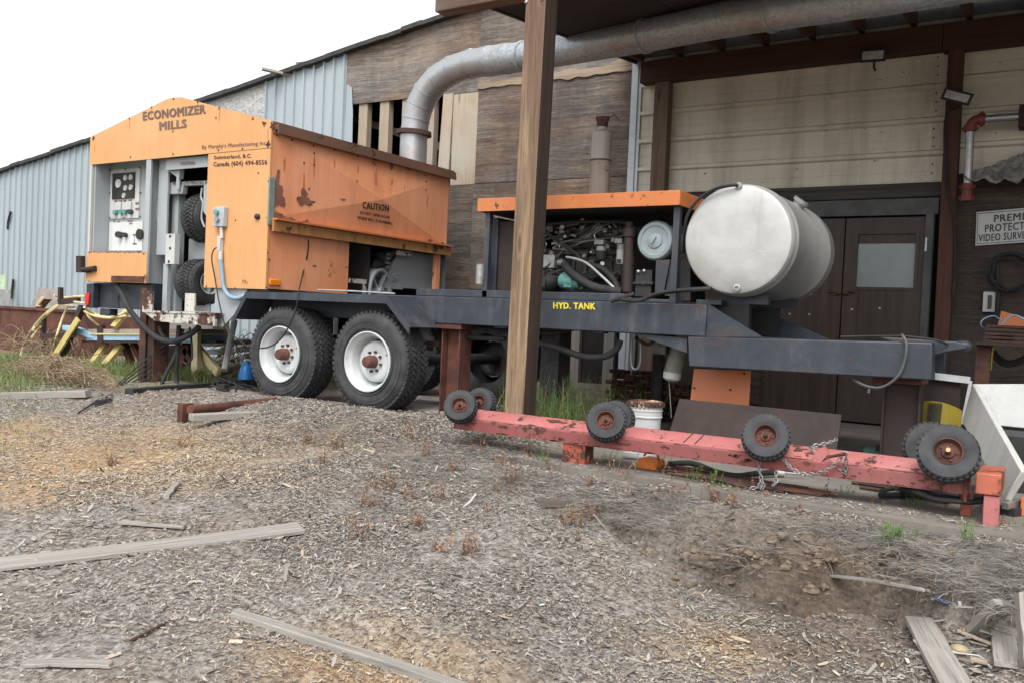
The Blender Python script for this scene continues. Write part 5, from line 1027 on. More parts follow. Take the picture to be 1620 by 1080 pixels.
for i in range(95):
    t = random.random(); y_ = random.choice([0, 0, 1]); r_ = random.choice([.004, .005, .006, .008, .012, .02])
    xx = xL + t * (xR - xL)
    if y_ == 0: blot(m, (xx, BY, zb + random.uniform(.01, .06)), r_, (0, -1, 0), (1, 0, 0), (0, 0, 1), i, 1.6, .7, .0012)
    else: n_ = V(0, -.44, .9).normalized(); u_ = random.random(); blot(m, (xx, BY + .012 + .123 * u_, zb + .08 + (zt - zb - .08) * u_), r_, n_, (1, 0, 0), V(0, .94, .36), i, 2.0, .7, .0012)
for px_, wd in [(865, 55), (1262, 20)]:
    p = Bm(px_, 670); n_ = V(0, -.3, .95).normalized(); blot(m, (p.x, BY + .095, zb + .08 + (zt - zb - .08) * .68), .05, n_, (1, 0, 0), V(0, .95, .3), px_, wd / 28, .6, .002)
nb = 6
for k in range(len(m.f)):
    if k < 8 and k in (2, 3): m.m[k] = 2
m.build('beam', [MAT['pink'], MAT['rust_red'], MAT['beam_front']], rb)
m = MB()
for px_ in (1080, 1098): p = Bm(px_, 680); m.beam((p.x, BY + .02, zb + .087), (p.x + .01, BY + .134, zt + .002), .004, .004)
m.build('weld_seam', MAT['rust'], rb)
def leg(xa, xb, z0, z1, y0, y1, mat):
    m = MB(); m.box(xa, xb, y0, y1, z0, z1); return m.build('leg', mat, rb, .004)
a, b = Bm(888, 715), Bm(924, 715); leg(a.x, b.x, -.06, zb - .003, BY + .01, BY + .13, MAT['red'])
a, b = Bm(1520, 790, 4.86), Bm(1538, 790, 4.86); leg(a.x, b.x, .0, zb, 4.84, 4.9, MAT['red'])
a, b = Bm(1556, 800, 4.68), Bm(1585, 800, 4.68); leg(a.x, b.x - .01, -.02, .140, 4.66, 4.72, MAT['pink'])
a, b = Bm(1540, 760, 4.66), Bm(1588, 760, 4.66); m = MB(); m.box(a.x + .01, b.x - .01, 4.65, 4.96, .143, .243); m.build('end_block', paint('orange red block', (.40, .075, .030), (.46, .14, .09), .56, 5, .6, .6, (.15, .06, .04), .6), rb, .006)
a = Bm(1531, 770); m = MB(); m.box(a.x - .012, a.x - .0005, BY - .03, BY + .17, zb - .03, zt + .015); m.build('end_plate', MAT['rust_red'], rb)
q0, q1 = Bm(1283, 708), Bm(1310, 735); m = MB(); m.prism([Bm(1283, 733), Bm(1290, 712), Bm(1303, 706), Bm(1311, 716), Bm(1297, 733), Bm(1288, 738)], (0, .035, 0)); m.build('bracket', MAT['pink'], rb)
m = MB(); m.tube([Bm(1310, 722, 4.72), Bm(1338, 717, 4.70)], .008, 8); m.build('pin', MAT['rust_red'], rb)
def small_wheel(px, py, R, yf, tilt, yaw, deep=True):
    c = Bm(px, py, yf); w_ = thing('wheel', None, None); w_.parent = rb
    ax = V(math.sin(yaw), math.cos(yaw), tilt).normalized()
    m = MB(); turf_tyre(m, c + ax * .045, ax, R, .105, 30, .010, R * .46); m.build('tyre', MAT['rubber'], w_)
    m = MB(); m.lathe([(R * .46, .03), (R * .47, -.003), (R * .44, -.005), (R * .41, .012), (R * .38, .03), (R * .22, .024), (R * .2, .012), (R * .10, .010), (R * .10, -.012), (.001, -.012)], c, ax, 36)
    e = ax.cross(V(0, 0, 1)).normalized(); g = ax.cross(e)
    for k in range(5): q = 2 * math.pi * k / 5; p = c + (e * math.cos(q) + g * math.sin(q)) * R * .28 + ax * .026; m.cyl(p, p - ax * .008, .006, 6)
    m.build('rim', MAT['rim_rust'], w_)
    m = MB(); p = c + ax * .004; m.cyl(p, p - ax * .03, .011, 8); m.build('axle_bolt', MAT['rust'] if px < 1300 else plain('brassy bolt', (.30, .20, .09), .4, .6), w_)
def Rpx(h, Y): return (PY(1000, 600, Y).z - PY(1000, 600 + h, Y).z) / 2
for (px, py, h, dx, far) in [(727, 640, 59, .06, 1), (958, 664, 63, .03, 1), (1211, 688, 68, .0, 0), (1500, 713, 75, -.06, 1)]:
    R_ = Rpx(h, 4.68) * 1.0
    small_wheel(px, py, R_ * 1.03, 4.655, -.42, {727: -.42, 958: -.34, 1211: -.24, 1500: -.10}[px])
    if far:
        fc = {727: (757, 636, 4.90), 958: (972, 661, 4.85), 1500: (1474, 707, 4.95)}[px]; small_wheel(fc[0], fc[1], R_, fc[2], -.25, -.2)
    c = Bm(px, py, 4.7); m = MB(); m.cyl(c + V(0, .05, 0), c + V(0, .26, 0), .012, 8); m.build('axle', MAT['rust'], rb)
# chain looped over the beam
ch = thing('chain', 'grey steel chain draped over the red beam beside its third small wheel', 'chain', Bm(1210, 730))
pts = spline([Bm(1326, 693, 4.93), Bm(1310, 700, 4.86), Bm(1290, 704, 4.83), Bm(1283, 709, 4.8)], 6) + spline([Bm(1338, 748, 4.73), Bm(1338, 718, 4.71), Bm(1330, 724, 4.71), Bm(1310, 742, 4.70), Bm(1280, 750, 4.70), Bm(1255, 742, 4.70), Bm(1240, 726, 4.72)], 7)
def links(m, pts, s=.011, r=.0035):
    acc = 0; last = pts[0]; k = 0
    for i in range(1, len(pts)):
        seg = (pts[i] - pts[i - 1]); L = seg.length
        if L > .25: continue
        d = seg.normalized(); pos = pts[i - 1]; rem = L
        while acc + rem >= s * 1.9:
            st = s * 1.9 - acc; pos = pos + d * st; rem -= st; acc = 0; k += 1
            up = V(0, 0, 1) if abs(d.z) < .8 else V(1, 0, 0); sd_ = d.cross(up).normalized()
            if k % 2: sd_ = d.cross(sd_).normalized()
            ring = [pos + d * math.cos(q) * s * 1.35 + sd_ * math.sin(q) * s * .75 for q in [2 * math.pi * j / 10 for j in range(11)]]; m.tube(ring, r, 5, caps=False)
        acc += rem
m = MB(); links(m, pts); links(m, spline([Bm(1202, 724, 4.70), Bm(1201, 740, 4.68), Bm(1204, 757, 4.67), Bm(1198, 770, 4.64), Bm(1186, 771, 4.62)], 5)); links(m, spline([Bm(1204, 757, 4.67), Bm(1208, 768, 4.64), Bm(1203, 772, 4.62)], 4)); links(m, spline([Bm(1228, 742, 4.70), Bm(1228, 760, 4.68), Bm(1222, 768, 4.66)], 4)); m.build('chain_links', MAT['wire'], ch)
# ================================================================== THINGS ON THE SLAB
def one(name, label, cat, mb, mat, bevel=0, group=None, flat=False):
    return tag(mb.build(name, mat, None, bevel, flat), label, cat, group)
def pts_on(l, z): return [PZ(x, y, z) for x, y in l]
a, b = PY(1066, 680, 5.75), PY(1327, 680, 5.75)
m = MB(); m.prism([V(a.x - .03, 5.66, 0), V(b.x, 5.66, 0), V(b.x, 5.80, PY(1327, 655, 5.80).z), V(a.x + .01, 5.80, PY(1072, 630, 5.80).z)], (0, .012, 0)); one('steel_plate', 'dark rusted steel sheet leaning on edge behind the red beam', 'steel plate', m, MAT['rust_plate'])
m = MB(); m.prism([PY(1090, 650, 6.15), PY(1184, 650, 6.15), PY(1188, 586, 6.2), PY(1098, 583, 6.2)], (0, .012, 0)); m.mi = 1
for q in [(1098, 613), (1155, 616), (1177, 590)]: m.sphere(PY(*q, 6.165), .008, 4)
one('loose_panel', 'clean orange sheet metal panel leaning under the navy drawbar', 'panel', m, [MAT['orange_plate'], MAT['ink']], 0, None, True)
def pail(name, label, c, r0, r1, h, mat, lidmat, dents=True):
    t = thing(name, label, 'pail', c); c = Vector(c)
    m = MB(); m.lathe([(.001, 0), (r0, 0), (r0 + (r1 - r0) * .7, h * .70), (r1 * 1.03, h * .71), (r1 * 1.03, h * .73), (r1 * 1.0, h * .74), (r1 * 1.01, h * .82), (r1 * 1.04, h * .83), (r1 * 1.04, h * .85), (r1, h * .86), (r1 * 1.0, h * .96)], c, (0, 0, 1), 40); m.build('bucket_body', mat, t)
    if lidmat:
        m = MB(); m.lathe([(r1 * 1.02, h * .93), (r1 * 1.08, h * .935), (r1 * 1.08, h * .985), (r1 * 1.03, h), (r1 * .97, h * .985), (.001, h * .98)], c, (0, 0, 1), 48)
        for k in range(26): q = 2 * math.pi * k / 26; m.box(*(lambda p: (p.x - .009, p.x + .009, p.y - .009, p.y + .009, p.z - .012, p.z + .012))(c + V(math.cos(q) * r1 * 1.06, math.sin(q) * r1 * 1.06, h * .94)))
        m.build('lid', lidmat, t)
    return t
cc = PY(1008, 668, 5.3); pr = (PY(1037, 650, 5.3).x - PY(979, 650, 5.3).x) / 2 * .86
pail('pail', 'white pail with a rusty crimped lid standing behind the red beam', (cc.x, 5.42, 0), pr * .86, pr, PY(1008, 635, 5.3).z, MAT['white'], paint('rusty white lid', (.55, .45, .33), (.35, .20, .10), .45, 6, .3))
m = MB(); a = PY(1026, 732, 4.9)
m.prism([V(a.x - .075, 4.9, .0), V(a.x + .06, 4.9, .0), V(a.x + .075, 4.9, .03), V(a.x + .06, 4.9, .062), V(a.x - .03, 4.9, .07), V(a.x - .07, 4.9, .055)], (0, .09, 0)); m.box(a.x + .012, a.x + .045, 4.892, 4.899, .02, .045); m.tube([V(a.x - .05, 4.94, .07), V(a.x - .03, 4.94, .10), V(a.x + .03, 4.94, .10), V(a.x + .05, 4.94, .06)], .008, 7); one('tool_case', 'small orange plastic tool body lying on the slab under the red beam', 'tool', m, plain('orange plastic', (.62, .17, .02), .45, 0, .3, 20), .006)
m = MB(); a, b = PZ(985, 717, .03), PZ(1009, 719, .03); m.beam(a, b, .05, .03); one('white_block', 'white plastic strip lying under the red beam by the orange tool', 'plastic strip', m, MAT['white'], .004)
m = MB()                                        # rebar bundle
for i in range(26):
    y0, y1 = random.uniform(738, 756), 0
    x0, x1 = random.uniform(1050, 1110), random.uniform(1190, 1330)
    p0, p1 = PZ(x0, 733 + (x0 - 1050) * .125 + random.uniform(0, 14), .012 + .02 * random.random()), PZ(x1, 741 + (x1 - 1050) * .125 + random.uniform(0, 14), .012 + .012 * random.random())
    m.tube([p0, p0.lerp(p1, .35) + V(0, random.uniform(-.02, .02), .004), p0.lerp(p1, .7) + V(0, random.uniform(-.03, .03), 0), p1], .006, 5, sub=4)
one('rod_bundle', 'bundle of thin dark rusty rods lying along the slab under the red beam', 'rods', m, MAT['rust'])
m = MB(); m.tube([PZ(1060, 733, .03), PZ(1095, 732, .03), PZ(1130, 745, .03), PZ(1165, 752, .03), PZ(1200, 748, .03), PZ(1228, 746, .03)], .018, 9, sub=6); m.mi = 1; m.tube([PZ(1228, 746, .03), PZ(1241, 747, .03)], .022, 10); m.mi = 2; m.tube([PZ(1241, 747, .03), PZ(1275, 750, .03)], .006, 6); one('hose', 'black hose with pale fitting lying on the rods under the red beam', 'hose', m, [MAT['hose'], MAT['white_dirty'], MAT['wire']])
m = MB()
for k in range(4): c = PZ(1480 + k * 6, 772 + k * 3, .018 + k * .02); m.torus(c, (0, .05, 1), .15 + .02 * k, .013, 40, 7, .02)
m.tube([PZ(1392, 783, .02), PZ(1430, 782, .02), PZ(1470, 784, .02), PZ(1500, 790, .02), PZ(1540, 770, .02)], .016, 8, sub=5); m.tube([PZ(1395, 776, .03), PZ(1420, 772, .03), PZ(1445, 784, .03)], .012, 8, sub=5)
one('coiled_hose', 'dark coiled hose lying on the slab under the right end of the red beam', 'hose', m, MAT['hose'])
m = MB()
for l, r_ in (([(1348, 762), (1390, 768), (1440, 776)], .012), ([(1360, 770), (1400, 776)], .009), ([(1420, 760), (1455, 766), (1470, 762), (1485, 767)], .006)): m.tube([PZ(*q, .012) for q in l], r_, 6, sub=4)
one('scrap_bark', 'dark splintered slab of bark lying on the slab by the coiled hose', 'bark', m, MAT['rust'])
m = MB(); m.beam(PZ(1345, 754, .02), PZ(1530, 775, .02), .05, .03); one('green_strip', 'pale green board lying along the slab beneath the red beam', 'board', m, plain('pale green paint', (.20, .38, .30), .6))
m = MB(); m.beam(PZ(1368, 712, .03), PZ(1440, 720, .03), .10, .05); m.mi = 1; m.beam(PZ(1385, 708, .09), PZ(1450, 714, .09), .12, .03); one('green_block', 'green painted block under the foot of the rusty box stand', 'block', m, [plain('green paint', (.10, .28, .20), .6), MAT['rust']])
# track chain heap
m = MB()
for lay in range(9):
    z = .03 + lay * .047; n_ = 9 - (lay > 6) * 3
    for k in range(n_):
        c = PY(975 + k * 15 + random.uniform(-4, 4), 600, 7.35); y_ = 7.35 + random.uniform(-.08, .08)
        m.obox if False else m.box(c.x - .05, c.x + .045, y_ - .07, y_ - .03, z, z + .036); m.box(c.x - .05, c.x + .045, y_ + .03, y_ + .07, z, z + .036); m.cyl((c.x, y_ - .10, z + .018), (c.x, y_ + .10, z + .018), .014, 7)
one('track_chain_heap', 'heap of dark rusty roller chain stacked under the navy frame', 'chain heap', m, MAT['rust'])
m = MB()
for lay in range(5):
    z = .03 + lay * .05
    for k in range(5): c = PY(1072 + k * 9, 640, 7.7); m.box(c.x - .04, c.x + .03, 7.6, 7.75, z, z + .034)
one('chain_stack', 'low stack of rusty chain plates behind the hanging white filter', 'chain heap', m, MAT['rust'])
m = MB(); c = PY(1040, 600, 7.2); m.cyl((c.x, 7.2, 0), (c.x, 7.2, .62), .05, 14); one('post_stub', 'dark pipe stub standing beside the roller chain heap', 'pipe', m, MAT['dark'])
# yellow perforated guard, sheet and hopper at the right
gy_ = 6.55
m = MB(); a, b = PY(1452, 660, gy_), PY(1521, 660, gy_); zt_ = PY(1480, 630, gy_).z; n_ = 14
pf = []
for i in range(n_ + 1): t = i / n_; pf.append(V(a.x + (b.x - a.x) * t, gy_ - .07 * math.sin(t * math.pi), zt_ - .035 * (2 * t - 1) ** 2 - .03 * t))
for i in range(n_): p, q = pf[i], pf[i + 1]; m.hexa([(p.x, p.y, .0), (q.x, q.y, 0), (q.x, q.y + .012, 0), (p.x, p.y + .012, 0), (p.x, p.y, p.z), (q.x, q.y, q.z), (q.x, q.y + .012, q.z), (p.x, p.y + .012, p.z)])
m.mi = 1
for i in range(5):
    for j in range(22):
        p = PY(1470 + i * 4.4 + j * .0 + (2 if j % 2 else 0) - j * .25, 638 + j * 2.2, gy_ - .09); m.cyl(V(p.x, gy_ - .075, p.z), V(p.x, gy_ - .05, p.z), .0055, 6)
one('yellow_guard', 'bent yellow sheet guard with a perforated band beside the rusty box stand', 'guard', m, [paint('dull yellow guard', (.34, .25, .02), (.30, .22, .03), .70, 4, .3), MAT['dark']])
m = MB(); m.prism([PY(1462, 597, 6.7), PY(1520, 602, 6.7), PY(1516, 690, 6.7), PY(1460, 690, 6.7)], (0, .01, 0)); m.build; one('brown_sheet', 'brown sheet standing behind the yellow guard', 'steel plate', m, MAT['rust_plate'])
m = MB(); m.beam(PY(1476, 594, 6.68), PY(1535, 601, 6.68), .03, .045); m.beam(PY(1536, 602, 6.68), PY(1522, 670, 6.68), .02, .02); one('angle_rail', 'pale aluminium rail resting above the yellow guard', 'rail', m, plain('pale aluminium', (.55, .56, .57), .4, .3))
hp = thing('white_trough', 'stained white open trough with a slanted side standing at the right edge', 'trough', (PY(1560, 700, 5.6).x, 5.6, 0))
q = [PY(1538, 606, 6.3), PY(1522, 667, 6.25), PY(1588, 790, 5.05), PY(1616, 744, 5.0)]
m = MB(); nn = (q[1] - q[0]).cross(q[3] - q[0]).normalized() * .035; m.prism(q, nn if nn.x > 0 else -nn); m.build('side_board', MAT['white_dirty'], hp, .006)
q = [PY(1541, 607, 6.3), PY(1760, 607, 6.3), PY(1760, 690, 6.25), PY(1562, 671, 6.25)]; m = MB(); m.prism(q, (0, .03, 0)); m.build('back_board', MAT['white'], hp, .004)
m = MB(); a = PY(1575, 680, 6.0); m.box(a.x, a.x + 1.0, 5.8, 6.2, .0, PY(1575, 682, 6.0).z); m.build('base_box', MAT['black'], hp)
m = MB(); m.beam(PZ(1590, 800, .05), PZ(1680, 775, .08), .03, .03); m.mi = 1; m.beam(PZ(1590, 808, .02), PZ(1690, 795, .02), .09, .04); one('chrome_strip', 'bright metal strip over a black board at the right edge of the slab', 'metal strip', m, [MAT['steel'], MAT['black']])
m = MB(); a = PZ(1618, 815, .0); m.box(a.x - .012, a.x + .12, a.y - .02, a.y + .05, 0, .09); one('orange_block', 'small orange block at the right edge in front of the trough', 'block', m, plain('orange brick', (.46, .14, .05), .7), .005)
# ================================================================== ON THE WALL AT THE RIGHT
def flood(name, label, q, Y, w_, h_, tilt, yaw):
    t = thing(name, label, 'floodlight', PY(*q, Y)); c = PY(*q, Y)
    rx = V(math.cos(yaw), math.sin(yaw), -.0); R3 = Matrix.Rotation(tilt, 3, 'Y') @ Matrix.Rotation(yaw, 3, 'Z')
    def L(x, y, z): return c + R3 @ V(x, y, z)
    m = MB(); m.hexa([L(-w_, 0, -h_), L(w_, 0, -h_), L(w_ * .7, .09, -h_ * .6), L(-w_ * .7, .09, -h_ * .6), L(-w_, 0, h_), L(w_, 0, h_), L(w_ * .7, .09, h_ * .6), L(-w_ * .7, .09, h_ * .6)]); m.tube([L(0, .08, -h_ * .2), L(0, .10, -h_ * 1.4), L(0, .17, -h_ * 1.5)], .012, 8); m.build('housing', MAT['black'], t, .004)
    m = MB(); m.hexa([L(-w_ * .80, -.004, -h_ * .60), L(w_ * .80, -.004, -h_ * .60), L(w_ * .80, -.0005, -h_ * .60), L(-w_ * .80, -.0005, -h_ * .60), L(-w_ * .80, -.004, h_ * .60), L(w_ * .80, -.004, h_ * .60), L(w_ * .80, -.0005, h_ * .60), L(-w_ * .80, -.0005, h_ * .60)]); m.build('lens', plain('lamp lens', (.52, .52, .50), .25, .2, .5, 14), t); return t
flood('floodlight', 'small floodlight under the wall beam above the cream siding', (1381, 88), 8.70, .115, .062, math.radians(3), 0)
f2 = flood('floodlight', 'tilted floodlight on the brown wall post beside the sprinkler pipe', (1514, 153), 8.68, .125, .055, math.radians(20), 0)
m = MB(); m.tube([PY(1504, 168, 8.75), PY(1496, 190, 8.79), PY(1495, 240, 8.80), PY(1500, 300, 8.80), PY(1509, 345, 8.79), PY(1511, 420, 8.79), PY(1508, 470, 8.79)], .013, 8, sub=6); one('power_cable', 'black cable running down the brown wall post from the tilted floodlight', 'cable', m, MAT['hose'])
sp = thing('sprinkler_pipe', 'galvanised pipe with red couplings on the cream siding at the right', 'pipe', PY(1533, 250, 8.72))
m = MB(); m.tube([PY(1530, 312, 8.72), PY(1535, 207, 8.72)], .035, 16); m.tube([PY(1556, 189, 8.72), PY(1611, 185, 8.72), PY(1900, 158, 8.72)], .035, 16); m.build('pipe', MAT['pipe'], sp)
redp = plain('red coupling paint', (.16, .033, .025), .6, 0, .3)
m = MB(); m.tube([PY(1535, 207, 8.72), PY(1536, 197, 8.72), PY(1544, 190, 8.72), PY(1556, 188.5, 8.72)], .041, 14, sub=4)
for q, d in (((1535, 204), (0, 0, 1)), ((1553, 189), (1, 0, 0)), ((1530, 296), (0, 0, 1)), ((1529, 314), (0, 0, 1))):
    c = PY(*q, 8.72); m.lathe([(.036, -.03), (.051, -.026), (.051, .026), (.036, .03)], c, d, 16); s_ = V(1, 0, 0) if d[2] else V(0, 0, 1); m.cyl(c - s_ * .066, c + s_ * .066, .014, 8)
m.tube([PY(1530, 292, 8.72), PY(1529, 318, 8.72)], .045, 14); m.build('coupling', redp, sp, 0)
m = MB(); p = PY(1616, 184, 8.72); m.box(p.x - .02, p.x + .06, 8.68, 8.90, p.z - .09, p.z + .09); m.build('pipe_bracket', MAT['rust'], sp)
sg = thing('warning_sign', 'white sign with black capitals about video surveillance on the dark wall at the right edge', 'sign', PY(1610, 358, 8.97))
def Sg(x, y): return PY(x, y, 8.965)
s0, s1_, s2_ = Sg(1543, 389), Sg(1677, 380), Sg(1545, 336); ex_ = s1_ - s0; ey_ = s2_ - s0
m = MB(); m.prism([s0, s0 + ex_, s0 + ex_ + ey_, s0 + ey_], (0, .012, 0)); bd = m.build('board', MAT['white'], sg)
m = MB()
for (u0, v0, u1, v1) in [(.015, .04, .985, .06), (.015, .94, .985, .96), (.015, .06, .022, .94), (.978, .06, .985, .94)]:
    m.prism([s0 + ex_ * a + ey_ * b + V(0, -.002, 0) for a, b in ((u0, v0), (u1, v0), (u1, v1), (u0, v1))], (0, .0015, 0))
m.build('border', MAT['navy'], sg)
sgm = plain('sign black', (.035, .035, .045), .5, 0, .1)
def ts(s, u0, u1, v0, v1): a = s0 + ex_ * u0 + ey_ * v0; text(s, a, s0 + ex_ * u1 + ey_ * v0, s0 + ex_ * u0 + ey_ * v1, sgm, bd, push=(0, -.003, 0), bold=.03)
ts('PREMISES', .215, .785, .66, .88); ts('PROTECTED BY', .11, .89, .38, .61); ts('VIDEO SURVEILLANCE', .035, .965, .11, .33)
# crumpled tarp on the ledge
bm_ = []; m = MB(); c0 = PY(1585, 285, 8.75)
nu, nv = 60, 40; base = len(m.v)
for j in range(nv + 1):
    for i in range(nu + 1):
        u_ = i / nu; v_ = j / nv; x = c0.x - .28 + u_ * 1.1; hgt = (.12 + .22 * sstep(0, .55, u_)) * math.sin(math.pi * min(1, .08 + v_ * .92)) ** .6
        cr = abs(noise.noise(V(u_ * 7, v_ * 5, 1))) * .11 + abs(noise.noise(V(u_ * 15, v_ * 12, 4))) * .05
        m.v.append(V(x + .03 * noise.noise(V(u_ * 5, v_ * 5, 7)), 8.96 - v_ * .30 + cr * .4, zc - .03 + .0 + hgt * (1 - v_ * .35) - cr))
for j in range(nv):
    for i in range(nu): o = base + j * (nu + 1) + i; m.f.append([o, o + 1, o + nu + 2, o + nu + 1]); m.m.append(0)
o = m.build('crumpled_tarp', MAT['tarp']); sd_m = o.modifiers.new('solid', 'SOLIDIFY'); sd_m.thickness = .006; tag(o, 'crumpled grey plastic tarp stuffed on the ledge above the sign', 'tarp')
m = MB(); c = PY(1598, 431, 8.86)
for k in range(5): m.torus(c + V(random.uniform(-.012, .012), -.02 + k * .012, random.uniform(-.012, .012)), (0, 1, 0), .165 + random.uniform(-.02, .012), .011, 44, 7, .02)
m.tube([PY(1580, 470, 8.86), PY(1575, 500, 8.87), PY(1570, 525, 8.88)], .014, 8, sub=4); m.tube([PY(1576, 405, 8.9), PY(1579, 460, 8.9), PY(1576, 520, 8.9)], .02, 8, sub=4); one('cable_coil', 'black cable coil hanging on the dark wall below the white sign', 'cable coil', m, MAT['hose'])
m = MB(); p = PY(1567, 478, 8.94); m.box(p.x - .06, p.x + .06, 8.93, 8.985, p.z - .09, p.z + .09); m.mi = 1; m.box(p.x - .02, p.x + .01, 8.915, 8.93, p.z - .06, p.z + .06); one('junction_box', 'white electrical box on the dark wall below the cable coil', 'electrical box', m, [MAT['white_dirty'], MAT['navy']], .004)
wb = thing('work_stand', 'rusty steel stand loaded with stacked plates at the right edge', 'stand', (PY(1560, 600, 7.6).x, 7.6, 0))
a = PY(1556, 580, 7.6); m = MB(); m.box(a.x - .055, a.x + .045, 7.55, 7.65, 0, PY(1556, 543, 7.6).z); m.build('leg', MAT['rust'], wb, .004)
m = MB(); q = PY(1546, 541, 7.6); m.box(q.x, q.x + 1.1, 7.45, 7.9, q.z - .02, q.z); m.build('top_plate', MAT['rust_plate'], wb, .003)
m = MB()
for k in range(5): p = PY(1558 + k * 1.5, 539 - k * 5, 7.7); m.box(p.x, p.x + .30, 7.5, 7.85, q.z + .002 + k * .028, q.z + .02 + k * .028)
one('plate_stack', 'stack of rusty flat plates on the work stand', 'plates', m, MAT['rust'])
m = MB(); p = PY(1553, 520, 7.9); m.box(p.x + .03, p.x + .22, 7.93, 7.99, p.z - .1, p.z + .03); m.mi = 1; p = PY(1588, 510, 7.95); m.prism([PY(1584, 492, 8.0), PY(1640, 508, 8.0), PY(1640, 520, 8.0), PY(1578, 518, 8.0)], (0, .05, 0)); one('stacked_parts', 'blue and orange machine parts behind the rusty plates on the stand', 'machine parts', m, [MAT['navy'], MAT['orange_plate']])
m = MB(); m.tube([PY(1566, 525, 7.7), PY(1552, 515, 7.6), PY(1556, 505, 7.6), PY(1572, 500, 7.65), PY(1585, 508, 7.7)], .005, 7, sub=6); m.tube([PY(1582, 518, 7.6), PY(1592, 505, 7.6), PY(1605, 499, 7.6), PY(1622, 506, 7.6)], .007, 8, sub=6); one('blue_hose', 'pale blue air hose curled over the rusty plates', 'hose', m, MAT['bluehose'])
m = MB(); m.tube([PY(1572, 545, 7.65), PY(1569, 560, 7.65), PY(1566, 585, 7.65)], .010, 7, sub=4); one('short_rope', 'short yellow cord hanging from the work stand', 'cord', m, plain('dull yellow cord', (.40, .30, .03), .6))
m = MB()
for k in range(3): m.tube([PY(1573, 555 + k * 5, 7.9), PY(1585, 568 + k * 4, 7.88), PY(1602, 572 + k * 3, 7.88), PY(1625, 562 + k * 4, 7.9)], .013, 8, sub=5)
one('hanging_cable', 'grey cables slung in a loop behind the work stand', 'cable', m, MAT['hose'])
# ================================================================== LEFT BACK YARD
def yard(x, y): return G(x, y)
rt = thing('scrap_tank', 'rust brown open steel bin at the far left against the blue grey siding', 'steel bin', (-12.6, 7.6, 0))
YT = 7.4
a, b = PY(0, 487, YT), PY(128, 487, YT); m = MB(); m.prism([V(a.x - 1.5, YT, 0), V(PY(146, 545, YT).x, YT, 0), V(PY(135, 487, YT).x, YT, a.z + .0), V(a.x - 1.5, YT, a.z + .05)], (0, .02, 0)); m.box(a.x - 1.5, PY(135, 487, YT).x, YT - .03, YT + .05, a.z - .01, a.z + .03); m.build('front_side', MAT['rust_red'], rt)
m = MB(); m.box(a.x - 1.5, PY(150, 490, YT).x, YT + .9, YT + .92, 0, a.z - .05); m.build('back_side', MAT['rust_red'], rt)
m = MB(); m.prism([PY(8, 435, 8.7), PY(1, 435, 8.7), PY(0, 500, 8.6), PY(7, 500, 8.6)], (0, .03, 0)); one('green_board', 'pale green board leaning on the blue grey siding at the far left', 'board', m, plain('pale green board', (.36, .46, .30), .7))
for k, (l, lab) in enumerate([([(17, 335), (13, 350), (12, 363)], 'short black cable on the blue grey siding, upper of two'), ([(21, 442), (19, 458), (18, 472)], 'short black cable on the blue grey siding, lower of two')]):
    m = MB(); m.tube([PY(*q, 8.96) for q in l], .022, 6, sub=3); one('wall_cable', lab, 'cable', m, MAT['hose'], 0, 'cable stubs on the siding')
m = MB(); m.prism([PY(45, 490, 7.9), PY(62, 455, 7.95), PY(90, 458, 7.95), PY(105, 492, 7.9)], (0, .02, 0)); one('smoky_sheet', 'grey brown sheet standing in the rusty bin', 'sheet', m, plain('grey brown sheet', (.26, .23, .21), .6))
m = MB(); m.prism([PY(-10, 490, 7.8), PY(-5, 458, 7.85), PY(16, 458, 7.85), PY(14, 490, 7.8)], (0, .02, 0)); one('grey_sheet', 'grey sheet standing behind the rusty bin at the far left', 'sheet', m, plain('grey sheet', (.22, .22, .22), .6))
m = MB()
for q in [((62, 488), (76, 472), 3), ((95, 474), (112, 486), 4), ((70, 470), (60, 486), 3)]: m.beam(PY(*q[0], 7.7), PY(*q[1], 7.6), .12, .03)
one('offcuts', 'pale wooden offcuts piled in the rusty bin', 'offcuts', m, MAT['board'])
# loose yellow strips bent over the rail
m = MB(); YS = 6.6
for l in ([(135, 480), (105, 478), (80, 490), (55, 515), (38, 545), (33, 565), (38, 572), (60, 572), (80, 562), (100, 540), (122, 508)], [(95, 482), (78, 495), (60, 512), (52, 522)], [(108, 484), (100, 500), (90, 530), (80, 568)], [(64, 517), (58, 524), (50, 534)], [(120, 484), (134, 492), (142, 503), (157, 516)], [(133, 486), (150, 497), (172, 502), (190, 498), (205, 492)], [(128, 490), (150, 500), (175, 503), (200, 500)], [(0, 568), (25, 570), (35, 571)], [(86, 467), (100, 471), (130, 469), (140, 472)]):
    m.tube([PY(*q, YS + random.uniform(-.15, .15)) for q in l], .015, 6, sub=6)
one('bent_strips', 'long pale yellow plastic strips bent in loops over the trestle at the left', 'plastic strips', m, MAT['yhose'])
def bar(name, lab, cat, p, q, w_, t_, mat, Y0, Y1, group=None, up=(0, 1, 0)):
    m = MB(); m.beam(PY(*p, Y0), PY(*q, Y1), w_, t_, up); return one(name, lab, cat, m, mat, .004, group)
tl = thing('steel_trestle', 'dark steel trestle with a sloped leg beside the rusty bin', 'trestle', PY(97, 560, 6.5))
m = MB(); m.beam(PY(96, 455, 6.5), PY(96, 482, 6.5), .05, .05); m.beam(PY(94, 478, 6.5), PY(125, 475, 6.6), .07, .07); m.build('head', MAT['rust_plate'], tl)
m = MB(); m.beam(PY(130, 485, 6.55), PY(97, 568, 6.5), .08, .06, (0, 1, 0)); m.beam(PY(66, 531, 6.5), PY(118, 530, 6.5), .05, .06); m.beam(PY(70, 500, 6.7), PY(67, 560, 6.7), .05, .05, (0, 1, 0)); m.build('leg', MAT['rust_plate'], tl)
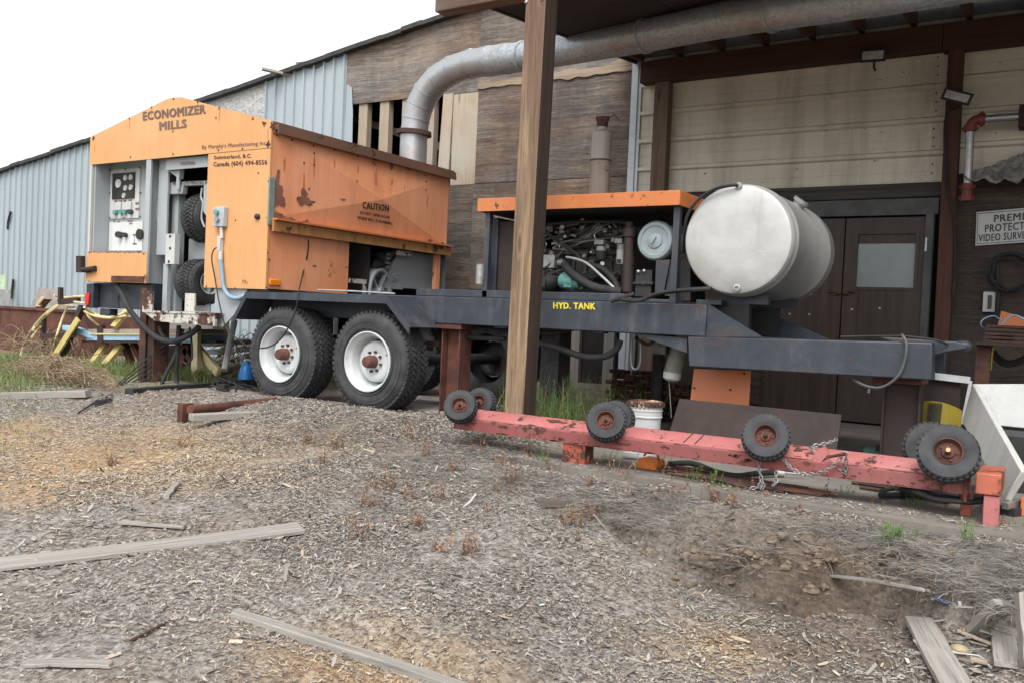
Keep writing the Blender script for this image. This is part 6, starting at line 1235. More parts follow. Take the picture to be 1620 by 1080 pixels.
wt = thing('work_table', 'pale blue edged bench of stacked boards on splayed rusty and yellow legs at the left', 'bench', PY(180, 560, 6.9)); YB = 6.9
m = MB(); m.beam(PY(165, 533, YB), PY(335, 536, YB), .5, .10, (0, 0, 1)); m.build('blue_edge', MAT['skyblue'], wt)
m = MB(); m.beam(PY(163, 524, YB), PY(332, 524, YB), .5, .05); m.mi = 1; m.beam(PY(165, 528.5, YB - .02), PY(335, 529, YB - .02), .5, .018); m.build('board_stack', [MAT['stud'], MAT['yhose']], wt)
m = MB(); m.beam(PY(158, 540, YB), PY(370, 541, YB), .5, .03); m.beam(PY(160, 515, YB - .24), PY(161, 542, YB - .24), .11, .05, (0, 1, 0)); m.build('steel_frame', MAT['rust_plate'], wt)
m = MB()
for p, q in (((196, 542), (208, 573)), ((210, 543), (228, 573)), ((300, 545), (285, 585)), ((290, 545), (310, 582))): m.beam(PY(*p, YB), PY(*q, YB), .07, .07, (0, 1, 0))
m.build('leg', MAT['rust_red'], wt)
m = MB(); m.beam(PY(104, 518, 6.6), PY(120, 522, 6.62), .1, .06); m.beam(PY(118, 521, 6.62), PY(156, 533, 6.7), .1, .07); one('pale_beam', 'pale blue grey square tube lying against the bench end', 'tube', m, MAT['skyblue'])
yl = 'yellow timber strut leaning under the bench, '
for (p, q, s_) in [((168, 543), (145, 575), 'leftmost, standing on grass by the rusty bin'), ((206, 486), (180, 518), 'the one rising behind the hydraulic hose'), ((192, 546), (165, 577), 'darker and bowed, right of the leftmost')]: bar('yellow_strut', yl + s_, 'strut', p, q, .10, .05, MAT['yellow'], 6.8, 6.6, 'yellow struts')
m = MB(); m.beam(PY(124, 505, 6.5), PY(82, 570, 6.4), .09, .03, (0, 1, 0)); one('yellow_lath', 'yellow lath slanting in front of the steel trestle', 'lath', m, MAT['yellow'], .003, 'yellow struts')
m = MB(); m.beam(PY(311, 520, 6.7), PY(310, 590, 6.4), .13, .05, (0, 1, 0)); m.beam(PY(314, 552, 6.65), PY(346, 589, 6.4), .10, .05, (0, 1, 0)); m.beam(PY(312, 565, 6.68), PY(335, 590, 6.5), .12, .04, (0, 1, 0)); one('yellow_horse', 'pale yellow timber saw horse right of the hanging hoses', 'saw horse', m, MAT['yhose'], .004)
m = MB(); m.beam(PY(250, 565, 6.6), PY(262, 590, 6.5), .08, .05, (0, 1, 0)); one('yellow_peg', 'short yellow timber peg beside the tall rusted column', 'peg', m, MAT['yellow'], .003)
m = MB(); m.beam(PY(345, 562, 6.9), PY(362, 546, 6.9), .05, .03, (0, 1, 0)); one('timber_batten', 'small yellow slat among the branches behind the trailer', 'slat', m, MAT['yellow'], .003)
m = MB(); m.beam(PY(250, 525, 7.8), PY(350, 520, 7.8), .28, .22); one('grey_timber', 'heavy grey squared timber stacked behind the bench', 'timber', m, wood('grey squared timber', (.16, .15, .135), (.32, .30, .27), 'X', 1), .01)
m = MB()
for k in range(4): m.beam(PY(330, 545 + k * 12, 8.0), PY(400, 540 + k * 11, 8.1), .3, .06)
one('sheet_stack', 'stack of pale corrugated sheets lying behind the branches', 'metal sheets', m, MAT['siding'])
m = MB(); m.cyl(PY(371, 508, 6.6), PY(355, 585, 6.3), .035, 10); one('white_pole', 'white pole leaning behind the front trailer wheel', 'pole', m, MAT['white'])
m = MB(); c = PY(389, 605, 6.4); m.lathe([(.001, 0), (.085, 0), (.08, .10), (.055, .18), (.03, .20), (.028, .23), (.001, .23)], (c.x, 6.4, c.z), (0, 0, 1), 20); one('blue_jug', 'bright blue plastic jug on the ground behind the left trailer wheel', 'jug', m, MAT['blue'])
m = MB(); m.beam(PY(245, 575, 7.3), PY(300, 572, 7.3), .08, .45, (0, 0, 1)); one('dark_board', 'dark weathered board standing under the bench', 'board', m, wood('dark weathered board', (.06, .055, .05), (.14, .125, .11), 'X'))
# steel laid on the ground by the wheels
m = MB(); m.beam(PZ(203, 623, .05), PZ(408, 606, .05), .09, .10); one('steel_channel', 'long black steel channel lying on the ground left of the wheels', 'steel channel', m, MAT['black'], .004)
m = MB(); c = PZ(352, 612, .10)
for k in range(12):
    p = PZ(random.uniform(330, 370), random.uniform(603, 618), .08); m.tube([p, p + V(random.uniform(-.1, .2), random.uniform(-.1, .1), random.uniform(.02, .08)), p + V(random.uniform(.1, .4), random.uniform(-.1, .1), .0), p + V(random.uniform(.3, .6), random.uniform(-.15, .1), -.04)], .007, 6, sub=5)
m.box(c.x - .05, c.x + .06, c.y - .03, c.y + .03, c.z - .05, c.z + .03); one('wire_tangle', 'black tangle of cable and wire on the steel channel', 'wire tangle', m, MAT['hose'])
m = MB()
for k in range(5):
    y0 = 545 + k * 9; m.tube([PY(262 - k * 2, y0, 5.62), PY(235, 565 + k * 8, 5.5), PY(200, 595 + k * 5, 5.3), PZ(172, 622 + k * 3, .03), PZ(150, 634 + k * 2, .01)], .007, 5, sub=5)
one('dropped_wires', 'bundle of thin black wires trailing from the tall rusted column to the ground', 'wires', m, MAT['hose'])
m = MB(); m.cyl(PZ(300, 648, .08), PZ(436, 634, .085), .035, 12); m.box(*(lambda p: (p.x - .03, p.x + .03, p.y - .05, p.y + .05, -.02, .115))(PZ(293, 655, .03))); m.box(*(lambda p: (p.x - .02, p.x + .03, p.y - .03, p.y + .03, -.02, .10))(PZ(446, 640, .03))); one('axle_bar', 'rust brown axle bar with end plates lying in front of the left wheel', 'steel bar', m, MAT['rust_red'], .003)
m = MB(); m.beam(PZ(302, 660, .045), PZ(405, 655, .05), .10, .05); m.beam(PZ(300, 650, .06), PZ(350, 645, .06), .10, .03); one('grey_board', 'short grey board lying under the rust brown axle bar', 'board', m, MAT['greyplank'], .004)
m = MB(); p = PZ(735, 636, .02); m.beam(PZ(660, 642, .02), PZ(700, 636, .02), .5, .02); m.build; one('dark_sheet', 'dark sheet lying on the ground beside the right trailer wheel', 'sheet', m, MAT['dark'])
m = MB(); m.prism([V(-5.2, 5.9, .035), V(-4.4, 5.9, .035), V(-4.3, 6.3, .035), V(-5.2, 6.3, .035)], (0, 0, .03)); one('pad_board', 'weathered board on the ground under the right trailer wheel', 'board', m, MAT['greyplank'])
m = MB(); m.beam(PZ(712, 640, .03), PZ(800, 645, .03), .12, .05); one('light_plank', 'pale plank on the ground behind the brown column stand', 'plank', m, MAT['greyplank'])
# ================================================================== PLANKS AND SCRAPS ON THE CHIPS
def board_px(name, lab, cat, px, thick, mat, lift=.008, nseg=1, group=None, bevel=.002, zs=None):
    """a board whose four top corners lie on the ground where the sight lines meet it"""
    q = [G(*p) + V(0, 0, lift + thick + (zs[i] if zs else 0)) for i, p in enumerate(px)]
    m = MB(); n_ = 14; rows = []
    for i in range(n_ + 1):
        t = i / n_; a = q[0].lerp(q[1], t); b = q[3].lerp(q[2], t); wob = .004 * noise.noise(V(t * 5, px[0][0], 0)); rows.append((a + V(0, wob, 0), b + V(0, wob * .6, 0)))
    base = len(m.v)
    for a, b in rows: m.v += [a, b, b - V(0, 0, thick), a - V(0, 0, thick)]
    def f(*i): m.f.append([base + k for k in i]); m.m.append(0)
    f(0, 1, 2, 3); f(4 * n_ + 3, 4 * n_ + 2, 4 * n_ + 1, 4 * n_)
    for i in range(n_):
        for k in range(4): f(4 * i + k, 4 * i + (k + 1) % 4, 4 * i + 4 + (k + 1) % 4, 4 * i + 4 + k)
    return one(name, lab, cat, m, mat, bevel, group)
def plank(label, a, b, w0, thick, lift, mat, sag=0, name='plank', cat='plank', w1=None, grp='loose boards on the wood chips', ends=False):
    """straight board from a to b, at the ground there"""
    a, b = Vector(a), Vector(b); d = (b - a); L = d.length; d.normalize(); s_ = d.cross(V(0, 0, 1)).normalized(); up = s_.cross(d)
    n_ = 16; w1 = w1 or w0; me = MB(); rows = []; ts = [i / n_ for i in range(n_ + 1)]
    gd = []
    for t in ts: p = a + d * (L * t); gd.append(max(ground_h(p.x + s_.x * k, p.y + s_.y * k) for k in (-w0 * .35, 0, w0 * .35)) - p.z)
    cf = np.polyfit(ts, gd, 2) if L > 1.6 else np.polyfit(ts, gd, 1); fit = np.polyval(cf, ts); up_ = max(g - f for g, f in zip(gd, fit)) * (.6 if L > .5 else .8)
    if ends: fit = [0.0] * (n_ + 1); up_ = 0
    for i, t in enumerate(ts):
        x = L * t; wd = (w0 + (w1 - w0) * t) / 2; r1 = .006 * noise.noise(V(t * 4, a.x * 9, 1)); r2 = .006 * noise.noise(V(t * 4, a.x * 9, 5)); z = fit[i] + up_ + sag * 4 * t * (1 - t)
        e_ = 0 if 0 < i < n_ else .01
        rows.append([(x + e_ * (1 if i == 0 else -1) * .5, -wd + r1, z), (x - e_ * .7, wd + r2, z), (x - e_ * .7, wd + r2, z - thick), (x + e_ * .5, -wd + r1, z - thick)])
    for r in rows: me.v += [Vector(p) for p in r]
    def f(*i): me.f.append(list(i)); me.m.append(0)
    f(0, 1, 2, 3); f(4 * n_ + 3, 4 * n_ + 2, 4 * n_ + 1, 4 * n_)
    for i in range(n_):
        for k in range(4): f(4 * i + k, 4 * i + (k + 1) % 4, 4 * i + 4 + (k + 1) % 4, 4 * i + 4 + k)
    ob = me.build(name, mat, None, .002); M_ = Matrix((d, s_ * -1, up)).transposed().to_4x4(); M_.translation = a + V(0, 0, lift - .009); ob.matrix_world = M_
    return tag(ob, label, cat, grp)
def Gw(p, q, w_): return G(*p), G(*q)
a, b = G(476, 838), G(0, 899); plank('long silver grey plank lying across the chips at the left edge', a, b + (b - a) * .25, .165, .018, .022, MAT['greyplank'], -.006)
a, b = G(369, 976), G(740, 1098); plank('grey squared timber running out of the bottom edge of the picture', a, b + (b - a) * .1, .05, .03, .035, MAT['greyplank'], .004, 'timber_strip', 'timber', ends=True)
a, b = G(1452, 988), G(1520, 1110); plank('wide pale board at the bottom right pointing out of the picture', a, b + (b - a) * .1, .115, .022, .035, MAT['greyplank'])
a, b = G(1312, 922), G(1462, 947); plank('narrow pale lath lying along the foot of the dirt bank', a, b, .035, .012, .05, MAT['greyplank'], .006, 'lath', 'lath', .02, ends=True)
a, b = G(1532, 999), G(1578, 966); plank('short pale grooved board propped in the debris at the right', a, b + V(0, 0, .03), .035, .03, .03, MAT['greyplank'], 0, 'board', 'board', ends=True)
a, b = G(1584, 1004), G(1592, 1060); plank('cracked square board end at the bottom right corner', a, b, .085, .022, .04, MAT['greyplank'], 0, 'board', 'board', ends=True)
a, b = G(1514, 1003), G(1573, 1026); plank('thin pale splinter between the grooved board and the cracked board', a, b, .022, .01, .03, MAT['board'], 0, 'splinter', 'splinter', .012, ends=True)
a, b = G(1619, 965), G(1630, 1085); plank('grey timber edge at the right border of the picture', a, b, .04, .06, .08, MAT['greyplank'], 0, 'timber_strip', 'timber', ends=True)
a, b = G(38, 1050), G(178, 1055); plank('jagged grey slab of wood at the bottom left', a, b, .055, .012, .018, MAT['greyplank'], .004, 'wood_slab', 'wood slab', .035)
a, b = G(190, 832), G(292, 840); plank('small grey splinter of wood behind the long silver plank', a, b, .05, .012, .022, MAT['greyplank'], 0, 'splinter', 'splinter', .02)
a, b = G(0, 632), G(140, 630); plank('grey weathered pole lying in front of the brush heap', a + (a - b) * .3, b, .09, .06, .06, MAT['greyplank'], 0, 'log', 'log')
a, b = G(208, 1015), G(265, 986); plank('thin dark stick lying on the chips at lower left', a, b, .012, .008, .02, MAT['rust'], 0, 'stick', 'stick')
a, b = G(124, 656), G(150, 638); plank('thin black stick poking out near the brush heap', a, b + V(0, 0, .05), .014, .012, .03, MAT['black'], 0, 'stick', 'stick')
a, b = G(848, 796), G(900, 793); plank('dark broken wood chunk in the middle of the chips', a, b, .05, .04, .025, wood('dark chunk', (.05, .04, .03), (.16, .135, .11), 'X'), 0, 'wood_chunk', 'wood chunk')
a, b = G(1075, 872), G(1112, 850); plank('brown broken slab jutting from the dirt left of the bank', a, b + V(0, 0, .02), .03, .018, .03, wood('brown slab', (.07, .05, .035), (.20, .155, .115), 'X'), 0, 'wood_chunk', 'wood chunk')
a, b = G(966, 842), G(969, 815); plank('short upright pale splinter standing in the chips', a, a + V(-.005, .0, .09), .014, .006, .0, MAT['greyplank'], 0, 'splinter', 'splinter')
a, b = G(280, 768), G(262, 790); plank('short grey stick lying on the chips at the left', a, b, .03, .02, .03, MAT['greyplank'], 0, 'stick', 'stick')
m = MB(); p = G(1517, 1034); m.sphere(p + V(0, 0, .018), .028, 8, (1.3, 1, .75)); one('pebble', 'smooth tan pebble in the debris beside the wide board', 'pebble', m, plain('tan stone', (.34, .27, .17), .6, 0, .2, 20))
m = MB(); p = G(1480, 1035); m.sphere(p + V(0, 0, .008), .05, 8, (1.1, 1, .5)); one('pebble', 'flat grey stone beside the wide board at lower right', 'stone', m, plain('grey stone', (.20, .195, .185), .7))
m = MB(); p = G(1506, 976) + V(0, 0, .03)
for k in range(2):
    q = p + V(.02 * k - .02, .03 * k, .015); n_ = 6
    for i in range(n_):
        for j in range(n_):
            pass
    b0 = len(m.v)
    for j in range(9):
        for i in range(9): u_, v_ = i / 8 - .5, j / 8 - .5; m.v.append(q + V(u_ * .10 + v_ * .02, v_ * .07 - .02 * u_, .02 + .022 * noise.noise(V(u_ * 3, v_ * 3, k)) + .012 * noise.noise(V(u_ * 8, v_ * 8, k + 4))))
    for j in range(8):
        for i in range(8): o_ = b0 + j * 9 + i; m.f.append([o_, o_ + 1, o_ + 10, o_ + 9]); m.m.append(0)
o = one('plastic_wrapper', 'crumpled blue and white plastic wrapper in the debris at the right', 'wrapper', m, None or (lambda n: n.done(n.mix(n.thr(n.noise(16, 3), .5, .55), (.62, .64, .68), (.14, .20, .42)), .3))(N('blue white plastic'))); o.modifiers.new('s', 'SOLIDIFY').thickness = .0015
m = MB(); m.tube([G(1494, 1032) + V(0, 0, .015), G(1512, 1040) + V(0, 0, .02), G(1530, 1040) + V(0, 0, .015), G(1550, 1046) + V(0, 0, .02), G(1562, 1058) + V(0, 0, .02), G(1568, 1062) + V(0, 0, .015)], .0035, 6, sub=5); one('string', 'thin white cord curling through the debris at lower right', 'cord', m, MAT['white'])
m = MB(); p = G(1508, 1070); blot(m, p + V(0, 0, .012), .03, (0, 0, 1), (1, 0, 0), (0, 1, 0), 3, 1.2, .7); o = one('red_scrap', 'small red plastic scrap in the debris at the bottom right', 'plastic scrap', m, plain('red scrap', (.40, .06, .04), .5)); o.modifiers.new('s', 'SOLIDIFY').thickness = .004
m = MB(); p = G(1560, 1050); m.beam(G(1534, 1047) + V(0, 0, .015), G(1562, 1056) + V(0, 0, .02), .03, .015); one('bark_scrap', 'reddish bark scrap in the debris by the wide board', 'bark', m, MAT['stud'], .004)
# ================================================================== GROUND COVER AND PLANTS
def ribbons(name, roots, dirs, L, wd, bend, mat, tints, segs=3):
    n = len(roots); roots = np.asarray(roots, float); dirs = np.asarray(dirs, float)
    dirs /= np.linalg.norm(dirs, axis=1)[:, None]
    side = np.cross(dirs, rng.normal(size=(n, 3))); side /= np.linalg.norm(side, axis=1)[:, None]
    L = np.asarray(L)[:, None]; wd = np.asarray(wd)[:, None]; verts = []; bend = np.asarray(bend)
    for k in range(segs + 1):
        t = k / segs; c = roots + dirs * L * t + bend * (t ** 2) * L; w_ = wd * (1 - .8 * t)
        verts += [c - side * w_, c + side * w_]
    V_ = np.stack(verts, 1).reshape(-1, 3); m_ = 2 * (segs + 1); base = np.arange(n)[:, None, None] * m_
    q = np.array([[2 * k, 2 * k + 1, 2 * k + 3, 2 * k + 2] for k in range(segs)])[None]
    loops = (base + q).reshape(-1); return fast_mesh(name, V_, np.full(n * segs, 4), loops, mat, np.repeat(tints, m_))
def scatter_chips(n, x0, x1, y0, y1, smin, smax):
    x = rng.uniform(x0, x1, n); y = rng.uniform(y0, y1, n)
    return x, y, rng.uniform(smin, smax, n) ** 1
xs_, ys_, L_ = [], [], []
for (n, x0, x1, y0, y1, a, b) in [(85000, -3.2, .6, 1.2, 3.2, .006, .024), (125000, -4.6, .4, 2.6, 4.75, .007, .026), (85000, -8.5, -3.2, 1.6, 5.3, .009, .032), (24000, -6, -2.8, 4.4, 5.7, .010, .034), (2600, -5, .4, 1.5, 4.6, .03, .055), (340, -5, .4, 1.5, 4.4, .055, .10), (25, -4.5, .4, 1.8, 4.4, .10, .15)]:
    x, y, l = scatter_chips(n, x0, x1, y0, y1, a, b); xs_.append(x); ys_.append(y); L_.append(l)
x = np.concatenate(xs_); y = np.concatenate(ys_); Lc = np.concatenate(L_)
dens = np.array([noise.noise(V(a * 1.6, b * 1.6, 11)) + .5 * noise.noise(V(a * 5, b * 5, 2)) for a, b in zip(x, y)])
keep = (dens * 1.2 + rng.uniform(-.6, .6, len(x)) > -.22)
slabm = (x > -3.0) & (y > 4.5); keep &= ~(slabm & ((y > 4.75) | (rng.random(len(x)) < .45 + 2.2 * np.clip(y - 4.55, 0, 1))))
bank = (x > -1.9) & (y > 3.75) & (y < 4.30) & (rng.random(len(x)) < .8); keep &= ~bank
for hx_, hy_, r_, dp_ in HOLLOWS:
    if dp_ > .06: keep &= ~((((x - hx_) / (r_ * .8)) ** 2 + ((y - hy_) / (r_ * .65)) ** 2 < 1) & (rng.random(len(x)) < .8))
x, y, Lc = x[keep], y[keep], Lc[keep]; n_ = len(x); z = gz_at(x, y); z = np.where((x > -3.0) & (y > 4.58), np.maximum(z, .001), z) + rng.uniform(.001, .012, n_)
yaw = rng.uniform(0, 2 * np.pi, n_); tilt = rng.normal(0, .22, n_); wv = np.minimum(Lc * rng.uniform(.12, .36, n_), .014); rollv = rng.normal(0, .35, n_)
d = np.stack([np.cos(yaw) * np.cos(tilt), np.sin(yaw) * np.cos(tilt), np.sin(tilt)], 1); s = np.stack([-np.sin(yaw) * np.cos(rollv), np.cos(yaw) * np.cos(rollv), np.sin(rollv)], 1)
c = np.stack([x, y, z + np.abs(np.sin(tilt)) * Lc * .4], 1); up = np.cross(d, s); bow = (rng.normal(0, .06, n_) * Lc)[:, None] * up
h = (Lc / 2)[:, None]; w2 = (wv / 2)[:, None]; f1 = rng.uniform(.3, 1, n_)[:, None]; f2 = rng.uniform(.3, 1, n_)[:, None]
Vv = np.stack([c - d * h - s * w2 * f1, c - d * h * .9 + s * w2 * f2, c + bow - s * w2, c + bow + s * w2, c + d * h * .92 - s * w2 * f2, c + d * h + s * w2 * f1], 1).reshape(-1, 3)
loops = (np.arange(n_)[:, None, None] * 6 + np.array([[0, 2, 3, 1], [2, 4, 5, 3]])[None]).reshape(-1)
tint = np.clip(rng.beta(1.7, 1.9, n_) + .15 * dens[keep], 0, 1)
tan_ = np.exp(-(((x + 1.85) / .5) ** 2 + ((y - 2.1) / .45) ** 2)) + np.exp(-(((x + 5.1) / 1.3) ** 2 + ((y - 3.75) / .7) ** 2)) + np.exp(-(((x + 1.1) / .3) ** 2 + ((y - 3.35) / .25) ** 2))
g1 = G(160, 745); tan_ = tan_ + np.exp(-(((x - g1.x) / 1.1) ** 2 + ((y - g1.y) / .5) ** 2))
tint = np.where(rng.random(n_) < .65 * np.clip(tan_, 0, 1), rng.uniform(.82, .93, n_), tint)
tag(fast_mesh('wood_chips', Vv, np.full(n_ * 2, 4), loops, MAT['chips'], np.repeat(tint, 6)), 'grey and tan wood chips and splinters strewn over the ground', 'wood chips', None, 'stuff')
m = MB()                                        # splinters and offcuts of the rubbish hollow
for _ in range(85):
    p = G(random.gauss(1505, 50), random.gauss(1000, 32)); a_ = random.uniform(0, 6.28); l = random.uniform(.02, .085); t_ = V(math.cos(a_), math.sin(a_), random.uniform(-.1, .35)) * l
    m.beam(p + V(0, 0, .004), p + t_ + V(0, 0, .006), random.uniform(.004, .014), random.uniform(.002, .006), (0, 0, 1))
tag(m.build('wood_scraps', MAT['greyplank']), 'small grey splinters and offcuts littering the hollow at the lower right', 'wood scraps', None, 'stuff')
# dead grass mats
rt_, dr_, Ln, Wn, Bn, Tn = [], [], [], [], [], []
def mat_grass(px, py, sx, sy, n, L, spread=1.0, lay=.55):
    for _ in range(int(n * 3.2)):
        p = G(random.gauss(px, sx), random.gauss(py, sy))
        if p.y > 5.6 or (p.x > -2.75 and p.y > 4.62): continue
        a = random.uniform(0, 2 * math.pi); rt_.append(p); dr_.append((math.cos(a) * spread, math.sin(a) * spread, random.uniform(.05, lay))); Ln.append(random.uniform(.5, 1) * L); Wn.append(random.uniform(.0007, .0016)); Bn.append((random.uniform(-.4, .4), random.uniform(-.4, .4), -random.uniform(.1, .5))); Tn.append(random.betavariate(2, 2))
for c_ in [(730, 720, 70, 16, 1500, .13), (850, 745, 80, 18, 1700, .13), (960, 770, 60, 14, 1300, .12), (650, 740, 60, 16, 600, .12), (990, 810, 45, 14, 900, .12), (1080, 790, 50, 10, 600, .10), (1440, 850, 60, 14, 1500, .12), (1540, 870, 50, 18, 1500, .12), (1590, 920, 25, 22, 900, .12), (1330, 835, 50, 10, 500, .10), (1500, 900, 50, 14, 700, .11), (430, 690, 80, 14, 500, .12), (200, 700, 90, 14, 300, .12), (620, 800, 40, 18, 350, .12), (560, 690, 60, 12, 500, .12), (1180, 850, 60, 20, 300, .09), (760, 790, 60, 18, 300, .1)]: mat_grass(*c_)
tag(ribbons('dead_grass', rt_, dr_, Ln, Wn, Bn, MAT['straw'], Tn, 4), 'matted dry grey grass along the edge of the slab and in clumps on the chips', 'dead grass', None, 'stuff')
# crumbled clods on the bank and in the hollows
m = MB()
def clod(p, r):
    b0 = len(m.v); m.sphere(p, r, 5, (random.uniform(.8, 1.3), random.uniform(.8, 1.3), random.uniform(.5, .8))); sd_ = random.random() * 50
    for i in range(b0, len(m.v)): q = m.v[i] - p; m.v[i] = p + q * (1 + .5 * noise.noise(q * (1.2 / r) + V(sd_, 0, 0)))
for _ in range(230): p = G(random.uniform(1060, 1480), random.gauss(885, 24)); clod(p + V(0, 0, .001), random.choice([.005, .007, .009, .012, .018, .024]))
for _ in range(110): p = G(random.gauss(1340, 90), random.gauss(985, 40)); clod(p, random.choice([.005, .007, .010, .015]))
for hx_, hy_, r_, dp_ in HOLLOWS:
    if dp_ > .04:
        for _ in range(22): x_, y_ = random.gauss(hx_, r_ * .6), random.gauss(hy_, r_ * .5); clod(V(x_, y_, ground_h(x_, y_)), random.choice([.005, .008, .012, .018]))
n = N('dirt clod'); o = m.build('dirt_clods', n.done(n.mix(n.thr(n.noise(30, 6, .7), .35, .65), (.075, .055, .040), (.20, .155, .115)), .95, 0.0, n.bump(n.noise(60, 4), .5, .004)))
tag(o, 'crumbled brown dirt clods on the eroded bank and in the hollows', 'dirt clods', None, 'stuff')
# dry twigs and roots poking from the bank
n = N('brush stems'); MAT['brush'] = n.done(n.ramp(n.noise(9, 4), [(.3, (.11, .075, .045)), (.55, (.23, .165, .105)), (.75, (.34, .27, .19))]), .85)
m = MB()
for _ in range(110):
    p = G(random.uniform(1080, 1610), random.gauss(875, 28)); l = random.uniform(.02, .07); q1 = p + V(random.uniform(-1, 1), random.uniform(-.8, .2), random.uniform(-.1, .5)) * l; q2 = q1 + V(random.uniform(-1, 1), random.uniform(-1, .2), random.uniform(-.9, .3)) * l; m.tube([p, q1, q2], random.uniform(.0007, .0017), 4, sub=3)
tag(m.build('root_twigs', MAT['brush']), 'thin roots and twigs sticking from the dirt bank at the right', 'twigs', None, 'stuff')
# green grass in the back yard at the left and under the trailer
rt_, dr_, Ln, Wn, Bn, Tn = [], [], [], [], [], []
def green(px, py, sx, sy, n, L, w_=.003):
    for _ in range(n):
        p = PZ(random.gauss(px, sx), random.gauss(py, sy), .0)
        if p.y > 8.9 or p.y < 3 or p.x < -16: continue
        p.z = float(gz_at(np.array([p.x]), np.array([p.y]))[0]); a = random.uniform(0, 6.28); rt_.append(p); dr_.append((math.cos(a) * .35, math.sin(a) * .35, 1)); Ln.append(random.uniform(.5, 1.1) * L); Wn.append(w_ * random.uniform(.6, 1.3)); Bn.append((random.uniform(-.4, .4), random.uniform(-.4, .4), -.15)); Tn.append(min(1, max(0, random.gauss(.4, .28))))
for c_ in [(60, 590, 60, 9, 2600, .16), (160, 596, 50, 9, 1600, .16), (300, 600, 40, 7, 1500, .18), (350, 602, 25, 5, 700, .2), (15, 660, 25, 14, 160, .05), (20, 610, 30, 8, 700, .14), (240, 585, 60, 5, 700, .15), (545, 600, 20, 8, 250, .14), (400, 600, 30, 5, 300, .14)]: green(*c_)
tag(ribbons('green_grass', rt_, dr_, Ln, Wn, Bn, MAT['grass'], Tn, 3), 'patchy green grass growing behind and left of the trailer', 'grass', None, 'stuff')
# horsetails by the low window
rt_, dr_, Ln, Wn, Bn, Tn = [], [], [], [], [], []
def fern(px, py, sx, n, Y, L, mat=None):
    for _ in range(n):
        x_ = PY(random.gauss(px, sx), 640, Y).x; y_ = Y + random.uniform(-.35, .35); z_ = max(-.02, float(gz_at(np.array([x_]), np.array([y_]))[0])); h_ = L * random.uniform(.5, 1.1)
        st = V(x_, y_, z_); ld = V(random.uniform(-.15, .15), random.uniform(-.15, .15), 1)
        rt_.append(st); dr_.append(ld); Ln.append(h_); Wn.append(.003); Bn.append((0, 0, 0)); Tn.append(.5)
        for k in range(14):
            t = .2 + .75 * k / 14; a = random.uniform(0, 6.28); rt_.append(st + ld * h_ * t); dr_.append((math.cos(a), math.sin(a), .7)); Ln.append(h_ * .25 * (1.1 - t)); Wn.append(.0016); Bn.append((0, 0, .2)); Tn.append(random.random())
fern(885, 640, 45, 190, 6.3, .42); fern(1010, 625, 30, 30, 6.9, .3); fern(860, 640, 30, 60, 5.9, .3)
tag(ribbons('horsetail_patch', rt_, dr_, Ln, Wn, Bn, MAT['fern'], Tn, 2), 'feathery green horsetails growing between the timber post and the low window', 'horsetails', None, 'stuff')
rt_, dr_, Ln, Wn, Bn, Tn = [], [], [], [], [], []
for _ in range(260):
    x_ = PY(random.gauss(895, 45), 640, 6.5).x; y_ = 6.5 + random.uniform(-.5, .5); rt_.append(V(x_, y_, 0)); dr_.append((random.uniform(-.4, .4), random.uniform(-.4, .4), 1)); Ln.append(random.uniform(.2, .55)); Wn.append(.0025); Bn.append((random.uniform(-.2, .2), 0, -.1)); Tn.append(random.random())
tag(ribbons('dry_stems', rt_, dr_, Ln, Wn, Bn, MAT['weed'], Tn, 3), 'dry reddish stems mixed into the horsetails by the low window', 'dry stems', None, 'stuff')
# brush heap at the left
m = MB()
for _ in range(900):
    px_ = random.gauss(80, 52); t = max(-1, min(1, (px_ - 80) / 110)); hh = .26 * (1 - t * t)
    p = PY(px_, 615, 4.95 + random.uniform(-.3, .5)); p.z = random.uniform(0, 1) ** .8 * hh; a = random.gauss(.3, .7); l = random.uniform(.1, .35)
    m.tube([p, p + V(math.cos(a) * l * .5, math.sin(a) * l * .3, random.uniform(-.02, .05)), p + V(math.cos(a) * l, math.sin(a) * l * .6, random.uniform(-.10, .03))], random.uniform(.0025, .005), 4, sub=2)
tag(m.build('brush_heap', MAT['brush']), 'heap of dry brown stems and hay in front of the green grass at the left', 'brush heap')
m = MB()
for _ in range(190):
    p = PY(random.gauss(75, 35), 545, 6.7 + random.uniform(-.3, .3)); p.z = random.uniform(0, .32) ; a = random.uniform(0, 6.28); l = random.uniform(.2, .6); m.tube([p, p + V(math.cos(a) * l * .5, math.sin(a) * .2, random.uniform(.02, .18)), p + V(math.cos(a) * l, math.sin(a) * .3, random.uniform(-.15, .05))], random.uniform(.003, .006), 4, sub=3)
tag(m.build('branch_pile', MAT['brush']), 'tangle of dry grey branches in front of the rusty bin', 'branch pile')
m = MB()
for _ in range(120):
    p = PY(random.gauss(375, 18), random.uniform(540, 600), 6.7 + random.uniform(-.3, .3)); p.z = max(0, p.z); a = random.uniform(0, 6.28); l = random.uniform(.15, .5); m.tube([p, p + V(math.cos(a) * l * .5, .1, random.uniform(.0, .15)), p + V(math.cos(a) * l, .1, random.uniform(-.12, .15))], random.uniform(.002, .005), 4, sub=3)
tag(m.build('branch_pile', MAT['brush']), 'dry twiggy branches behind the left trailer wheel', 'branch pile')
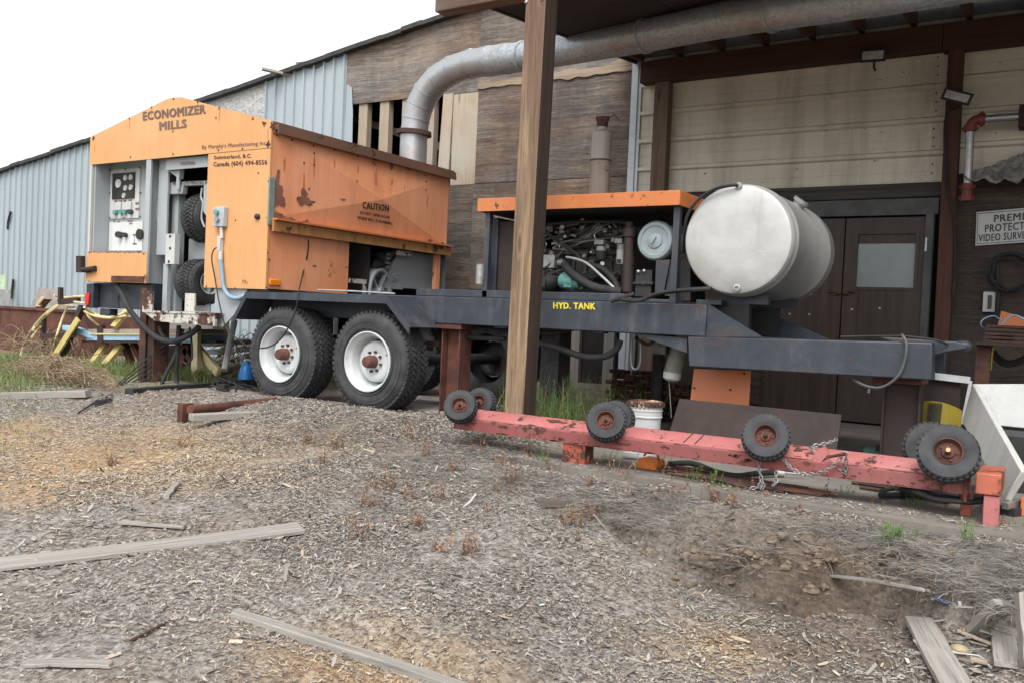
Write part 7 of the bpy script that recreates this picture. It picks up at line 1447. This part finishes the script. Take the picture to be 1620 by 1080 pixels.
# dry weed stalks: one clump built, then copied
def stalks(nst, hh, seed):
    R = random.Random(seed); m = MB()
    for _ in range(nst):
        x_, y_ = R.gauss(0, .03), R.gauss(0, .03); h_ = hh * R.uniform(.35, 1.1); lx, ly = R.gauss(0, .22), R.gauss(0, .22); cx_, cy_ = R.gauss(0, .06), R.gauss(0, .06)
        pt = lambda t: V(x_ + lx * h_ * t + cx_ * h_ * t * t * 2, y_ + ly * h_ * t + cy_ * h_ * t * t * 2, h_ * t - .01)
        m.tube([pt(0), pt(.35), pt(.7), pt(1)], [.0024, .0020, .0016, .0010], 5, sub=2)
        for k in range(11):
            t = R.uniform(.12, 1); c_ = pt(t); a = R.uniform(0, 6.28); l_ = R.uniform(.006, .019); e_ = V(math.cos(a), math.sin(a), R.uniform(-1.1, .3)) * l_; sd2 = V(-math.sin(a), math.cos(a), .2) * .0035
            m.add([c_ - sd2, c_ + e_ * .6 - sd2 * 1.3, c_ + e_, c_ + e_ * .6 + sd2 * 1.3, c_ + sd2], [(0, 1, 2, 3, 4)])
        if R.random() < .5: q = pt(R.uniform(.4, .7)); m.tube([q, q + V(R.uniform(-.02, .02), R.uniform(-.02, .02), .03)], [.0013, .0008], 4)
    return m
n = N('dry weed stalk'); MAT['stalk'] = n.done(n.ramp(n.noise(40, 4), [(.3, (.11, .055, .030)), (.55, (.23, .125, .070)), (.75, (.38, .27, .17))]), .8)
protos = []
for k in range(4): o = stalks(3 + k * 2, .10 + .015 * k, 40 + k).build('dry_weed', MAT['stalk']); protos.append(tag(o, 'clump of reddish brown dry weed stalks standing in the wood chips', 'dry weed', 'dry weed clumps in the chips'))
spots = [(560, 830), (515, 735), (540, 710), (665, 835), (640, 835), (655, 790), (700, 790), (725, 745), (790, 810), (805, 780), (815, 765), (800, 740), (868, 755), (880, 750), (935, 770), (908, 830), (905, 850), (938, 815), (985, 760), (1050, 750), (1105, 760), (570, 845), (690, 870), (740, 870), (600, 690), (480, 700), (285, 705), (175, 735), (420, 690), (640, 690), (575, 800), (1185, 785), (850, 745), (895, 745), (1058, 770), (605, 770), (450, 680), (750, 715), (670, 720), (960, 755), (1010, 765), (1075, 782), (1130, 795), (920, 745), (985, 785), (1040, 790), (1230, 800), (1160, 800), (1275, 812), (840, 725), (770, 705)]
for i, q in enumerate(spots):
    p = G(*q); o = protos[i % 4]
    if i >= 4: o = o.copy(); COL.objects.link(o)
    o.location = p; o.rotation_euler = (0, 0, i * 1.7); o.scale = (1, 1, random.uniform(.7, 1.25))
protos2 = None
for i, q in enumerate([(1455, 805), (1475, 815), (1493, 815), (1505, 815), (1395, 815), (1408, 810), (1537, 830), (1565, 840), (1580, 845), (1600, 850), (1320, 800), (1440, 815)]):
    o = protos[(i + 1) % 2].copy(); COL.objects.link(o); o['label'] = 'dry weed stalk on the bank before the right end of the red beam'; o['group'] = 'dry weeds on the bank'; o.location = G(*q); o.rotation_euler = (0, 0, i * 2.1); o.scale = (.8, .8, random.uniform(.9, 1.5))
# green sprigs
def sprig(hh, nst, seed, spread=.05):
    R = random.Random(seed); m = MB()
    for _ in range(nst):
        x_, y_ = R.gauss(0, spread * .5), R.gauss(0, spread * .5); h_ = hh * R.uniform(.5, 1); lx, ly = R.uniform(-.4, .4), R.uniform(-.4, .4)
        m.tube([V(x_, y_, 0), V(x_ + lx * h_, y_ + ly * h_, h_)], [.0015, .001], 4)
        for k in range(9):
            t = .15 + .85 * k / 9; c_ = V(x_ + lx * h_ * t, y_ + ly * h_ * t, h_ * t); a = R.uniform(0, 6.28); e_ = V(math.cos(a), math.sin(a), R.uniform(.0, .9)) * h_ * R.uniform(.12, .26); sd2 = V(-math.sin(a), math.cos(a), 0) * .0022
            m.add([c_ - sd2 * .5, c_ + e_ * .5 - sd2, c_ + e_, c_ + e_ * .5 + sd2], [(0, 1, 2, 3)])
    return m
n = N('sprig green'); MAT['sprig'] = n.done(n.ramp(n.noise(30, 3), [(.3, (.05, .12, .02)), (.6, (.12, .22, .04)), (.8, (.22, .28, .08))]), .7)
o = sprig(.11, 34, 3, .06).build('green_plant', MAT['sprig']); o.location = G(1415, 862); tag(o, 'bright green feathery plant on top of the dirt bank', 'plant')
pr0 = sprig(.12, 9, 5, .03).build('green_sprig', MAT['sprig']); tag(pr0, 'small green sprig growing along the near side of the red beam', 'plant', 'green sprigs along the red beam')
for i, q in enumerate([(795, 695), (829, 700), (905, 725), (858, 740), (930, 740), (963, 735), (1128, 780), (1155, 790), (1425, 800), (1448, 815), (1340, 790), (1585, 860), (1607, 850), (1530, 860), (1098, 775)]):
    o = pr0 if i == 0 else pr0.copy()
    if i: COL.objects.link(o)
    o.location = G(*q); o.rotation_euler = (0, 0, i * 1.3); o.scale = (1, 1, random.uniform(.7, 1.3))
